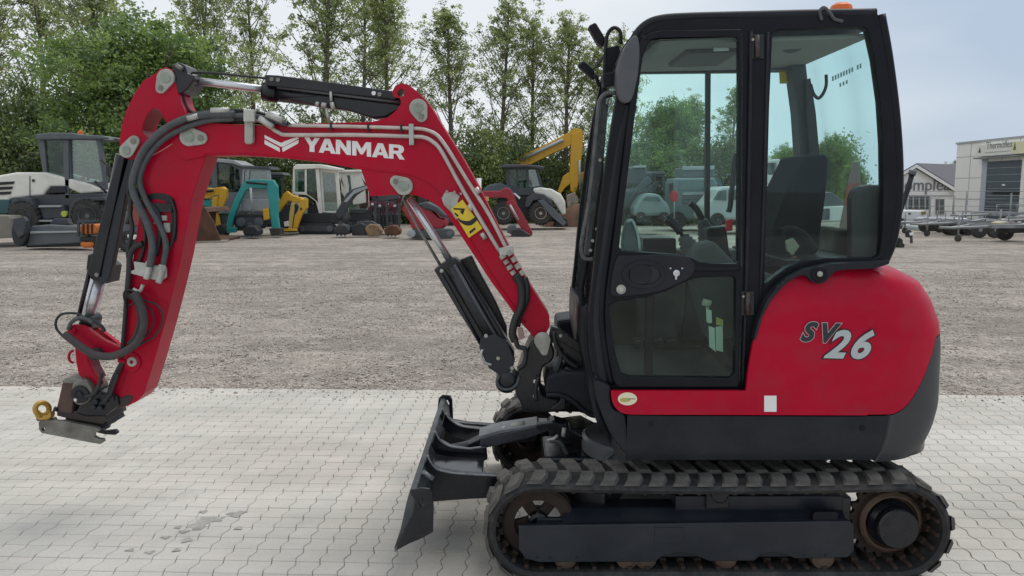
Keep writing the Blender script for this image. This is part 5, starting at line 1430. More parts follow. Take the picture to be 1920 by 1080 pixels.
tube('link_hose', [(206, 738), (212, 715), (222, 694), (232, 676)], 0.014, HOSE, LK, 10, 5, Y=AY - 0.02)
tube('loop_cable', [(162, 604), (150, 590), (132, 587), (114, 590), (105, 602), (106, 616), (116, 628), (126, 634)], 0.0065, HOSE, LK, 8, 6, Y=YK - 0.11)
tube('loop_hose', [(128, 618), (134, 604), (148, 596), (162, 598), (174, 606)], 0.010, HOSEG, LK, 8, 6, Y=YK - 0.12)
tube('loop_hose', [(166, 598), (178, 602), (190, 612), (196, 622)], 0.010, HOSE, LK, 8, 5, Y=YK - 0.11)
plate('hose_clip', [(164, 656), (178, 654), (188, 664), (186, 674), (168, 676), (164, 668)], YK - 0.15, 0.05, HOSE, LK, bev=0.004)
plate('arm_tip_guard', [(216, 748), (240, 740), (250, 742), (246, 754), (236, 762), (212, 770), (206, 758)], AY - 0.006, AT + 0.012, mat('dark_brown_steel', (0.04, 0.028, 0.025), 0.6, var=0.4, vscale=15), LK, bev=0.01)

# quick coupler
QC = sub('quick_coupler', EX)
plate('rusty_flange', [(117, 716), (124, 712), (140, 715), (141, 724), (134, 776), (108, 772), (106, 764)], YK - 0.10, 0.20, BROWN, QC, bev=0.006)
plate('flange_top', [(116, 714), (126, 708), (150, 712), (146, 720), (118, 718)], YK - 0.11, 0.20, WORN, QC, bev=0.004)
plate('motor_housing', spline([(134, 722), (146, 712), (158, 712), (168, 722), (174, 736), (168, 748), (158, 758), (144, 760), (136, 750)], 3, True), YK - 0.13, 0.16, WORN, QC, bev=0.012)
p = W(151, 739, YK - 0.13); lathe('motor_face', (p.x, YK - 0.13, p.z), (0, -1, 0), [(0.046, 0), (0.044, 0.008), (0.026, 0.010), (0.020, 0.004), (0.012, 0.004), (0.012, 0.010)], STEELB, QC, 20)
p = W(141, 750, YK - 0.14); lathe('bolt_head', (p.x, YK - 0.13, p.z), (0, -1, 0), [(0.010, 0), (0.009, 0.010)], CHROME, QC, 8)
plate('rotator_body', [(150, 756), (172, 736), (186, 734), (220, 742), (224, 760), (208, 772), (196, 782), (160, 782), (140, 776)], YK - 0.10, 0.2, STEELB, QC, bev=0.012)
for q in ((182, 752), (190, 764), (178, 762), (200, 750), (212, 746)):
    p = W(q[0], q[1], YK - 0.10); lathe('hydraulic_fitting', (p.x, YK - 0.10, p.z), (0, -1, 0), [(0.013, 0), (0.013, 0.02), (0.007, 0.022)], FRAMEB, QC, 8)
plate('upper_carrier', [(106, 768), (136, 770), (196, 778), (200, 790), (190, 796), (130, 786), (106, 780)], YK - 0.09, 0.22, mat('dark_brown_steel', (0.04, 0.028, 0.025), 0.6, var=0.4, vscale=15), QC, bev=0.006)
plate('inner_frame', [(124, 782), (186, 792), (198, 786), (204, 798), (190, 806), (124, 796)], YK - 0.07, 0.18, PRINTB, QC, bev=0.005)
plate('near_hook_plate', [(72, 792), (84, 789), (118, 789), (182, 802), (186, 808), (176, 813), (176, 819), (184, 823), (193, 824), (194, 829), (188, 833), (170, 830), (78, 812), (73, 806)], YK - 0.13, 0.025, WORN, QC, holes=[circ(81, 805, 3.5, 3.5, 10)], bev=0.004)
plate('far_hook_plate', [(124, 776), (180, 788), (186, 794), (190, 804), (196, 808), (216, 806), (221, 812), (216, 816), (196, 815), (184, 812), (120, 796)], YK + 0.08, 0.025, PRINTB, QC, bev=0.004)
plate('far_hook_tooth', [(196, 792), (212, 789), (214, 793), (204, 797), (202, 804), (194, 806)], YK + 0.05, 0.03, PRINTB, QC, bev=0.003)
plate('lifting_eye_base', [(66, 782), (96, 786), (100, 794), (86, 794), (68, 790)], YK - 0.10, 0.05, WORN, QC, bev=0.005)
n_ = 22
eye = []
for k in range(n_ + 1):
    a = 2 * math.pi * k / n_
    eye.append(W(79 + 13 * math.cos(a), 767 + 12 * math.sin(a), YK - 0.10 + 0.03 * math.cos(a)))
tube('lifting_eye', eye, 0.013, GOLD, QC, 12)
plate('lifting_eye_foot', spline([(64, 772), (72, 778), (86, 779), (94, 772), (94, 784), (84, 788), (68, 785)], 3, True), YK - 0.11, 0.04, GOLD, QC, bev=0.006)
tube('lock_lever', [(102, 766), (108, 768)], 0.012, STEELB, QC, 8, Y=YK - 0.1)
# ------------------------------------------------------------------ machines parked behind
BGW = mat('cream_white_paint', (0.80, 0.78, 0.70), 0.4, var=0.06, vscale=2, dirt=(0.35, 0.33, 0.27), dscale=2.5, damt=0.4)
BGDG = mat('dark_grey_paint', (0.045, 0.052, 0.062), 0.5, var=0.2, vscale=2, dirt=(0.12, 0.11, 0.1), dscale=1.5, damt=0.5)
BGMG = mat('mid_grey_paint', (0.095, 0.11, 0.125), 0.5, var=0.15, vscale=2, dirt=(0.2, 0.19, 0.17), dscale=1.5, damt=0.4)
BGLG = mat('light_grey_metal', (0.34, 0.36, 0.37), 0.45, metal=0.3, var=0.15, vscale=2)
BGK = mat('parked_black', (0.018, 0.02, 0.024), 0.6, var=0.3, vscale=2, dirt=(0.08, 0.07, 0.06), dscale=1.2, damt=0.6)
TEAL = mat('teal_paint', (0.02, 0.30, 0.28), 0.4, var=0.12, vscale=2, dirt=(0.1, 0.16, 0.14), dscale=2, damt=0.4)
BGY = mat('yellow_paint', (0.66, 0.36, 0.015), 0.42, var=0.1, vscale=2, dirt=(0.3, 0.2, 0.08), dscale=2, damt=0.4)
BGO = mat('orange_paint', (0.62, 0.16, 0.02), 0.45, var=0.15, vscale=3)
BGR = mat('dull_red_paint', (0.33, 0.012, 0.028), 0.42, var=0.15, vscale=2, dirt=(0.12, 0.05, 0.05), dscale=2, damt=0.4)
BGRUST = mat('rusty_bucket_steel', (0.11, 0.052, 0.03), 0.85, var=0.4, vscale=2.5, bump=0.3, bscale=12, dirt=(0.045, 0.032, 0.026), dscale=1.4, damt=0.9)
TYRE = mat('dusty_tyre', (0.04, 0.038, 0.036), 0.9, var=0.3, vscale=5, bump=0.3, bscale=25, dirt=(0.12, 0.11, 0.095), dscale=3, damt=0.7)
RIMC = mat('cream_rim', (0.45, 0.40, 0.30), 0.55, var=0.2, vscale=5)
CARGL = mat('parked_car_glass', (0.06, 0.105, 0.11), 0.08, var=0.35, vscale=2.2, spec=0.8)
CARGLL = mat('pale_car_glass', (0.20, 0.32, 0.34), 0.10, var=0.3, vscale=2, spec=0.8)
BGGL = glass_mat('parked_cab_glass', (0.45, 0.62, 0.55), 0.03, 0.02, dust=0.25)
BGGLL = glass_mat('pale_cab_glass', (0.60, 0.74, 0.72), 0.14, 0.03, dust=0.35)
GALV = mat('galvanised_steel', (0.27, 0.28, 0.285), 0.5, metal=0.5, var=0.25, vscale=4)
TEALD = mat('dark_teal_panel', (0.03, 0.10, 0.11), 0.5)
SOILM = mat('brown_soil', (0.10, 0.055, 0.035), 0.95, var=0.4, vscale=3, bump=0.8, bscale=8)
CONC = mat('beige_concrete', (0.24, 0.22, 0.18), 0.9, var=0.15, vscale=2, bump=0.3, bscale=15)

def disc_wheel(root, px, py, r_px, Y, width, rim, rim_f=0.55, name='wheel', near=True):
    """lugged tyre with a rim, axle across the view"""
    c = W(px, py, Y); sc = 1500.0 / (Y * math.cos(PITCH)); r_ = r_px / sc
    c.z = max(c.z, r_ - 0.03)
    w = sub(name, root)
    prof = [(r_ * 0.55, 0.02), (r_ * 0.80, 0.0), (r_ * 0.93, 0.03 * width), (r_, 0.18 * width), (r_, 0.82 * width), (r_ * 0.93, 0.97 * width), (r_ * 0.8, width), (r_ * 0.55, width - 0.02)]
    lathe('tyre', c, (0, 1, 0), prof, TYRE, w, 32)
    lathe('rim', c - Vector((0, 0.012, 0)), (0, 1, 0), [(r_ * rim_f * 0.25, 0.02), (r_ * rim_f * 0.3, 0.05), (r_ * rim_f * 0.75, 0.09), (r_ * rim_f, 0.0), (r_ * rim_f * 1.03, 0.03), (r_ * rim_f, 0.12)], rim, w, 28)
    g = []
    for k in range(22):
        a = 2 * math.pi * k / 22
        bm = bmesh.new(); box_bm(bm, r_ * 0.97, r_ * 1.06, 0.02 * width, 0.5 * width, -0.035 * r_ - 0.01, 0.035 * r_ + 0.01, Matrix.Translation(c) @ Matrix.Rotation(a, 4, 'Y') @ Matrix.Rotation(0.25, 4, 'X'))
        g.append(([v.co.copy() for v in bm.verts], [tuple(v.index for v in f.verts) for f in bm.faces])); bm.free()
    multi('tread_bars', g, TYRE, w)
    return w

def mk_thing(name, label, cat, px, py, Y, group=None):
    p = W(px, py, Y)
    return thing(name, label, cat, (p.x, Y, 0), group)
def pl(root, name, pts, Y, th, m, holes=(), bev=0.02, **k):
    return plate(name, pts, Y, th, m, root, holes=holes, bev=bev, **k)
def rust_jitter(pts, a): return [(x + random.uniform(-a, a), y + random.uniform(-a, a)) for x, y in pts]

def small_tracks(root, x0, x1, y0, y1, Y, width, gap, m=None):
    """a pair of small crawler tracks: near and far"""
    m = m or BGK
    for k, yy in enumerate((Y, Y + gap)):
        r_ = (y1 - y0) / 2
        o = circ(x0 + r_, (y0 + y1) / 2, r_, r_, 8, 90, 270) + circ(x1 - r_, (y0 + y1) / 2, r_, r_, 8, -90, 90)
        g = root
        a = pl(g, 'crawler_track', o, yy, width, m, bev=0.02)
        inn = [(x0 + r_, y0 + r_ * .45), (x1 - r_, y0 + r_ * .45), (x1 - r_, y1 - r_ * .45), (x0 + r_, y1 - r_ * .45)]
        pl(g, 'track_frame', inn, yy - 0.03, 0.05, BGDG, bev=0.01)
        for t in (0.0, 1.0):
            c = W(x0 + r_ + (x1 - x0 - 2 * r_) * t, (y0 + y1) / 2, yy); rr = r_ * 0.62 / (1511.0 / yy)
            lathe('track_wheel', c - Vector((0, 0.05, 0)), (0, 1, 0), [(rr * .4, 0), (rr, 0.01), (rr, 0.06)], BGMG, g, 16)

# 1 wheel loader at the left
D = 24.3
wl_ = mk_thing('wheel_loader', 'cream and dark grey wheel loader with glazed cab at the yard edge', 'wheel loader', 90, 450, D)
pl(wl_, 'hood', [(-70, 352), (-60, 338), (8, 327), (30, 323), (85, 323), (130, 335), (170, 345), (188, 353), (190, 360), (150, 363), (120, 350), (95, 350), (84, 362), (82, 366), (20, 372), (14, 378), (-60, 378)], D + 0.3, 1.5, BGW, bev=0.06)
for k in range(3):
    pl(wl_, 'hood_vent', [(-30, 343 + 9 * k), (26 - 3 * k, 340 + 9.5 * k), (24 - 3 * k, 345 + 9.5 * k), (-30, 349 + 9 * k)], D + 0.26, 0.05, PRINTB, bev=0.004)
pl(wl_, 'hood_seam', [(55, 330), (56.5, 330), (56.5, 368), (55, 368)], D + 0.285, 0.02, BGMG, bev=0)
pl(wl_, 'badge_panel', [(95, 349), (122, 349), (124, 361), (88, 362)], D + 0.24, 0.08, BGK, bev=0.01)
pl(wl_, 'hood_latch', [(60, 336), (64, 336), (64, 341), (60, 341)], D + 0.27, 0.03, BGK, bev=0)
pl(wl_, 'chassis', [(16, 372), (90, 364), (190, 362), (196, 380), (190, 390), (140, 380), (132, 396), (128, 418), (72, 418), (62, 400), (60, 385), (30, 385), (14, 400), (12, 385)], D + 0.3, 1.4, BGDG, bev=0.04)
pl(wl_, 'fender', [(16, 392), (22, 376), (34, 370), (56, 372), (64, 386), (72, 414), (66, 414), (56, 388), (48, 379), (34, 378), (26, 384), (20, 398)], D - 0.05, 0.5, BGDG, bev=0.02)
pl(wl_, 'fender', [(128, 412), (130, 386), (140, 374), (156, 370), (196, 370), (198, 376), (158, 377), (144, 381), (136, 392), (134, 414)], D - 0.05, 0.5, BGDG, bev=0.02)
pl(wl_, 'tool_box', [(72, 384), (118, 384), (126, 408), (80, 412)], D + 0.05, 0.4, BGDG, bev=0.03)
for yy in (387, 414):
    pl(wl_, 'step', [(72, yy - 1.5), (114, yy - 2), (114, yy + 1.5), (72, yy + 2)], D - 0.05, 0.35, BGLG, bev=0.01)
lathe('round_sticker', W(120, 401, D + 0.0), (0, -1, 0), [(0.09, -0.1), (0.09, 0.01), (0.0, 0.012)], mat('lime_sticker', (0.5, 0.55, 0.08), 0.5), wl_, 18)
pl(wl_, 'cab_frame', [(70, 262), (68, 256), (184, 254), (188, 258), (200, 330), (200, 356), (128, 356), (122, 345), (84, 330), (76, 300)], D + 0.35, 0.12, BGMG,
   holes=[[(83, 263), (117, 262), (119, 334), (88, 328)], [(130, 262), (180, 263), (190, 325), (192, 340), (134, 344)]], bev=0.02)
pl(wl_, 'rear_window', [(78, 260), (120, 260), (122, 336), (86, 332)], D + 0.42, 0.03, BGGL, bev=0)
pl(wl_, 'door_window', [(126, 260), (184, 261), (196, 350), (130, 348)], D + 0.42, 0.03, BGGLL, bev=0)
pl(wl_, 'cab_far_side', [(70, 262), (68, 256), (184, 254), (188, 258), (200, 330), (200, 356), (128, 356), (84, 345)], D + 1.7, 0.1, BGMG, holes=[[(83, 263), (120, 262), (122, 340), (88, 334)], [(132, 262), (180, 263), (190, 325), (192, 340), (136, 344)]], bev=0.02)
pl(wl_, 'seat', [(98, 286), (114, 284), (120, 330), (140, 344), (98, 344)], D + 0.8, 0.5, BGK, bev=0.05)
tube('steering_column', [(160, 352), (168, 326), (160, 318)], 0.04, BGK, wl_, 8, Y=D + 1.0)
pl(wl_, 'hazard_triangle', [(148, 334), (156, 330), (158, 344), (150, 346)], D + 0.6, 0.1, BGO, bev=0)
pl(wl_, 'cab_roof', [(65, 258), (66, 252), (90, 248.5), (132, 249), (150, 252), (190, 254), (203, 257), (202, 261), (140, 261), (68, 262)], D + 0.2, 1.5, BGMG, bev=0.04)
pl(wl_, 'roof_lamp', [(192, 255), (204, 256), (204, 262), (194, 262)], D + 0.25, 0.3, BGLG, bev=0.01)
p = W(151, 251, D + 0.8); lathe('beacon', p, (0, 0, 1), [(0.08, -0.02), (0.075, 0.08), (0.0, 0.11)], ORANGE, wl_, 14)
for x in (123,):
    pl(wl_, 'door_post', [(119, 262), (128, 262), (130, 372), (122, 372)], D + 0.30, 0.06, BGMG, bev=0.01)
tube('mirror_bracket', [(190, 300), (202, 312), (206, 330)], 0.03, BGK, wl_, 8, 4, Y=D + 0.2)
pl(wl_, 'mirror', [(198, 312), (205, 312), (206, 330), (199, 330)], D + 0.1, 0.1, BGK, bev=0.01)
tube('front_lamp_bracket', [(178, 340), (190, 350), (200, 362)], 0.04, BGK, wl_, 8, Y=D + 0.15)
pl(wl_, 'lift_arm', [(172, 350), (184, 346), (205, 380), (230, 420), (220, 428), (196, 392)], D + 0.5, 0.2, BGMG, bev=0.02)
pl(wl_, 'counterweight', [(-60, 374), (19, 374), (17, 402), (-60, 404)], D + 0.25, 1.6, TEALD, bev=0.04)
disc_wheel(wl_, 41, 408, 30, D - 0.1, 0.5, BGMG)
disc_wheel(wl_, 163, 405, 31, D - 0.1, 0.5, BGMG)
disc_wheel(wl_, 45, 406, 28, D + 1.6, 0.5, BGMG); disc_wheel(wl_, 166, 404, 28, D + 1.6, 0.5, BGMG)

o = plate('concrete_block', [(-60, 404), (16, 404), (20, 410), (21, 446), (-60, 450)], 23.6, 0.9, CONC, None, bev=0.03)
tag(o, 'beige concrete block on the gravel at the rear of the wheel loader', 'block')
att = mk_thing('sweeper_attachment', 'long grey sweeping attachment lying before the wheel loader', 'attachment', 100, 460, 22.6)
pl(att, 'housing', [(46, 436), (58, 424), (90, 421), (150, 424), (164, 434), (166, 446), (160, 456), (50, 462), (44, 452)], 22.7, 0.7, BGMG, bev=0.05)
pl(att, 'bright_edge', [(56, 434), (150, 433), (150, 436), (56, 438)], 22.62, 0.1, BGLG, bev=0.01)
pl(att, 'brush_skirt', [(48, 449), (162, 445), (160, 462), (48, 464)], 22.8, 0.55, BGK, bev=0.02)
pl(att, 'end_disc', circ(35, 436, 14, 27, 22), 22.5, 0.25, BGK, bev=0.03)
pl(att, 'end_bracket', [(24, 410), (44, 406), (50, 414), (44, 440), (34, 446), (26, 430)], 22.42, 0.15, BGDG, bev=0.02)
pl(att, 'hitch_frame', [(92, 420), (100, 410), (126, 410), (132, 422)], 22.9, 0.2, BGDG, bev=0.02)
om = mk_thing('orange_hose_reel', 'small orange reel machine on the ground behind the red arm', 'reel', 165, 468, 22.4)
pl(om, 'upper_drum', [(148, 424), (152, 421), (178, 420), (181, 425), (180, 436), (174, 440), (154, 440), (149, 435)], 22.5, 0.4, BGO, bev=0.05)
for k in range(3): pl(om, 'drum_strap', [(154 + 8 * k, 420), (157 + 8 * k, 420), (157 + 8 * k, 441), (154 + 8 * k, 441)], 22.46, 0.45, BGK, bev=0.01)
pl(om, 'reel_frame', [(144, 414), (184, 412), (184, 416), (148, 418), (148, 444), (144, 444)], 22.4, 0.06, BGDG, bev=0.01)
pl(om, 'black_core', [(150, 444), (182, 444), (184, 452), (148, 452)], 22.6, 0.3, BGK, bev=0.02)
pl(om, 'lower_drum', [(150, 454), (172, 454), (174, 460), (170, 465), (154, 465), (149, 460)], 22.5, 0.4, BGO, bev=0.05)
pl(om, 'wheel_block', [(172, 450), (184, 450), (184, 466), (174, 467)], 22.6, 0.3, BGK, bev=0.03)
gc = mk_thing('grey_compressor', 'dusty grey wheeled unit with red cover glimpsed behind the hoses', 'machine', 240, 475, 22.2)
disc_wheel(gc, 238, 458, 19, 22.2, 0.3, BGMG)
pl(gc, 'housing', [(220, 400), (250, 392), (262, 410), (262, 440), (226, 446), (218, 430)], 22.4, 0.6, BGMG, bev=0.05)
pl(gc, 'cover', [(236, 386), (258, 380), (266, 400), (262, 424), (244, 424)], 22.35, 0.5, mat('faded_red_cover', (0.25, 0.07, 0.06), 0.6), bev=0.04)
pl(gc, 'white_lamp', [(238, 440), (254, 441), (252, 449), (240, 448)], 22.15, 0.1, WHITE, bev=0.01)
pl(gc, 'hose_bundle', [(226, 370), (234, 366), (240, 400), (230, 404)], 22.5, 0.3, BGK, bev=0.04)

# rusty loader bucket
bk = mk_thing('loader_bucket', 'wide rusty brown loader bucket resting on the gravel', 'bucket', 380, 456, 26.0)
pl(bk, 'end_plate', [(354, 394), (366, 388), (384, 389), (398, 412), (414, 450), (412, 454), (336, 455), (338, 440)], 26.0, 0.06, BGRUST, bev=0.01)
pl(bk, 'shell', [(300, 398), (366, 389), (384, 390), (388, 398), (372, 397), (360, 402), (356, 446), (408, 450), (408, 455), (300, 456)], 26.05, 2.2, BGRUST, bev=0.02)
pl(bk, 'cutting_edge', [(296, 454), (420, 451), (420, 455), (296, 459)], 25.96, 0.5, mat('worn_or_glint_edge', (0.36, 0.32, 0.27), 0.5, 0.3, var=0.2), bev=0.01)
pl(bk, 'coupling_ear', [(356, 392), (362, 380), (370, 380), (372, 392)], 26.4, 0.1, BGRUST, bev=0.01)

# grey telehandler cab
th_ = mk_thing('telehandler', 'dark grey cabbed telehandler half hidden behind the teal digger', 'telehandler', 420, 435, 33.5)
pl(th_, 'cab_frame', [(378, 400), (384, 304), (400, 298), (438, 303), (458, 312), (468, 400)], 33.5, 0.12, BGMG,
   holes=[[(389, 312), (398, 308), (398, 348), (386, 348)], [(406, 308), (432, 310), (448, 318), (452, 360), (408, 360)]], bev=0.03)
pl(th_, 'cab_window', [(384, 306), (456, 312), (464, 380), (382, 380)], 33.6, 0.04, BGGL, bev=0)
pl(th_, 'seat', [(410, 345), (424, 342), (430, 372), (448, 384), (408, 384)], 34.2, 0.5, BGK, bev=0.05)
pl(th_, 'far_frame', [(378, 400), (384, 304), (400, 298), (438, 303), (458, 312), (468, 400)], 35.0, 0.1, BGMG, holes=[[(390, 312), (444, 314), (450, 366), (388, 366)]], bev=0.02)
pl(th_, 'cab_roof', [(384, 304), (398, 296), (438, 300), (456, 309), (455, 313), (436, 307), (398, 303), (386, 309)], 33.3, 1.5, BGLG, bev=0.03)
pl(th_, 'body', [(370, 370), (470, 370), (474, 420), (366, 420)], 33.7, 1.6, BGDG, bev=0.05)
disc_wheel(th_, 390, 418, 18, 33.4, 0.4, BGMG); disc_wheel(th_, 456, 418, 18, 33.4, 0.4, BGMG)

# yellow mini digger left
def digger(name, label, px, py, Y): return mk_thing(name, label, 'excavator', px, py, Y, None)
y1 = digger('yellow_mini_digger', 'yellow mini digger arm folded beside the rusty bucket', 395, 430, 29.5)
pl(y1, 'boom', [(369, 360), (374, 354), (388, 352), (400, 353), (418, 350), (424, 356), (424, 366), (402, 366), (392, 372), (370, 372)], 29.5, 0.25, BGY, bev=0.02)
pl(y1, 'dipper', [(414, 352), (424, 354), (424, 372), (416, 392), (408, 398), (402, 396), (408, 376)], 29.45, 0.22, BGY, bev=0.02)
pl(y1, 'lower_arm', [(398, 370), (408, 368), (406, 396), (412, 426), (404, 436), (399, 430), (396, 400)], 29.4, 0.2, BGY, bev=0.02)
pl(y1, 'bucket', [(402, 424), (416, 420), (424, 436), (418, 446), (406, 440)], 29.2, 0.5, BGK, bev=0.02)
pl(y1, 'body', [(366, 372), (396, 372), (398, 396), (364, 396)], 29.8, 1.0, BGK, bev=0.04)
tube('ram', [(376, 360), (400, 357)], 0.05, PRINTB, y1, 8, Y=29.4)
# teal machine
t1 = digger('teal_mini_digger', 'teal mini digger with arched boom and grey cab on the gravel', 480, 435, 29.0)
pl(t1, 'boom', [(424, 424), (428, 404), (440, 372), (452, 348), (460, 338), (476, 336), (500, 337), (510, 343), (508, 352), (494, 354), (470, 353), (460, 358), (448, 382), (438, 408), (434, 426), (428, 430)], 29.0, 0.22, TEAL, bev=0.03)
pl(t1, 'dipper', [(500, 338), (512, 337), (520, 350), (521, 376), (520, 404), (524, 430), (518, 438), (510, 434), (506, 400), (503, 372), (500, 356)], 28.9, 0.2, TEAL, bev=0.03)
tube('ram', [(470, 352), (474, 398)], 0.045, BGLG, t1, 10, Y=28.8)
tube('ram', [(500, 345), (462, 342)], 0.04, PRINTB, t1, 8, Y=28.85)
pl(t1, 'cab_frame', [(452, 372), (455, 315), (462, 312), (500, 313), (506, 318), (512, 372)], 29.4, 0.08, BGLG, holes=[[(468, 320), (498, 320), (502, 342), (466, 342)], [(458, 320), (463, 320), (462, 360), (456, 360)]], bev=0.02)
pl(t1, 'cab_window', [(456, 316), (504, 318), (510, 370), (454, 370)], 29.46, 0.03, BGGLL, bev=0)
pl(t1, 'seat', [(474, 340), (492, 340), (494, 368), (472, 368)], 29.9, 0.4, BGK, bev=0.05)
pl(t1, 'cab_roof', [(452, 316), (458, 311), (504, 312), (508, 318)], 29.3, 1.1, BGDG, bev=0.02)
pl(t1, 'body', [(450, 372), (508, 372), (510, 398), (448, 398)], 29.3, 1.2, BGLG, bev=0.06)
pl(t1, 'cowl', [(372, 378), (390, 374), (402, 380), (406, 398), (398, 402), (392, 388), (374, 386)], 29.6, 0.8, TEAL, bev=0.03)
small_tracks(t1, 438, 500, 402, 430, 29.1, 0.3, 0.9)
pl(t1, 'orange_lamp_box', [(492, 392), (504, 390), (506, 410), (494, 414)], 28.9, 0.3, BGY, bev=0.03)
pl(t1, 'bucket', [(504, 428), (524, 428), (526, 440), (508, 443)], 28.6, 0.5, BGK, bev=0.02)
pl(t1, 'dozer_plate', [(424, 428), (440, 426), (442, 436), (426, 437)], 28.8, 0.2, TEAL, bev=0.02)
# yellow 2
y2 = digger('compact_yellow_digger', 'compact yellow digger with low blade left of the white cab', 545, 437, 30.0)
pl(y2, 'boom', [(519, 394), (524, 378), (530, 364), (538, 358), (548, 366), (574, 374), (576, 380), (552, 380), (540, 376), (530, 388), (524, 398)], 30.0, 0.22, BGY, bev=0.03)
pl(y2, 'dipper', [(562, 374), (576, 372), (576, 390), (566, 402), (556, 428), (548, 430), (552, 404), (560, 392)], 29.9, 0.2, BGY, bev=0.03)
pl(y2, 'side_arm', [(546, 380), (552, 380), (550, 400), (546, 432), (540, 434), (542, 400)], 29.85, 0.15, mat('faded_yellow', (0.55, 0.42, 0.12), 0.6), bev=0.02)
pl(y2, 'blade', [(522, 429), (556, 429), (556, 433), (522, 434)], 29.6, 0.15, BGY, bev=0.01)
pl(y2, 'engine_body', [(526, 384), (546, 382), (548, 424), (524, 424)], 30.2, 1.0, BGDG, bev=0.05)
pl(y2, 'white_lamp', [(532, 416), (540, 414), (541, 424), (533, 425)], 29.8, 0.1, WHITE, bev=0.01)
for t in range(3):
    pl(y2, 'decal', [(551 + 6 * t, 384 + 3 * t), (554 + 6 * t, 383 + 3 * t), (554 + 6 * t, 387 + 3 * t), (551 + 6 * t, 388 + 3 * t)], 29.88, 0.02, PRINTB, bev=0)
small_tracks(y2, 520, 560, 420, 436, 30.3, 0.3, 0.9)
# white cab excavator
w1 = digger('white_cab_digger', 'white cabbed midi digger on black tracks with door open', 600, 437, 31.0)
pl(w1, 'cab_frame', [(548, 364), (549, 316), (554, 310), (594, 309), (598, 314), (604, 400), (598, 400), (592, 378), (576, 366)], 31.0, 0.1, BGW, holes=[[(553, 317), (571, 316), (571, 360), (553, 360)], [(575, 315), (591, 315), (596, 380), (590, 374), (575, 364)]], bev=0.02)
pl(w1, 'door_window', [(550, 314), (574, 314), (574, 362), (550, 362)], 31.05, 0.03, BGGL, bev=0)
pl(w1, 'rear_side_window', [(573, 314), (594, 314), (599, 384), (574, 384)], 31.1, 0.03, BGGL, bev=0)
pl(w1, 'front_frame', [(598, 314), (601, 313), (632, 317), (634, 322), (640, 400), (634, 402), (604, 402)], 31.15, 0.1, BGW, holes=[[(604, 322), (628, 325), (633, 396), (608, 396)]], bev=0.02)
pl(w1, 'front_window', [(600, 316), (630, 320), (637, 400), (604, 400)], 31.2, 0.03, BGGLL, bev=0)
pl(w1, 'far_frame', [(552, 400), (552, 316), (600, 312), (632, 318), (640, 400)], 32.2, 0.1, BGW, holes=[[(558, 322), (594, 318), (596, 370), (558, 370)], [(602, 320), (628, 324), (632, 380), (604, 380)]], bev=0.02)
pl(w1, 'cab_roof', [(549, 314), (555, 308), (600, 308), (634, 315), (634, 320), (598, 316), (552, 318)], 30.9, 1.2, BGW, bev=0.03)
pl(w1, 'seat', [(576, 366), (598, 372), (602, 400), (576, 400)], 31.15, 0.6, BGK, bev=0.03)
pl(w1, 'upper_body', [(556, 402), (600, 398), (640, 400), (644, 412), (640, 420), (560, 420)], 31.0, 1.5, BGK, bev=0.05)
small_tracks(w1, 556, 628, 419, 438, 30.8, 0.35, 1.1)
pl(w1, 'boom', [(634, 412), (628, 400), (640, 380), (650, 362), (662, 354), (688, 346), (690, 352), (668, 366), (654, 384), (646, 404)], 30.9, 0.2, BGDG, bev=0.03)
pl(w1, 'boom_plate', [(644, 378), (664, 356), (690, 348), (690, 353), (664, 364), (650, 380)], 30.85, 0.04, BGLG, bev=0.01)
w2 = digger('second_white_cab_digger', 'smaller white cabbed digger standing right behind the first one', 668, 430, 33.0)
pl(w2, 'cab_frame', [(632, 326), (634, 321), (674, 320), (680, 324), (690, 350), (692, 396), (684, 398), (654, 398), (648, 360)], 33.0, 0.1, BGW, holes=[[(638, 328), (650, 328), (654, 350), (652, 380), (640, 360)], [(656, 328), (676, 328), (684, 350), (686, 380), (662, 384)]], bev=0.02)
pl(w2, 'cab_window', [(634, 324), (678, 324), (690, 392), (650, 392)], 33.06, 0.03, BGGLL, bev=0)
pl(w2, 'cab_roof', [(630, 324), (634, 319), (676, 318), (682, 323)], 32.9, 1.2, BGW, bev=0.03)
pl(w2, 'body', [(652, 392), (694, 392), (698, 416), (650, 416)], 33.1, 1.4, BGDG, bev=0.05)
small_tracks(w2, 646, 694, 412, 430, 32.9, 0.3, 1.0)
tb = mk_thing('earth_auger_head', 'brown and black bucket attachment lying in front of white digger', 'bucket', 690, 442, 28.6)
pl(tb, 'bucket_shell', [(684, 428), (692, 420), (708, 422), (714, 432), (712, 442), (690, 443)], 28.6, 0.6, mat('sandy_steel', (0.24, 0.16, 0.09), 0.8, var=0.4, vscale=4), bev=0.04)
pl(tb, 'black_frame', [(656, 424), (676, 418), (690, 424), (690, 442), (660, 442)], 28.7, 0.5, BGK, bev=0.03)
pl(tb, 'side_plate', [(668, 416), (696, 414), (714, 424), (700, 428), (672, 426)], 28.9, 0.2, BGDG, bev=0.02)
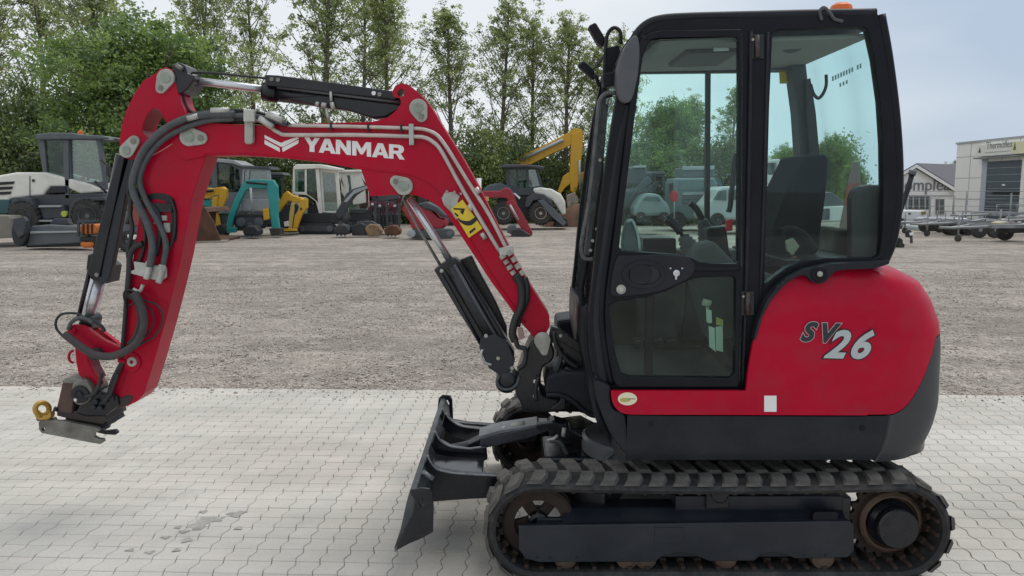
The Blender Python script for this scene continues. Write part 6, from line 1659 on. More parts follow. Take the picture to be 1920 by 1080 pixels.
# row of implements
random.seed(12)
im = mk_thing('cultivator', 'dark tined implement with dull red frame parked in the row', 'implement', 718, 430, 30.0)
for k in range(8):
    x = 694 + k * 7.4; tall = random.uniform(376, 392)
    pl(im, 'tine', [(x, tall), (x + 3.6, tall - 2), (x + 4.6, 408), (x + 3.6, 432 + random.uniform(-4, 4)), (x + 0.4, 428), (x - 0.6, 405)], 30.0 + random.uniform(-.3, .5), 0.12, BGDG if k % 3 else BGK, bev=0.02)
pl(im, 'frame_beam', [(690, 388), (752, 384), (752, 392), (690, 396)], 30.3, 0.3, mat('dark_maroon', (0.10, 0.012, 0.025), 0.5), bev=0.03)
pl(im, 'roller', [(692, 402), (748, 400), (750, 424), (692, 425)], 30.6, 0.5, BGK, bev=0.1)
pl(im, 'headstock', [(706, 366), (716, 362), (746, 364), (750, 372), (712, 378)], 30.4, 0.2, BGDG, bev=0.02)
for k in range(4):
    lathe('white_cap', W(698 + 14 * k, 383 + (k % 2) * 3, 29.9), (0, -1, 0), [(0.05, -0.05), (0.05, 0.02), (0.02, 0.03)], mat('dusty_white', (0.5, 0.5, 0.5), 0.6), im, 10)
ir = digger('small_red_digger', 'small dull red digger on grey tracks seen beyond the boom cylinder', 805, 447, 27.5)
pl(ir, 'upper_body', [(776, 396), (790, 386), (806, 384), (812, 398), (822, 408), (836, 412), (838, 422), (826, 432), (784, 430), (772, 420)], 27.5, 1.0, BGR, bev=0.08)
pl(ir, 'rear_cover', [(782, 382), (800, 378), (820, 388), (838, 404), (834, 410), (812, 396), (796, 392)], 27.4, 0.8, BGDG, bev=0.05)
pl(ir, 'boom', [(754, 392), (762, 374), (772, 368), (778, 376), (774, 392), (780, 414), (772, 420), (762, 406)], 27.4, 0.2, BGR, bev=0.03)
pl(ir, 'red_plate', [(764, 404), (778, 400), (806, 430), (790, 434), (772, 428)], 27.3, 0.3, BGR, bev=0.03)
small_tracks(ir, 766, 852, 429, 447, 27.3, 0.3, 0.9, mat('grey_green_rubber', (0.09, 0.1, 0.095), 0.8, var=0.3, vscale=4))
pl(ir, 'seat', [(786, 366), (796, 364), (800, 386), (788, 388)], 27.8, 0.4, BGK, bev=0.03)
lathe('idler', W(771, 438, 27.2), (0, -1, 0), [(0.14, -0.1), (0.14, 0.02), (0.05, 0.04)], BGLG, ir, 18)
# tractor loader with white hood
tl = mk_thing('tractor_loader', 'tractor loader with white bonnet, dark cab and cream rims', 'tractor', 990, 425, 34.5)
pl(tl, 'cab_roof', [(938, 311), (946, 308.5), (990, 308.5), (1022, 312), (1020, 318), (990, 314), (942, 315)], 34.3, 1.7, BGDG, bev=0.04)
pl(tl, 'cab_frame', [(948, 313), (1008, 313), (1018, 350), (1014, 366), (950, 366)], 34.5, 0.1, BGDG, holes=[[(955, 318), (968, 318), (968, 348), (954, 348)], [(971, 318), (986, 318), (988, 352), (971, 352)], [(991, 318), (1004, 318), (1012, 348), (993, 352)]], bev=0.02)
pl(tl, 'front_window', [(988, 316), (1006, 316), (1014, 352), (990, 354)], 34.56, 0.03, BGGLL, bev=0)
pl(tl, 'side_window', [(950, 316), (988, 316), (990, 354), (950, 354)], 34.58, 0.03, BGGL, bev=0)
pl(tl, 'seat', [(962, 336), (972, 336), (976, 356), (960, 356)], 35.2, 0.5, BGK, bev=0.05)
pl(tl, 'bonnet', [(999, 353), (1012, 351), (1034, 354), (1052, 364), (1060, 378), (1061, 402), (1054, 404), (1046, 390), (1036, 376), (1018, 366), (1002, 362)], 34.4, 0.9, BGW, bev=0.08)
pl(tl, 'chassis', [(944, 362), (1000, 358), (1030, 374), (1044, 394), (1048, 416), (930, 412), (932, 376)], 34.6, 1.2, BGK, bev=0.05)
pl(tl, 'rear_hood', [(905, 356), (918, 346), (940, 343), (958, 350), (966, 362), (960, 372), (908, 372)], 34.4, 1.0, mat('slate_hood', (0.07, 0.09, 0.11), 0.35, var=0.2, vscale=3), bev=0.06)
pl(tl, 'fender', [(984, 388), (988, 370), (1000, 362), (1020, 364), (1034, 376), (1038, 390), (1030, 382), (1014, 374), (1000, 376), (992, 388)], 34.0, 0.5, BGDG, bev=0.03)
pl(tl, 'loader_arm', [(1008, 376), (1018, 374), (1040, 392), (1062, 418), (1056, 424), (1034, 406)], 33.9, 0.15, BGMG, bev=0.02)
pl(tl, 'lamp_strip', [(962, 362), (966, 362), (976, 370), (974, 374)], 34.3, 0.1, WHITE, bev=0.01)
pl(tl, 'loader_bucket', [(1044, 410), (1062, 408), (1066, 424), (1040, 426)], 34.2, 1.4, BGK, bev=0.03)
disc_wheel(tl, 944, 400, 21, 34.1, 0.45, mat('grey_rim', (0.26, 0.27, 0.25), 0.6)); disc_wheel(tl, 1014, 400, 22, 34.0, 0.45, RIMC, 0.5)
rd = digger('red_digger_boom_machine', 'dull red digger boom reaching down to its bucket before the tractor', 960, 440, 29.5)
pl(rd, 'boom', [(894, 362), (908, 358), (938, 358), (946, 352), (956, 354), (964, 366), (970, 384), (962, 390), (950, 372), (938, 370), (896, 372)], 29.5, 0.22, BGR, bev=0.03)
pl(rd, 'dipper', [(948, 378), (962, 374), (976, 394), (998, 434), (999, 440), (990, 446), (984, 440), (966, 410)], 29.4, 0.2, BGR, bev=0.03)
tube('ram', [(956, 384), (972, 412)], 0.04, BGLG, rd, 8, Y=29.2)
pl(rd, 'orange_marker', [(905, 369), (916, 369), (917, 377), (906, 377)], 29.35, 0.1, mat('amber_marker', (0.7, 0.35, 0.1), 0.5), bev=0.01)
pl(rd, 'bucket', [(960, 432), (974, 428), (994, 440), (992, 450), (966, 452), (958, 444)], 29.0, 0.6, BGK, bev=0.03)
pl(rd, 'ground_roller', [(952, 424), (966, 420), (970, 432), (960, 440), (950, 436)], 29.3, 0.4, BGMG, bev=0.05)
pl(rd, 'hidden_body', [(850, 360), (896, 358), (898, 400), (852, 402)], 29.7, 1.2, BGR, bev=0.06)
# big yellow digger
by = mk_thing('large_yellow_excavator', 'large yellow excavator with tall bent boom towering behind the tractor', 'excavator', 1080, 410, 42.0)
pl(by, 'boom', [(964, 304), (978, 292), (1008, 278), (1040, 262), (1066, 248), (1078, 240), (1090, 242), (1094, 250), (1090, 262), (1072, 272), (1040, 286), (1004, 304), (988, 312), (970, 311)], 42.0, 0.5, BGY, bev=0.04)
pl(by, 'dipper', [(1072, 250), (1090, 244), (1094, 256), (1090, 300), (1086, 340), (1080, 362), (1070, 360), (1068, 330), (1070, 290)], 41.9, 0.45, BGY, bev=0.04)
pl(by, 'link_plate', [(1056, 330), (1068, 322), (1070, 344), (1060, 352), (1050, 366), (1046, 358)], 41.9, 0.4, BGY, bev=0.04)
pl(by, 'counterweight', [(1086, 324), (1100, 320), (1112, 328), (1112, 344), (1086, 344)], 42.4, 2.0, BGY, bev=0.06)
tube('ram', [(976, 300), (1056, 262)], 0.09, BGLG, by, 10, Y=41.8)
tube('ram', [(1086, 300), (1088, 356)], 0.06, BGLG, by, 10, Y=41.8)
pl(by, 'bucket', [(1062, 366), (1078, 360), (1086, 376), (1078, 392), (1064, 388)], 41.6, 1.0, mat('pale_worn_steel', (0.35, 0.30, 0.24), 0.7, var=0.3, vscale=3), bev=0.04)
pl(by, 'cab', [(1100, 330), (1140, 330), (1142, 372), (1100, 372)], 42.8, 1.2, CARGL, bev=0.04)
small_tracks(by, 1096, 1180, 384, 406, 42.4, 0.5, 1.8)
pl(by, 'rear_machinery', [(1022, 336), (1050, 334), (1056, 352), (1050, 366), (1024, 360)], 43.0, 1.0, BGDG, bev=0.04)
# heap of soil and rusty bucket beside
def heap(name, px, py, Y, w, h, m, label, cat):
    c = W(px, py, Y); V = [(c.x, Y + w * .4, h)]; F = []; n_ = 26
    for j in (1, 2, 3, 4):
        for k in range(n_):
            a = 2 * math.pi * k / n_; r_ = w * j / 4 * (1 + 0.12 * math.sin(3 * a + j) + random.uniform(-.06, .06))
            V.append((c.x + r_ * math.cos(a), Y + w * .4 + r_ * .8 * math.sin(a), max(-0.05, h * (1 - (j / 4) ** 1.3) + random.uniform(-.05, .05)) if j < 4 else -0.05))
    for k in range(n_): F.append((0, 1 + k, 1 + (k + 1) % n_))
    for j in range(3):
        for k in range(n_):
            a, b_ = 1 + j * n_ + k, 1 + j * n_ + (k + 1) % n_; F.append((a, a + n_, b_ + n_, b_))
    me = bpy.data.meshes.new(name); me.from_pydata(V, [], F)
    o = link(name, me, m, None, True); tag(o, label, cat); return o
heap('soil_heap', 1085, 425, 37.0, 1.6, 1.05, SOILM, 'brown heap of soil and roots right of the tractor loader', 'soil heap')

# ---- a second, darker row of machines standing further back
def parked(name, label, cat, x, y, Y, s, col, flip=1, arm=True, roofc=None):
    """small crawler machine: x, y = pixel of its foot centre, s = pixels per metre there"""
    t = mk_thing(name, label, cat, x, y, Y, 'dark machines in the second row')
    q = lambda L: [(x + flip * a * s, y - b * s) for a, b in L]
    small_tracks(t, x - 0.9 * s, x + 0.9 * s, y - 0.5 * s, y, Y, 0.3, 1.0)
    pl(t, 'upper_body', q([(-1.0, .55), (.75, .5), (.85, .75), (.7, 1.05), (-.9, 1.2), (-1.05, .9)]), Y, 1.3, col, bev=0.05)
    pl(t, 'engine_cover', q([(-1.0, 1.12), (-.3, 1.08), (-.35, 1.5), (-.85, 1.45)]), Y + .1, 1.1, col, bev=0.05)
    pl(t, 'cab_frame', q([(-.45, 1.05), (-.5, 2.35), (-.4, 2.45), (.45, 2.45), (.55, 2.3), (.62, 1.02)]), Y + .1, 0.08, BGDG, holes=[q([(-.36, 1.35), (-.38, 2.28), (.02, 2.28), (.02, 1.25)]), q([(.12, 1.15), (.12, 2.28), (.42, 2.26), (.5, 1.15)])], bev=0.02)
    pl(t, 'cab_window', q([(-.42, 1.1), (-.44, 2.35), (.48, 2.35), (.56, 1.1)]), Y + .14, 0.03, BGGL, bev=0)
    pl(t, 'cab_roof', q([(-.55, 2.38), (-.42, 2.52), (.5, 2.52), (.66, 2.40)]), Y - .02, 1.1, roofc or BGMG, bev=0.04)
    if arm:
        pl(t, 'boom', q([(.7, .8), (.95, .85), (1.25, 1.9), (1.75, 2.3), (1.7, 2.5), (1.15, 2.2), (.75, 1.2)]), Y + .5, 0.2, col, bev=0.03)
        pl(t, 'dipper', q([(1.6, 2.5), (1.8, 2.45), (1.95, 1.6), (2.0, .8), (1.85, .75), (1.72, 1.5)]), Y + .5, 0.18, col, bev=0.03)
        pl(t, 'bucket', q([(1.75, .85), (2.1, .8), (2.15, .35), (1.8, .2), (1.6, .45)]), Y + .35, 0.5, BGRUST, bev=0.03)
        tube('ram', [(x + flip * .95 * s, y - 1.0 * s), (x + flip * 1.25 * s, y - 1.75 * s)], 0.045, BGLG, t, 8, Y=Y + .45)
        tube('hydraulic_hose', [(x + flip * .8 * s, y - 1.3 * s), (x + flip * 1.2 * s, y - 2.4 * s), (x + flip * 1.7 * s, y - 2.6 * s), (x + flip * 1.9 * s, y - 1.9 * s)], 0.03, PRINTB, t, 6, 4, Y=Y + .44)
    return t
DKG = mat('dark_green_machine', (0.02, 0.05, 0.035), 0.5, var=0.3, vscale=2)
DKR = mat('maroon_machine', (0.14, 0.012, 0.025), 0.5, var=0.3, vscale=2)
parked('dark_grey_digger', 'dark grey digger half hidden behind the teal boom', 'excavator', 512, 424, 37.0, 40, BGDG, -1)
parked('maroon_digger', 'maroon digger behind the tined implement', 'excavator', 712, 424, 36.0, 41, DKR, 1)
parked('black_digger', 'black digger behind the small red digger', 'excavator', 862, 422, 38.0, 39, BGK, -1)
parked('dark_green_digger', 'dark green digger between loader cab and bucket cylinder', 'excavator', 215, 424, 36.0, 41, DKG, 1)
parked('grey_yellow_digger', 'dirty yellow digger behind the rusty loader bucket', 'excavator', 350, 424, 36.0, 41, BGY, 1)
parked('slate_digger', 'slate digger seen low through the front of the door window', 'excavator', 1225, 420, 38.0, 39, BGDG, 1)
parked('dark_teal_digger', 'dark teal digger right of the sliding window bar', 'excavator', 1395, 420, 39.0, 38, TEALD, -1)
for k_, (x_, y_, Y_, lab_) in enumerate(((640, 440, 28.4, 'loose digging bucket on the gravel before the white cab'), (735, 441, 28.2, 'loose digging bucket left of the boom cylinder rod'), (470, 442, 28.0, 'loose digging bucket under the teal boom'), (875, 436, 30.0, 'loose digging bucket before the black digger'))):
    tk = mk_thing('loose_bucket', lab_, 'bucket', x_, y_, Y_, 'loose digging buckets on the gravel')
    pl(tk, 'bucket_shell', [(x_ - 13, y_), (x_ - 16, y_ - 10), (x_ - 6, y_ - 19), (x_ + 8, y_ - 18), (x_ + 15, y_ - 8), (x_ + 13, y_)], Y_, 0.6, BGRUST if k_ % 2 else BGK, bev=0.05)
    for dx in (-10, -3, 4): pl(tk, 'bucket_tooth', [(x_ + dx, y_), (x_ + dx + 4, y_), (x_ + dx + 3, y_ + 3), (x_ + dx + 1, y_ + 3)], Y_ - .05, 0.1, BGMG, bev=0)
    pl(tk, 'hanger_ear', [(x_ - 6, y_ - 18), (x_ - 5, y_ - 24), (x_ + 1, y_ - 24), (x_ + 2, y_ - 18)], Y_ + .1, 0.06, BGDG, bev=0.01)
post_ = mk_thing('white_marker_post', 'short white post standing beside the red digger boom', 'post', 898, 420, 36.0)
tube('post_shaft', [(898, 420), (898, 334)], 0.11, WHITE, post_, 10, Y=36.0)
tube('post_foot', [(898, 424), (898, 418)], 0.2, BGMG, post_, 10, Y=36.0)
# ---- machines seen through the cab
tr = mk_thing('grey_truck', 'grey truck with blue grey cab front seen through the cab door', 'truck', 1290, 425, 33.0)
pl(tr, 'cab_front', [(1262, 345), (1266, 334), (1340, 333), (1346, 345), (1348, 412), (1260, 412)], 33.0, 1.8, mat('slate_truck', (0.15, 0.19, 0.20), 0.45, var=0.1, vscale=1), bev=0.08)
pl(tr, 'wind_deflector', [(1278, 334), (1280, 314), (1340, 313), (1342, 333)], 33.4, 1.6, BGMG, bev=0.06)
pl(tr, 'deflector_edge', [(1280, 319), (1280, 312), (1340, 311), (1340, 318)], 33.3, 0.2, BGLG, bev=0.02)
pl(tr, 'windscreen', [(1274, 338), (1336, 337), (1338, 356), (1272, 357)], 32.95, 0.06, CARGL, bev=0)
for k in range(3):
    pl(tr, 'grille_bar', [(1280, 361 + 8 * k), (1332, 360 + 8 * k), (1332, 365 + 8 * k), (1280, 366 + 8 * k)], 32.94, 0.06, BGLG if k == 0 else BGMG, bev=0.01)
pl(tr, 'mirror', [(1256, 344), (1262, 342), (1262, 362), (1256, 362)], 32.8, 0.15, BGK, bev=0.02)
disc_wheel(tr, 1270, 414, 16, 32.9, 0.35, BGMG); disc_wheel(tr, 1338, 414, 16, 32.9, 0.35, BGMG)
sg = mk_thing('red_round_sign', 'round red warning board beside the grey truck', 'sign', 1264, 420, 31.5)
pl(sg, 'board', circ(1264, 368, 8, 11, 20), 31.5, 0.04, mat('sign_red', (0.5, 0.03, 0.04), 0.45), bev=0.01)
tube('sign_post', [(1264, 378), (1264, 426)], 0.03, GALV, sg, 8, Y=31.5)
dl = mk_thing('dark_loader', 'dark loader with raised arm seen at the front of the cab door', 'loader', 1200, 420, 31.0)
pl(dl, 'arm', [(1170, 392), (1186, 366), (1204, 340), (1216, 330), (1222, 340), (1208, 356), (1192, 384), (1180, 400)], 31.0, 0.3, BGDG, bev=0.03)
pl(dl, 'cab', [(1176, 346), (1178, 315), (1212, 314), (1214, 346)], 31.6, 1.2, BGDG, bev=0.04)
pl(dl, 'cab_roof', [(1188, 311), (1212, 310), (1212, 314), (1188, 315)], 31.4, 1.4, BGLG, bev=0.02)
pl(dl, 'engine_hood', [(1158, 358), (1196, 352), (1208, 380), (1170, 396)], 31.5, 1.2, BGMG, bev=0.06)
pl(dl, 'second_arm', [(1204, 374), (1218, 350), (1232, 340), (1236, 348), (1224, 362), (1212, 384)], 30.6, 0.2, BGK, bev=0.02)
disc_wheel(dl, 1180, 404, 18, 30.9, 0.4, BGMG); disc_wheel(dl, 1236, 408, 14, 30.9, 0.4, BGMG)
cr_ = mk_thing('grey_car', 'small grey car parked between dark loader and grey truck', 'car', 1225, 420, 30.0)
pl(cr_, 'body', [(1188, 390), (1194, 380), (1204, 366), (1216, 362), (1236, 364), (1246, 376), (1256, 386), (1258, 404), (1188, 406)], 30.0, 1.6, mat('silver_car_paint', (0.20, 0.25, 0.25), 0.3, 0.3), bev=0.12)
pl(cr_, 'side_window', [(1204, 376), (1212, 368), (1234, 369), (1240, 378)], 29.97, 0.05, CARGL, bev=0)
disc_wheel(cr_, 1202, 406, 8, 29.9, 0.2, BGLG); disc_wheel(cr_, 1246, 406, 8, 29.9, 0.2, BGLG)
vb = mk_thing('grey_van', 'pale grey van parked behind the cab levers and seat back', 'van', 1370, 425, 30.5)
pl(vb, 'body', [(1320, 412), (1322, 388), (1336, 372), (1346, 356), (1356, 350), (1460, 346), (1470, 352), (1472, 414)], 30.5, 1.9, mat('pale_van_paint', (0.42, 0.45, 0.44), 0.4), bev=0.1)
pl(vb, 'windscreen', [(1338, 374), (1348, 358), (1362, 356), (1362, 376)], 30.46, 0.05, CARGL, bev=0)
pl(vb, 'side_window', [(1366, 356), (1392, 355), (1392, 374), (1366, 375)], 30.46, 0.05, CARGL, bev=0)
disc_wheel(vb, 1346, 412, 12, 30.4, 0.25, BGMG); disc_wheel(vb, 1448, 412, 12, 30.4, 0.25, BGMG)
jm = mk_thing('pale_machine', 'pale machine with small white cab standing in front of the far trees', 'machine', 1455, 410, 38.0)
pl(jm, 'cab_frame', [(1432, 345), (1436, 300), (1462, 298), (1468, 310), (1472, 345)], 38.0, 1.4, mat('pale_shell', (0.6, 0.62, 0.58), 0.5), holes=[[(1440, 306), (1456, 305), (1460, 328), (1440, 328)]], bev=0.05)
pl(jm, 'cab_window', [(1438, 304), (1460, 303), (1464, 330), (1438, 330)], 38.5, 0.04, CARGL, bev=0)
pl(jm, 'body', [(1426, 345), (1500, 345), (1502, 385), (1426, 388)], 38.1, 1.6, mat('pale_shell', (0.6, 0.62, 0.58), 0.5), bev=0.06)
disc_wheel(jm, 1440, 394, 14, 37.9, 0.4, BGMG); disc_wheel(jm, 1486, 394, 14, 37.9, 0.4, BGMG)
ct = mk_thing('pale_container', 'low pale container on the gravel behind the seat back', 'container', 1560, 425, 36.0)
pl(ct, 'shell', [(1530, 388), (1586, 386), (1586, 414), (1530, 416)], 36.0, 2.2, mat('pale_shell', (0.6, 0.62, 0.58), 0.5), bev=0.04)
pl(ct, 'container_door', [(1532, 392), (1556, 391), (1556, 412), (1532, 413)], 35.97, 0.05, BGMG, bev=0.01)
pl(ct, 'lid', [(1524, 363), (1560, 360), (1588, 382), (1588, 388), (1528, 388)], 36.2, 1.8, BGMG, bev=0.04)
cn = mk_thing('pane_reflection_cone', 'tall tapering red and pale form standing in for a reflection in the rear pane', 'post', 1598, 430, 27.0)  # added cone shape standing in for a likely reflection in the glass
lathe('white_foot', W(1597, 436, 27.0), (0, 0, 1), [(0.42, 0.0), (0.36, 0.5), (0.30, 0.9)], mat('reflection_pink', (0.16, 0.12, 0.11), 0.7), cn, 20)
lathe('red_middle', W(1597, 436, 27.0) + Vector((0, 0, 0.9)), (0, 0, 1), [(0.30, 0.0), (0.20, 0.75)], mat('reflection_red', (0.22, 0.06, 0.055), 0.6), cn, 20)
lathe('pale_top', W(1597, 436, 27.0) + Vector((0, 0, 1.65)), (0, 0, 1), [(0.20, 0.0), (0.10, 0.7), (0.0, 0.75)], mat('reflection_pink', (0.16, 0.12, 0.11), 0.7), cn, 20)

# ---- right side: trailers, car, van, buildings
SHED = mat('white_render', (0.84, 0.84, 0.82), 0.8, var=0.05, vscale=1.5, dirt=(0.5, 0.5, 0.48), dscale=0.8, damt=0.4)
SHEDP = mat('light_grey_block', (0.86, 0.85, 0.83), 0.85, var=0.05, vscale=1.2, dirt=(0.74, 0.73, 0.71), dscale=0.6, damt=0.5)
ROOFM = mat('grey_violet_roofing', (0.135, 0.13, 0.15), 0.8, var=0.12, vscale=2)
# gabled building
gA = W(1655, 408, 50.0); gP = W(1714, 311, 50.0); gB = W(1790, 358, 50.0)
gA.z = 0
dep = Vector((13.0, 9.0, 0))
gb = thing('gabled_building', 'white gabled hall with dark grey roof and lettering across its gable', 'building', (gP.x, 50, 0))
xl = 2 * gP.x - gB.x; eave = gB.z
fr = [Vector((xl, 50, -0.05)), Vector((gB.x, 50, -0.05)), Vector((gB.x, 50, eave - .1)), Vector((gP.x, 50, gP.z - .1)), Vector((xl, 50, eave - .1))]
link('wall', prism_mesh(fr, [p + dep for p in fr]), SHED, gb)
for sgn, e in ((1, Vector((gB.x + 0.25, 0, eave - 0.14))), (-1, Vector((xl - 0.25, 0, eave - 0.14)))):
    a = Vector((gP.x, 49.7, gP.z)); b_ = Vector((e.x, 49.7, e.z)); n_ = Vector((0, 0, 0.16)); q = dep * 1.03
    V = [a, b_, b_ + n_, a + n_, a + q, b_ + q, b_ + q + n_, a + q + n_]
    me = bpy.data.meshes.new('roof'); me.from_pydata([tuple(v) for v in V], [], [(0, 1, 2, 3), (7, 6, 5, 4), (0, 4, 5, 1), (3, 2, 6, 7), (1, 5, 6, 2), (0, 3, 7, 4)])
    bm = bmesh.new(); bm.from_mesh(me); bmesh.ops.recalc_face_normals(bm, faces=bm.faces); bm.to_mesh(me); bm.free()
    rf_ = link('roof', me, ROOFM, gb)
    a2 = a + Vector((0, -0.03, -0.12)); b2 = b_ + Vector((0, -0.03, -0.12)); n2 = Vector((0, 0, 0.20)); q2 = Vector((0, 0.03, 0))
    V = [a2, b2, b2 + n2, a2 + n2, a2 + q2, b2 + q2, b2 + q2 + n2, a2 + q2 + n2]
    me = bpy.data.meshes.new('barge_board'); me.from_pydata([tuple(v) for v in V], [], [(0, 1, 2, 3), (7, 6, 5, 4), (0, 4, 5, 1), (3, 2, 6, 7), (1, 5, 6, 2), (0, 3, 7, 4)])
    bm = bmesh.new(); bm.from_mesh(me); bmesh.ops.recalc_face_normals(bm, faces=bm.faces); bm.to_mesh(me); bm.free()
    link('barge_board', me, WHITE, gb)
pl(gb, 'band', [(1640, 365.5), (1789, 366.5), (1789, 368.5), (1640, 367.5)], 49.93, 0.06, BGLG, bev=0)
p = W(1683, 357, 49.9)
text('gable_lettering', 'complea', 1.05, (p.x, 49.96, p.z), (R(90), 0, 0), mat('grey_lettering_board', (0.20, 0.20, 0.22), 0.6), gb, 0.03, 0.0, 0, 0.92)
WIN = mat('far_window', (0.10, 0.12, 0.12), 0.2, var=0.3, vscale=2)
for x0, x1 in ((1756, 1760), (1764, 1770)):
    f_ = pl(gb, 'window', [(x0 - 1, 373), (x1 + 1, 373), (x1 + 1, 402), (x0 - 1, 402)], 49.93, 0.07, BGLG, bev=0)
    pn = plate('pane', [(x0, 374), (x1, 374), (x1, 400), (x0, 400)], 49.90, 0.03, WIN, gb)
for k in range(8):
    x0 = 1699 + 5.6 * k
    pl(gb, 'window', [(x0, 369), (x0 + 4.6, 369), (x0 + 4.6, 392), (x0, 392)], 49.93, 0.07, BGMG, bev=0)
    plate('pane', [(x0 + .6, 370), (x0 + 4, 370), (x0 + 4, 391), (x0 + .6, 391)], 49.90, 0.03, WIN if k % 2 else BGLG, gb)
for k in range(4):
    pl(gb, 'window', [(1650 + 10 * k, 371), (1656 + 10 * k, 371), (1656 + 10 * k, 396), (1650 + 10 * k, 396)], 49.93, 0.07, WIN, bev=0)

# industrial hall: long wall facing left, door and sign on it
hall = thing('industrial_hall', 'pale flat roofed industrial hall with roller door and sign', 'building', (30, 41, 0))
HX = 24.75
def HW(px, py):
    """the point of the hall's left wall (x = HX) under a pixel of the photograph"""
    u = (px - 960) / FPX; v = (540 - py) / FPX
    dy = math.cos(PITCH) + v * math.sin(PITCH); dz = -math.sin(PITCH) + v * math.cos(PITCH)
    t = HX / u
    return Vector((HX, dy * t, CZ + dz * t))
yc_ = HW(1793, 300).y; ytop = HW(1793, 271).z; yn_ = 30.0
box('wall', HX, 40, yn_, yc_, -0.06, ytop, SHEDP, hall)
box('parapet_cap', HX - 0.06, 40, yn_, yc_ + 0.06, ytop, ytop + 0.10, BGLG, hall)
# wall panel joints in relief
for k in range(9):
    yy = yc_ - 1.4 * (k + 1)
    if yy > 31: box('panel_joint', HX - 0.012, HX + 0.02, yy - 0.02, yy + 0.02, 0, ytop, mat('joint_grey', (0.42, 0.42, 0.41), 0.8), hall)
for k in range(1, 4):
    box('panel_course', HX - 0.010, HX + 0.02, yn_, yc_, k * 1.15 - .015, k * 1.15 + .015, mat('joint_grey', (0.42, 0.42, 0.41), 0.8), hall)
def wallbox(name, p0, p1, out, m, inn=0.02):
    """box on the hall wall between two pixels"""
    a = HW(*p0); b_ = HW(*p1)
    z0, z1 = sorted((a.z, b_.z)); y0, y1 = sorted((a.y, b_.y))
    return box(name, HX - out, HX + inn, y0, y1, z0, z1, m, hall)
dA = HW(1853, 303); dB = HW(1911, 400)
box('door_frame', HX - 0.05, HX + 0.02, dA.y, dA.y + 0.45, 0, dA.z + 0.15, mat('pale_blue_grey', (0.42, 0.46, 0.52), 0.6), hall)
box('door_frame', HX - 0.05, HX + 0.02, dB.y - 0.3, dB.y, 0, dA.z + 0.15, SHED, hall)
nsl = 9
DOORM = mat('slate_roller_door', (0.075, 0.10, 0.12), 0.5, var=0.1, vscale=1)
for k in range(nsl):
    z0 = dA.z * k / nsl; z1 = dA.z * (k + 1) / nsl
    box('door_slat', HX - 0.025 if k % 2 else HX - 0.02, HX + 0.02, dB.y, dA.y, z0 + 0.012, z1 - 0.006, DOORM, hall, 0.008)
box('door_dark_gap', HX - 0.03, HX + 0.01, dB.y + 0.02, dA.y - 0.6, dA.z * 0.46, dA.z * 0.50, PRINTB, hall)
box('door_handle', HX - 0.05, HX, (dA.y + dB.y) / 2 - 0.2, (dA.y + dB.y) / 2 + 0.05, dA.z * 0.60, dA.z * 0.625, WHITE, hall)
sA = HW(1842, 270); sB = HW(1945, 290)
sgz1 = HW(1842, 272).z; sgz0 = HW(1842, 294).z
sb = sub('sign_board', hall)
box('board', HX - 0.30, HX + 0.02, HW(1945, 280).y, sA.y, sgz0, sgz1, mat('cream_board', (0.74, 0.74, 0.68), 0.6), sb, 0.01)
box('yellow_end', HX - 0.305, HX - 0.2, HW(1945, 280).y, HW(1907, 280).y, sgz0 + .02, sgz1 - .02, mat('pale_yellow_board', (0.72, 0.69, 0.46), 0.6), sb)
rz = R(-90)
LT = mat('slate_green_lettering', (0.14, 0.17, 0.17), 0.6)
text('sign_lettering', 'Thermoflex', 0.50, (HX - 0.306, HW(1858, 280).y - 0.1, sgz0 + 0.36), (R(90), 0, rz), LT, sb, 0.004, 0.0, 0, 0.92)
box('sign_underline', HX - 0.312, HX - 0.29, HW(1906, 280).y, HW(1858, 280).y, sgz0 + 0.16, sgz0 + 0.20, mat('pale_line', (0.4, 0.4, 0.4), 0.6), sb)
for yy, m_, hh in ((HW(1848, 280).y, mat('dark_mark', (0.06, 0.05, 0.04), 0.6), 0.3), (HW(1914, 280).y, mat('olive_mark', (0.15, 0.16, 0.06), 0.6), 0.42)):
    V = [(HX - 0.31, yy + 0.12, sgz0 + 0.2), (HX - 0.31, yy - 0.12, sgz0 + 0.2), (HX - 0.31, yy, sgz0 + 0.2 + hh)]
    me = bpy.data.meshes.new('sign_flame'); me.from_pydata(V, [], [(0, 1, 2)]); link('sign_flame', me, m_, sb)
box('sign_lamp_rail', HX - 0.45, HX, HW(1925, 300).y, sA.y, sgz0 - 0.12, sgz0 - 0.05, GALV, hall)

box('white_end_wall', HX - 0.03, HX + 0.02, yn_, dB.y - 0.32, 0, sgz0 - 0.15, mat('bright_white_paint', (0.86, 0.86, 0.84), 0.7), hall)
# fence posts before the buildings
for k, (px, top) in enumerate(((1742, 366), (1810, 358), (1893, 362), (1786, 366), (1700, 368))):
    f_ = W(px, 412, 38.0)
    g = thing('fence_post', '', 'fence post', (f_.x, 38, 0), 'thin steel fence posts before the halls')
    g['label'] = ['thin steel fence post below the lettered gable', 'thin steel post before the pale hall wall', 'thin steel post in front of the roller door',
                  'thin steel post at the corner between both halls', 'thin steel post before the row of hall windows'][k]
    tube('post_tube', [(f_.x, 38, -0.05), (f_.x, 38, W(px, top, 38.0).z)], 0.045, GALV, g, 8)
    lathe('post_foot', (f_.x, 38, -0.05), (0, 0, 1), [(0.12, 0), (0.12, 0.08), (0.05, 0.09)], GALV, g, 10)
wf = thing('wire_fence', 'thin wire fence strung between posts before the halls', 'fence', (W(1790, 400, 38).x, 38, 0))
for zz in (0.9, 1.25, 1.6):
    tube('wire', [(W(1640, 400, 38).x, 38, zz), (W(1990, 400, 38).x, 38, zz)], 0.012, GALV, wf, 5)

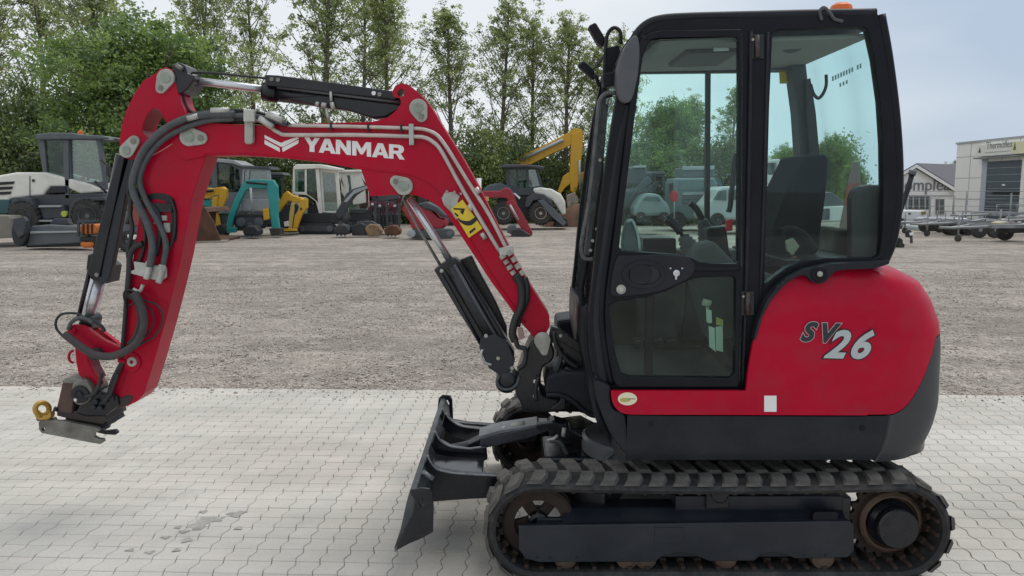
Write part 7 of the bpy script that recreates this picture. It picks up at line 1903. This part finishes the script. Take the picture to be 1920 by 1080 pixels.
# trailers
def trailer(name, label, px0, px1, py, Y, hgt, posts, depth=1.4, grp='galvanised trailers parked on the right'):
    c = W((px0 + px1) / 2, py, Y)
    t = thing(name, label, 'trailer', (c.x, Y, 0), grp)
    x0, x1 = W(px0, py, Y).x, W(px1, py, Y).x
    for yy in (Y, Y + depth):
        box('side_rail', x0, x1, yy, yy + 0.06, hgt, hgt + 0.12, GALV, t, 0.008)
    n_ = 6
    for k in range(n_ + 1):
        x = x0 + (x1 - x0) * k / n_
        box('cross_member', x - 0.03, x + 0.03, Y + 0.07, Y + depth - 0.01, hgt + 0.01, hgt + 0.09, GALV, t, 0.005)
    bx = (x0 + x1) / 2
    tube('drawbar', [(x0 + 0.1, Y + 0.1, hgt + .05), (x0 - 0.9, Y + depth / 2, hgt - .02), (x0 - 1.3, Y + depth / 2, hgt)], 0.045, GALV, t, 8)
    tube('drawbar', [(x0 + 0.1, Y + depth - 0.1, hgt + .05), (x0 - 0.9, Y + depth / 2 + .05, hgt - .02)], 0.045, GALV, t, 8)
    lathe('jockey_wheel', (x0 - 0.7, Y + depth / 2 - .1, 0.10), (0, 1, 0), [(0.05, 0), (0.11, 0.01), (0.11, 0.06), (0.05, 0.07)], TYRE, t, 16)
    tube('jockey_tube', [(x0 - 0.7, Y + depth / 2 - .06, 0.12), (x0 - 0.7, Y + depth / 2 - .06, hgt + 0.4)], 0.03, GALV, t, 8)
    for dx in (-0.28, 0.28) if posts % 2 else (0.0,):
        for yy in (Y - 0.22, Y + depth + 0.05):
            lathe('tyre', (bx + dx, yy, 0.27), (0, 1, 0), [(0.15, 0), (0.26, 0.01), (0.29, 0.04), (0.29, 0.14), (0.26, 0.17), (0.15, 0.18)], TYRE, t, 20)
            lathe('hub', (bx + dx, yy - 0.005, 0.27), (0, 1, 0), [(0.05, 0), (0.15, 0.02), (0.15, 0.1)], GALV, t, 16)
    pts = [(bx - 0.62 + 1.24 * k / 10, Y - 0.12, 0.56 + 0.10 * math.sin(math.pi * k / 10)) for k in range(11)]
    V, F = [], []
    for p in pts: V += [(p[0], Y - 0.24, p[2]), (p[0], Y - 0.02, p[2])]
    for k in range(10): F.append((2 * k, 2 * k + 1, 2 * k + 3, 2 * k + 2))
    me = bpy.data.meshes.new('mudguard'); me.from_pydata(V, [], F); o = link('mudguard', me, GALV, t, True); md = o.modifiers.new('s', 'SOLIDIFY'); md.thickness = 0.012
    if posts > 1:
        for k in range(posts):
            x = x0 + 0.2 + (x1 - x0 - 0.4) * k / (posts - 1)
            tube('side_post', [(x, Y + 0.03, hgt + 0.1), (x, Y + 0.03, hgt + 0.46)], 0.018, GALV, t, 8)
        tube('top_rail', [(x0 + 0.2, Y + 0.03, hgt + 0.45), (x1 - 0.2, Y + 0.03, hgt + 0.45)], 0.016, GALV, t, 8)
    lathe('tail_lamp', (x1 - 0.1, Y - 0.02, hgt + 0.06), (0, -1, 0), [(0.04, 0), (0.035, 0.03)], mat('tail_red', (0.4, 0.02, 0.02), 0.4), t, 10)
    return t
trailer('boat_trailer', 'long low galvanised trailer nearest the paving on the far right', 1858, 2020, 450, 25.5, 0.46, 0)
trailer('flat_trailer', 'low galvanised flat trailer with its drawbar pointing left', 1792, 1900, 442, 28.5, 0.45, 3)
trailer('car_trailer', 'galvanised trailer with side posts in front of the silver estate car', 1746, 1830, 436, 30.5, 0.42, 5)
trailer('rear_trailer', 'higher framed trailer parked beneath the roller door', 1858, 1990, 424, 33.0, 0.62, 4)
trailer('tipping_trailer', 'high sided trailer frame behind the long low trailer', 1930, 2060, 438, 29.0, 0.55, 5)
cl = thing('pallet_load', 'dark machine load sitting on the low trailer at far right', 'load', (W(1905, 430, 26.2).x, 26.2, 0.6))
pl(cl, 'engine', [(1892, 428), (1900, 420), (1930, 420), (1936, 436), (1892, 438)], 26.2, 0.6, BGK, bev=0.05)
pl(cl, 'cover', [(1872, 418), (1890, 414), (1896, 424), (1876, 428)], 26.3, 0.5, mat('beige_cover', (0.4, 0.36, 0.28), 0.8), bev=0.05)
# estate car
ca = mk_thing('silver_estate_car', 'silver estate car behind the galvanised trailers', 'car', 1790, 440, 33.0)
pl(ca, 'body', [(1726, 436), (1728, 426), (1738, 421), (1752, 412), (1760, 409), (1818, 409), (1830, 414), (1840, 424), (1846, 430), (1845, 437)], 33.0, 1.7, mat('silver_estate_paint', (0.40, 0.42, 0.43), 0.3, 0.4), bev=0.10)
for q in ([(1754, 420), (1763, 412.5), (1780, 412.5), (1780, 420.5)], [(1783, 412.5), (1800, 412.5), (1801, 421), (1783, 420.5)], [(1803, 412.5), (1816, 413), (1828, 421.5), (1804, 421)]):
    pl(ca, 'side_window', q, 32.96, 0.06, CARGL, bev=0)
pl(ca, 'windscreen', [(1740, 421), (1752, 413), (1760, 411), (1751, 421)], 32.97, 0.06, CARGLL, bev=0)
pl(ca, 'headlight', [(1728, 427), (1735, 426), (1735, 430), (1728, 431)], 32.96, 0.05, BGLG, bev=0.01)
disc_wheel(ca, 1748, 436, 7.5, 32.9, 0.22, BGLG, 0.65); disc_wheel(ca, 1824, 436, 7.5, 32.9, 0.22, BGLG, 0.65)
dk = mk_thing('dark_car', 'dark car front parked left of the silver estate', 'car', 1738, 440, 34.5)
pl(dk, 'body', [(1700, 436), (1702, 424), (1716, 420), (1730, 414), (1756, 414), (1762, 424), (1762, 438)], 34.5, 1.6, BGK, bev=0.1)
pl(dk, 'windscreen', [(1722, 420), (1732, 416), (1752, 416), (1752, 421)], 34.46, 0.05, CARGLL, bev=0)
disc_wheel(dk, 1716, 437, 7, 34.4, 0.22, BGMG); disc_wheel(dk, 1752, 437, 7, 34.4, 0.22, BGMG)
bv = mk_thing('white_box_van', 'white box van parked before the lettered gable', 'van', 1715, 430, 37.0)
pl(bv, 'box_body', [(1668, 394), (1736, 395), (1738, 417), (1668, 418)], 37.0, 2.0, mat('van_white', (0.66, 0.68, 0.68), 0.35), bev=0.06)
pl(bv, 'side_mark', [(1704, 399), (1708, 399), (1708, 402), (1704, 402)], 36.96, 0.05, BGDG, bev=0)
pl(bv, 'olive_panel', [(1728, 397), (1736, 396), (1737, 401), (1729, 403)], 36.95, 0.05, mat('olive_panel', (0.2, 0.18, 0.05), 0.6), bev=0)
pl(bv, 'chassis', [(1668, 417), (1740, 417), (1740, 422), (1668, 423)], 37.1, 1.8, BGK, bev=0.03)
disc_wheel(bv, 1690, 422, 8, 36.9, 0.25, BGMG); disc_wheel(bv, 1726, 422, 8, 36.9, 0.25, BGMG)
# black pole and couplings
bp_ = thing('lifting_pole', 'thin black pole leaning up to the right of the cab', 'pole', (W(1676, 440, 24.0).x, 24.0, 0))
tube('pole_shaft', [(1662, 462), (1676, 430), (1692, 384), (1703, 352), (1710, 326)], 0.075, PRINTB, bp_, 10, Y=24.0)
tube('pole_tip', [(1709, 328), (1712, 320)], 0.11, BGMG, bp_, 10, Y=24.0)
pl(bp_, 'foot_block', [(1652, 450), (1690, 446), (1694, 450), (1694, 464), (1654, 468)], 23.9, 0.5, BGK, bev=0.04)
lathe('foot_wheel', W(1691, 461, 23.8), (0, 1, 0), [(0.03, 0), (0.09, 0.01), (0.09, 0.06)], TYRE, bp_, 14)
lathe('white_knob', W(1681, 446, 24.0), (0, 0, 1), [(0.13, 0), (0.10, 0.08), (0.0, 0.1)], CAPM, bp_, 14)
tc_ = thing('drawbar_coupling', 'small black and white trailer coupling standing on the gravel', 'coupling', (W(1706, 450, 25.0).x, 25.0, 0))
tube('coupling_leg', [(1709, 456), (1708, 436)], 0.045, BGMG, tc_, 8, Y=25.0)
pl(tc_, 'coupling_head', [(1701, 433), (1706, 430), (1712, 436), (1712, 444), (1703, 446)], 24.9, 0.2, BGK, bev=0.03)
pl(tc_, 'white_cap', [(1706, 437), (1713, 436), (1713, 441), (1707, 442)], 24.85, 0.1, WHITE, bev=0.01)
random.seed(3)
# ------------------------------------------------------------------ trees
def leaf_material(name, cols, trans=0.35):
    m = bpy.data.materials.new(name); m.use_nodes = True
    n, l = m.node_tree.nodes, m.node_tree.links; n.clear()
    o = n.new('ShaderNodeOutputMaterial')
    g = n.new('ShaderNodeTexCoord')
    nz = n.new('ShaderNodeTexWhiteNoise'); nz.noise_dimensions = '1D'
    at = n.new('ShaderNodeAttribute'); at.attribute_name = 'tone'
    cr = n.new('ShaderNodeValToRGB'); e = cr.color_ramp.elements
    e[0].position = 0; e[0].color = (*cols[0], 1); e[1].position = 1; e[1].color = (*cols[2], 1)
    k = e.new(0.5); k.color = (*cols[1], 1)
    l.new(at.outputs['Fac'], cr.inputs['Fac'])
    d = n.new('ShaderNodeBsdfDiffuse'); t = n.new('ShaderNodeBsdfTranslucent'); mx = n.new('ShaderNodeMixShader'); mx.inputs['Fac'].default_value = trans
    gl = n.new('ShaderNodeBsdfGlossy'); gl.inputs['Roughness'].default_value = 0.45; gl.inputs['Color'].default_value = (0.8, 0.85, 0.9, 1)
    m2 = n.new('ShaderNodeMixShader'); m2.inputs['Fac'].default_value = 0.06
    l.new(cr.outputs['Color'], d.inputs['Color']); l.new(cr.outputs['Color'], t.inputs['Color'])
    l.new(d.outputs['BSDF'], mx.inputs[1]); l.new(t.outputs['BSDF'], mx.inputs[2])
    l.new(mx.outputs['Shader'], m2.inputs[1]); l.new(gl.outputs['BSDF'], m2.inputs[2]); l.new(m2.outputs['Shader'], o.inputs['Surface'])
    return m
LEAF_P = leaf_material('poplar_leaf', ((0.13, 0.16, 0.07), (0.31, 0.37, 0.13), (0.55, 0.61, 0.25)), 0.6)
LEAF_D = leaf_material('broad_leaf', ((0.05, 0.10, 0.04), (0.18, 0.28, 0.07), (0.36, 0.46, 0.11)), 0.5)
LEAF_B = leaf_material('bush_leaf', ((0.045, 0.08, 0.035), (0.16, 0.22, 0.06), (0.36, 0.42, 0.10)), 0.45)
BARK = mat('grey_bark', (0.15, 0.125, 0.105), 0.9, var=0.3, vscale=5, bump=0.5, bscale=20)

def leaves_mesh(name, centers, sig, nper, size, seed, m):
    r = np.random.default_rng(seed)
    C = np.repeat(np.array(centers, float), nper, axis=0); S = np.repeat(np.array(sig, float), nper)
    N = len(C)
    P = C + r.normal(size=(N, 3)) * S[:, None] * np.array([1, 1, .75])
    clump_t = np.repeat(r.random(len(centers)), nper)
    tone = np.clip(0.62 * clump_t + 0.38 * r.random(N), 0, 1)
    a = r.normal(size=(N, 3)); a /= np.linalg.norm(a, axis=1)[:, None]
    b = np.cross(a, r.normal(size=(N, 3))); b /= np.linalg.norm(b, axis=1)[:, None]
    s = size * (0.6 + 0.8 * r.random(N))[:, None]
    q = np.stack([P - a * s, P + b * s * .55, P + a * s, P - b * s * .55], 1).reshape(-1, 3).astype(np.float32)
    me = bpy.data.meshes.new(name)
    me.vertices.add(4 * N); me.vertices.foreach_set('co', q.ravel())
    me.loops.add(4 * N); me.loops.foreach_set('vertex_index', np.arange(4 * N, dtype=np.int32))
    me.polygons.add(N); me.polygons.foreach_set('loop_start', np.arange(N, dtype=np.int32) * 4)
    me.update(calc_edges=True)
    at = me.attributes.new('tone', 'FLOAT', 'FACE'); at.data.foreach_set('value', tone.astype(np.float32))
    me.materials.append(m)
    return me
def tree_skeleton(H, style, seed):
    """trunk and limb tubes plus leaf clump centres"""
    r = random.Random(seed); geos = []; cen = []; sig = []
    lean = (r.uniform(-.03, .03), r.uniform(-.03, .03))
    tr_ = []
    nseg = 10
    for k in range(nseg + 1):
        t = k / nseg; tr_.append(Vector((lean[0] * H * t + 0.12 * math.sin(t * 5 + seed), lean[1] * H * t, H * t * (0.97 if style == 'poplar' else 0.8))))
    r0 = H * (0.0125 if style == 'poplar' else 0.018)
    if style != 'bush': geos.append(tube_geo(tr_, [r0 * (1 - 0.9 * k / nseg) + 0.02 for k in range(nseg + 1)], 8))
    def at_(t):
        f = t * nseg; i = min(int(f), nseg - 1); return tr_[i].lerp(tr_[i + 1], f - i)
    if style == 'poplar':
        nl = 66
        for i in range(nl):
            if r.random() < 0.24 + (0.25 if i < 22 else 0): continue
            t = 0.13 + 0.85 * (i / nl) ** 0.9; az = i * 2.4 + r.uniform(-.5, .5)
            L = H * 0.37 * (1 - t) ** 0.72 * r.uniform(0.3, 1.25) * (0.55 + 0.45 * min(1, t / 0.3)) + 0.22
            el = R(r.uniform(34, 68)); p0 = at_(t); d = Vector((math.cos(az) * math.cos(el), math.sin(az) * math.cos(el), math.sin(el)))
            pts = [p0 + d * L * k / 4 + Vector((0, 0, 0.10 * L * (k / 4) ** 2)) for k in range(5)]
            geos.append(tube_geo(pts, [0.035 * (1 - t * .6) * (1 - .2 * k) + 0.008 for k in range(5)], 5))
            for k in (1, 2, 3, 4):
                nb = 3 if r.random() < .5 else 2
                if k == 1 and r.random() < .85: continue
                if k == 2 and r.random() < .35: continue
                for _ in range(nb):
                    w_ = 0.4 + 0.8 * (1 - t); q = pts[k] + Vector((r.gauss(0, .38) * w_, r.gauss(0, .38) * w_, r.gauss(0, .36)))
                    cen.append(tuple(q)); sig.append(r.uniform(.09, .24) * (0.6 + 0.5 * (1 - t)))
                    if r.random() < 0.5: geos.append(tube_geo([pts[k - 1], q], 0.008, 3, False))
    elif style == 'broad':
        nl = 64
        for i in range(nl):
            t = 0.14 + 0.84 * (i / nl); az = i * 2.4 + r.uniform(-.5, .5)
            prof = math.sin(math.pi * min(1, (t * 0.86 + 0.14))) ** 0.55
            L = H * 0.37 * prof * r.uniform(.6, 1.08) + .3
            el = R(r.uniform(12, 50)); p0 = at_(t * 0.9); d = Vector((math.cos(az) * math.cos(el), math.sin(az) * math.cos(el), math.sin(el)))
            pts = [p0 + d * L * k / 5 for k in range(6)]
            geos.append(tube_geo(pts, [0.08 * (1 - t * .6) * (1 - .17 * k) + 0.01 for k in range(6)], 5))
            for k in (2, 3, 4, 5):
                for _ in range(3):
                    q = pts[k] + Vector((r.gauss(0, .5), r.gauss(0, .5), r.gauss(0, .4)))
                    cen.append(tuple(q)); sig.append(r.uniform(.12, .30))
    else:
        for i in range(70):
            az = r.uniform(0, 6.28); rr = math.sqrt(r.random()); x = math.cos(az) * rr; y = math.sin(az) * rr
            zt = (1 - rr ** 2.2) * r.uniform(.75, 1.05)
            top = Vector((x * H * .62, y * H * .5, zt * H * 0.92 + .15))
            geos.append(tube_geo([Vector((x * .3, y * .3, 0)), Vector((x * H * .4, y * H * .35, zt * H * .5)), top], [0.03, 0.02, 0.008], 4))
            for k in range(4):
                q = top * (1 - .24 * k) + Vector((r.gauss(0, .2), r.gauss(0, .2), r.gauss(0, .16))); q.z = max(q.z, .15)
                cen.append(tuple(q)); sig.append(r.uniform(.16, .34))
    return geos, cen, sig
TREE = {}
def tree_kind(key, H, style, seed, nper, size, m):
    g, c, s = tree_skeleton(H, style, seed)
    V, F = [], []
    for v, f in g:
        o = len(V); V += [tuple(q) for q in v]; F += [tuple(i + o for i in ff) for ff in f]
    tm = bpy.data.meshes.new('trunk'); tm.from_pydata(V, [], F); tm.materials.append(BARK)
    TREE[key] = (tm, leaves_mesh('crown', c, s, nper, size, seed, m), H)
for k in range(6): tree_kind('poplar%d' % k, 12.0, 'poplar', 21 + k, 38, 0.058, LEAF_P)
for k in range(2): tree_kind('broad%d' % k, 9.0, 'broad', 41 + k, 85, 0.062, LEAF_D)
for k in range(3): tree_kind('bush%d' % k, 3.6, 'bush', 61 + k, 95, 0.060, LEAF_B)
def plant(key, name, label, px, Y, H, rot=0.0, wide=1.0, cat='tree', group=None):
    tm, cm, h0 = TREE[key]
    p = W(px, 400, Y)
    t = thing(name, label, cat, (p.x, Y, -0.05), group)
    s = H / h0
    t.scale = (s * wide, s * wide, s); t.rotation_euler = (0, 0, rot)
    for nm_, me in (('trunk', tm), ('crown', cm)):
        o = bpy.data.objects.new('stems' if (cat == 'bush' and nm_ == 'trunk') else ('foliage' if cat == 'bush' else nm_), me)
        COL.objects.link(o); o.parent = t
        if nm_ == 'crown': o['kind'] = 'thing'
    return t
def topH(py, Y): return W(960, py, Y).z
G1 = 'thin poplars in a row behind the parked machines'
plant('poplar0', 'poplar_tree', 'dark thin poplar cut by the left picture edge', 15, 43, 14.5, 0.3, 1.15, group=G1)
plant('poplar2', 'poplar_tree', 'sparse poplar rising directly above the wheel loader hood', 95, 46, 14.0, 1.3, 1.2, group=G1)
plant('poplar1', 'poplar_tree', 'leafy poplar behind the wheel loader cab', 185, 42, 13.6, 2.0, 1.25, group=G1)
plant('broad0', 'broadleaf_tree', 'dense bright green broadleaf tree above the elbow of the red arm', 285, 37, topH(-40, 37), 0.6, 1.22)
plant('poplar3', 'poplar_tree', 'bare stemmed poplar above the rod of the arm cylinder', 397, 45, 15.0, 1.0, 0.9, group=G1)
plant('poplar0', 'poplar_tree', 'faint poplar above the left end of the arm cylinder barrel', 480, 52, 15.5, 2.5, 0.95, group=G1)
plant('poplar4', 'poplar_tree', 'tall open poplar above the centre of the cylinder barrel', 612, 43, 14.0, 4.1, 1.25, group=G1)
plant('poplar2', 'poplar_tree', 'sparse poplar between the two tall ones over the boom', 682, 50, 15.2, 0.5, 0.95, group=G1)
plant('poplar5', 'poplar_tree', 'tall poplar just left of the boom knee', 730, 44, topH(-28, 44), 3.2, 1.15, group=G1)
plant('poplar5', 'poplar_tree', 'shorter poplar just right of the boom knee', 850, 44, topH(12, 44), 5.0, 1.2, group=G1)
plant('poplar1', 'poplar_tree', 'highest poplar between boom knee and cab', 938, 45, topH(-12, 45), 0.9, 1.0, group=G1)
plant('poplar4', 'poplar_tree', 'narrow poplar left of the yellow boom top', 1002, 46, topH(20, 46), 2.2, 1.0, group=G1)
plant('poplar3', 'poplar_tree', 'poplar over the bend of the yellow boom', 1058, 45, topH(22, 45), 4.4, 1.1, group=G1)
plant('poplar0', 'poplar_tree', 'poplar showing behind the mirror arms of the cab', 1120, 44, topH(72, 44), 1.7, 1.05, group=G1)
plant('poplar1', 'poplar_tree', 'poplar peeking out between mirror arms and front fairing', 1168, 46, topH(52, 46), 3.6, 0.9, group=G1)
plant('broad1', 'broadleaf_tree', 'broad leafy tree filling the left part of the door window', 1248, 43, topH(146, 43), 0.2, 0.8)
plant('poplar3', 'poplar_tree', 'poplar right of the middle in the door window', 1296, 44, topH(178, 44), 2.8, 1.3, group=G1)
plant('poplar1', 'poplar_tree', 'rounded poplar right of the sliding window bar', 1366, 42, topH(160, 42), 5.6, 1.1, group=G1)
plant('broad1', 'broadleaf_tree', 'low green tree behind the front edge of the far cab window', 1222, 40, topH(250, 40), 1.6, 1.2)
plant('broad1', 'broadleaf_tree', 'dull green tree seen between pillar and seat back', 1480, 48, topH(245, 48), 2.0, 0.8)
plant('broad0', 'broadleaf_tree', 'dark green tree seen just right of the head rest', 1556, 44, topH(222, 44), 3.0, 0.62)
plant('broad1', 'broadleaf_tree', 'low rounded green tree seen through the rear pane', 1600, 40, topH(285, 40), 4.0, 0.5)
plant('broad0', 'broadleaf_tree', 'low green tree filling the gap beside the seat back', 1585, 50, topH(262, 50), 5.0, 0.6)
plant('broad0', 'broadleaf_tree', 'green tree peeping over the roof between the two halls', 1790, 62, topH(280, 62), 1.0, 0.6)
G2 = 'leafy bushes behind the parked machines'
bl = [(10, 38, 175, 'bush0', 'tall bush at the left picture edge behind the loader hood'), (58, 40, 150, 'bush1', 'yellow green bush left of the loader cab roof'), (120, 41, 165, 'bush2', 'tall bush directly behind the loader cab'),
      (200, 39, 200, 'bush0', 'bush between loader cab and bucket cylinder'), (250, 42, 215, 'bush1', 'dark bush behind the red arm'), (330, 40, 205, 'bush2', 'bush showing through the slot of the red arm'), (395, 41, 180, 'bush0', 'bush over the boom head below the cylinder rod'),
      (450, 43, 245, 'bush1', 'bush above the grey telehandler'), (520, 42, 262, 'bush2', 'dark bush between teal digger and white cab'), (590, 44, 258, 'bush0', 'bush behind the white cab'), (655, 43, 255, 'bush1', 'bush above the second white cab'),
      (720, 44, 270, 'bush2', 'bush hidden by the wide part of the boom'), (790, 42, 262, 'bush0', 'bush behind the boom knee'), (850, 41, 252, 'bush1', 'yellow green bush right of the descending boom'),
      (905, 42, 232, 'bush2', 'tall green bush above the slate hood of the tractor'), (965, 43, 246, 'bush0', 'green bush behind the tractor cab roof'), (1030, 46, 300, 'bush1', 'bush below the yellow boom'),
      (1090, 44, 290, 'bush2', 'bush right of the yellow dipper'), (1150, 43, 290, 'bush0', 'bush hidden behind the front post of the cab'), (1215, 40, 262, 'bush1', 'bright bush low in the door window'),
      (1275, 42, 262, 'bush2', 'bush above the grey truck'), (1330, 43, 262, 'bush0', 'bush behind the sliding window bar'), (1380, 42, 262, 'bush1', 'bush at the right edge of the door window'),
      (1500, 50, 300, 'bush0', 'far bush left of the seat back'), (1560, 50, 300, 'bush1', 'far bush right of the seat back')]
for i, (px, Y, py, key, lab) in enumerate(bl):
    H = topH(py, Y)
    plant(key, 'bush', lab, px, Y, H, i * 1.3, 3.2 / H * 1.35 if H > 3.2 else 1.25, 'bush', G2)
# scrub that closes the view below the trees
def hedge():
    r = random.Random(9); c = []; s = []
    for i in range(1700):
        x = r.uniform(-34, 19.5); c.append((x, 46.5 + r.uniform(-1, 1), r.uniform(0.1, 1.0) ** .8 * (3.4 + 1.0 * math.sin(x * .7) + .6 * math.sin(x * 2.1)))); s.append(.35)
    return leaves_mesh('scrub', c, s, 60, 0.075, 5, LEAF_B)
h = bpy.data.objects.new('scrub', hedge()); COL.objects.link(h)
tag(h, 'dense low scrub closing the view under the trees', 'scrub', kind='stuff')
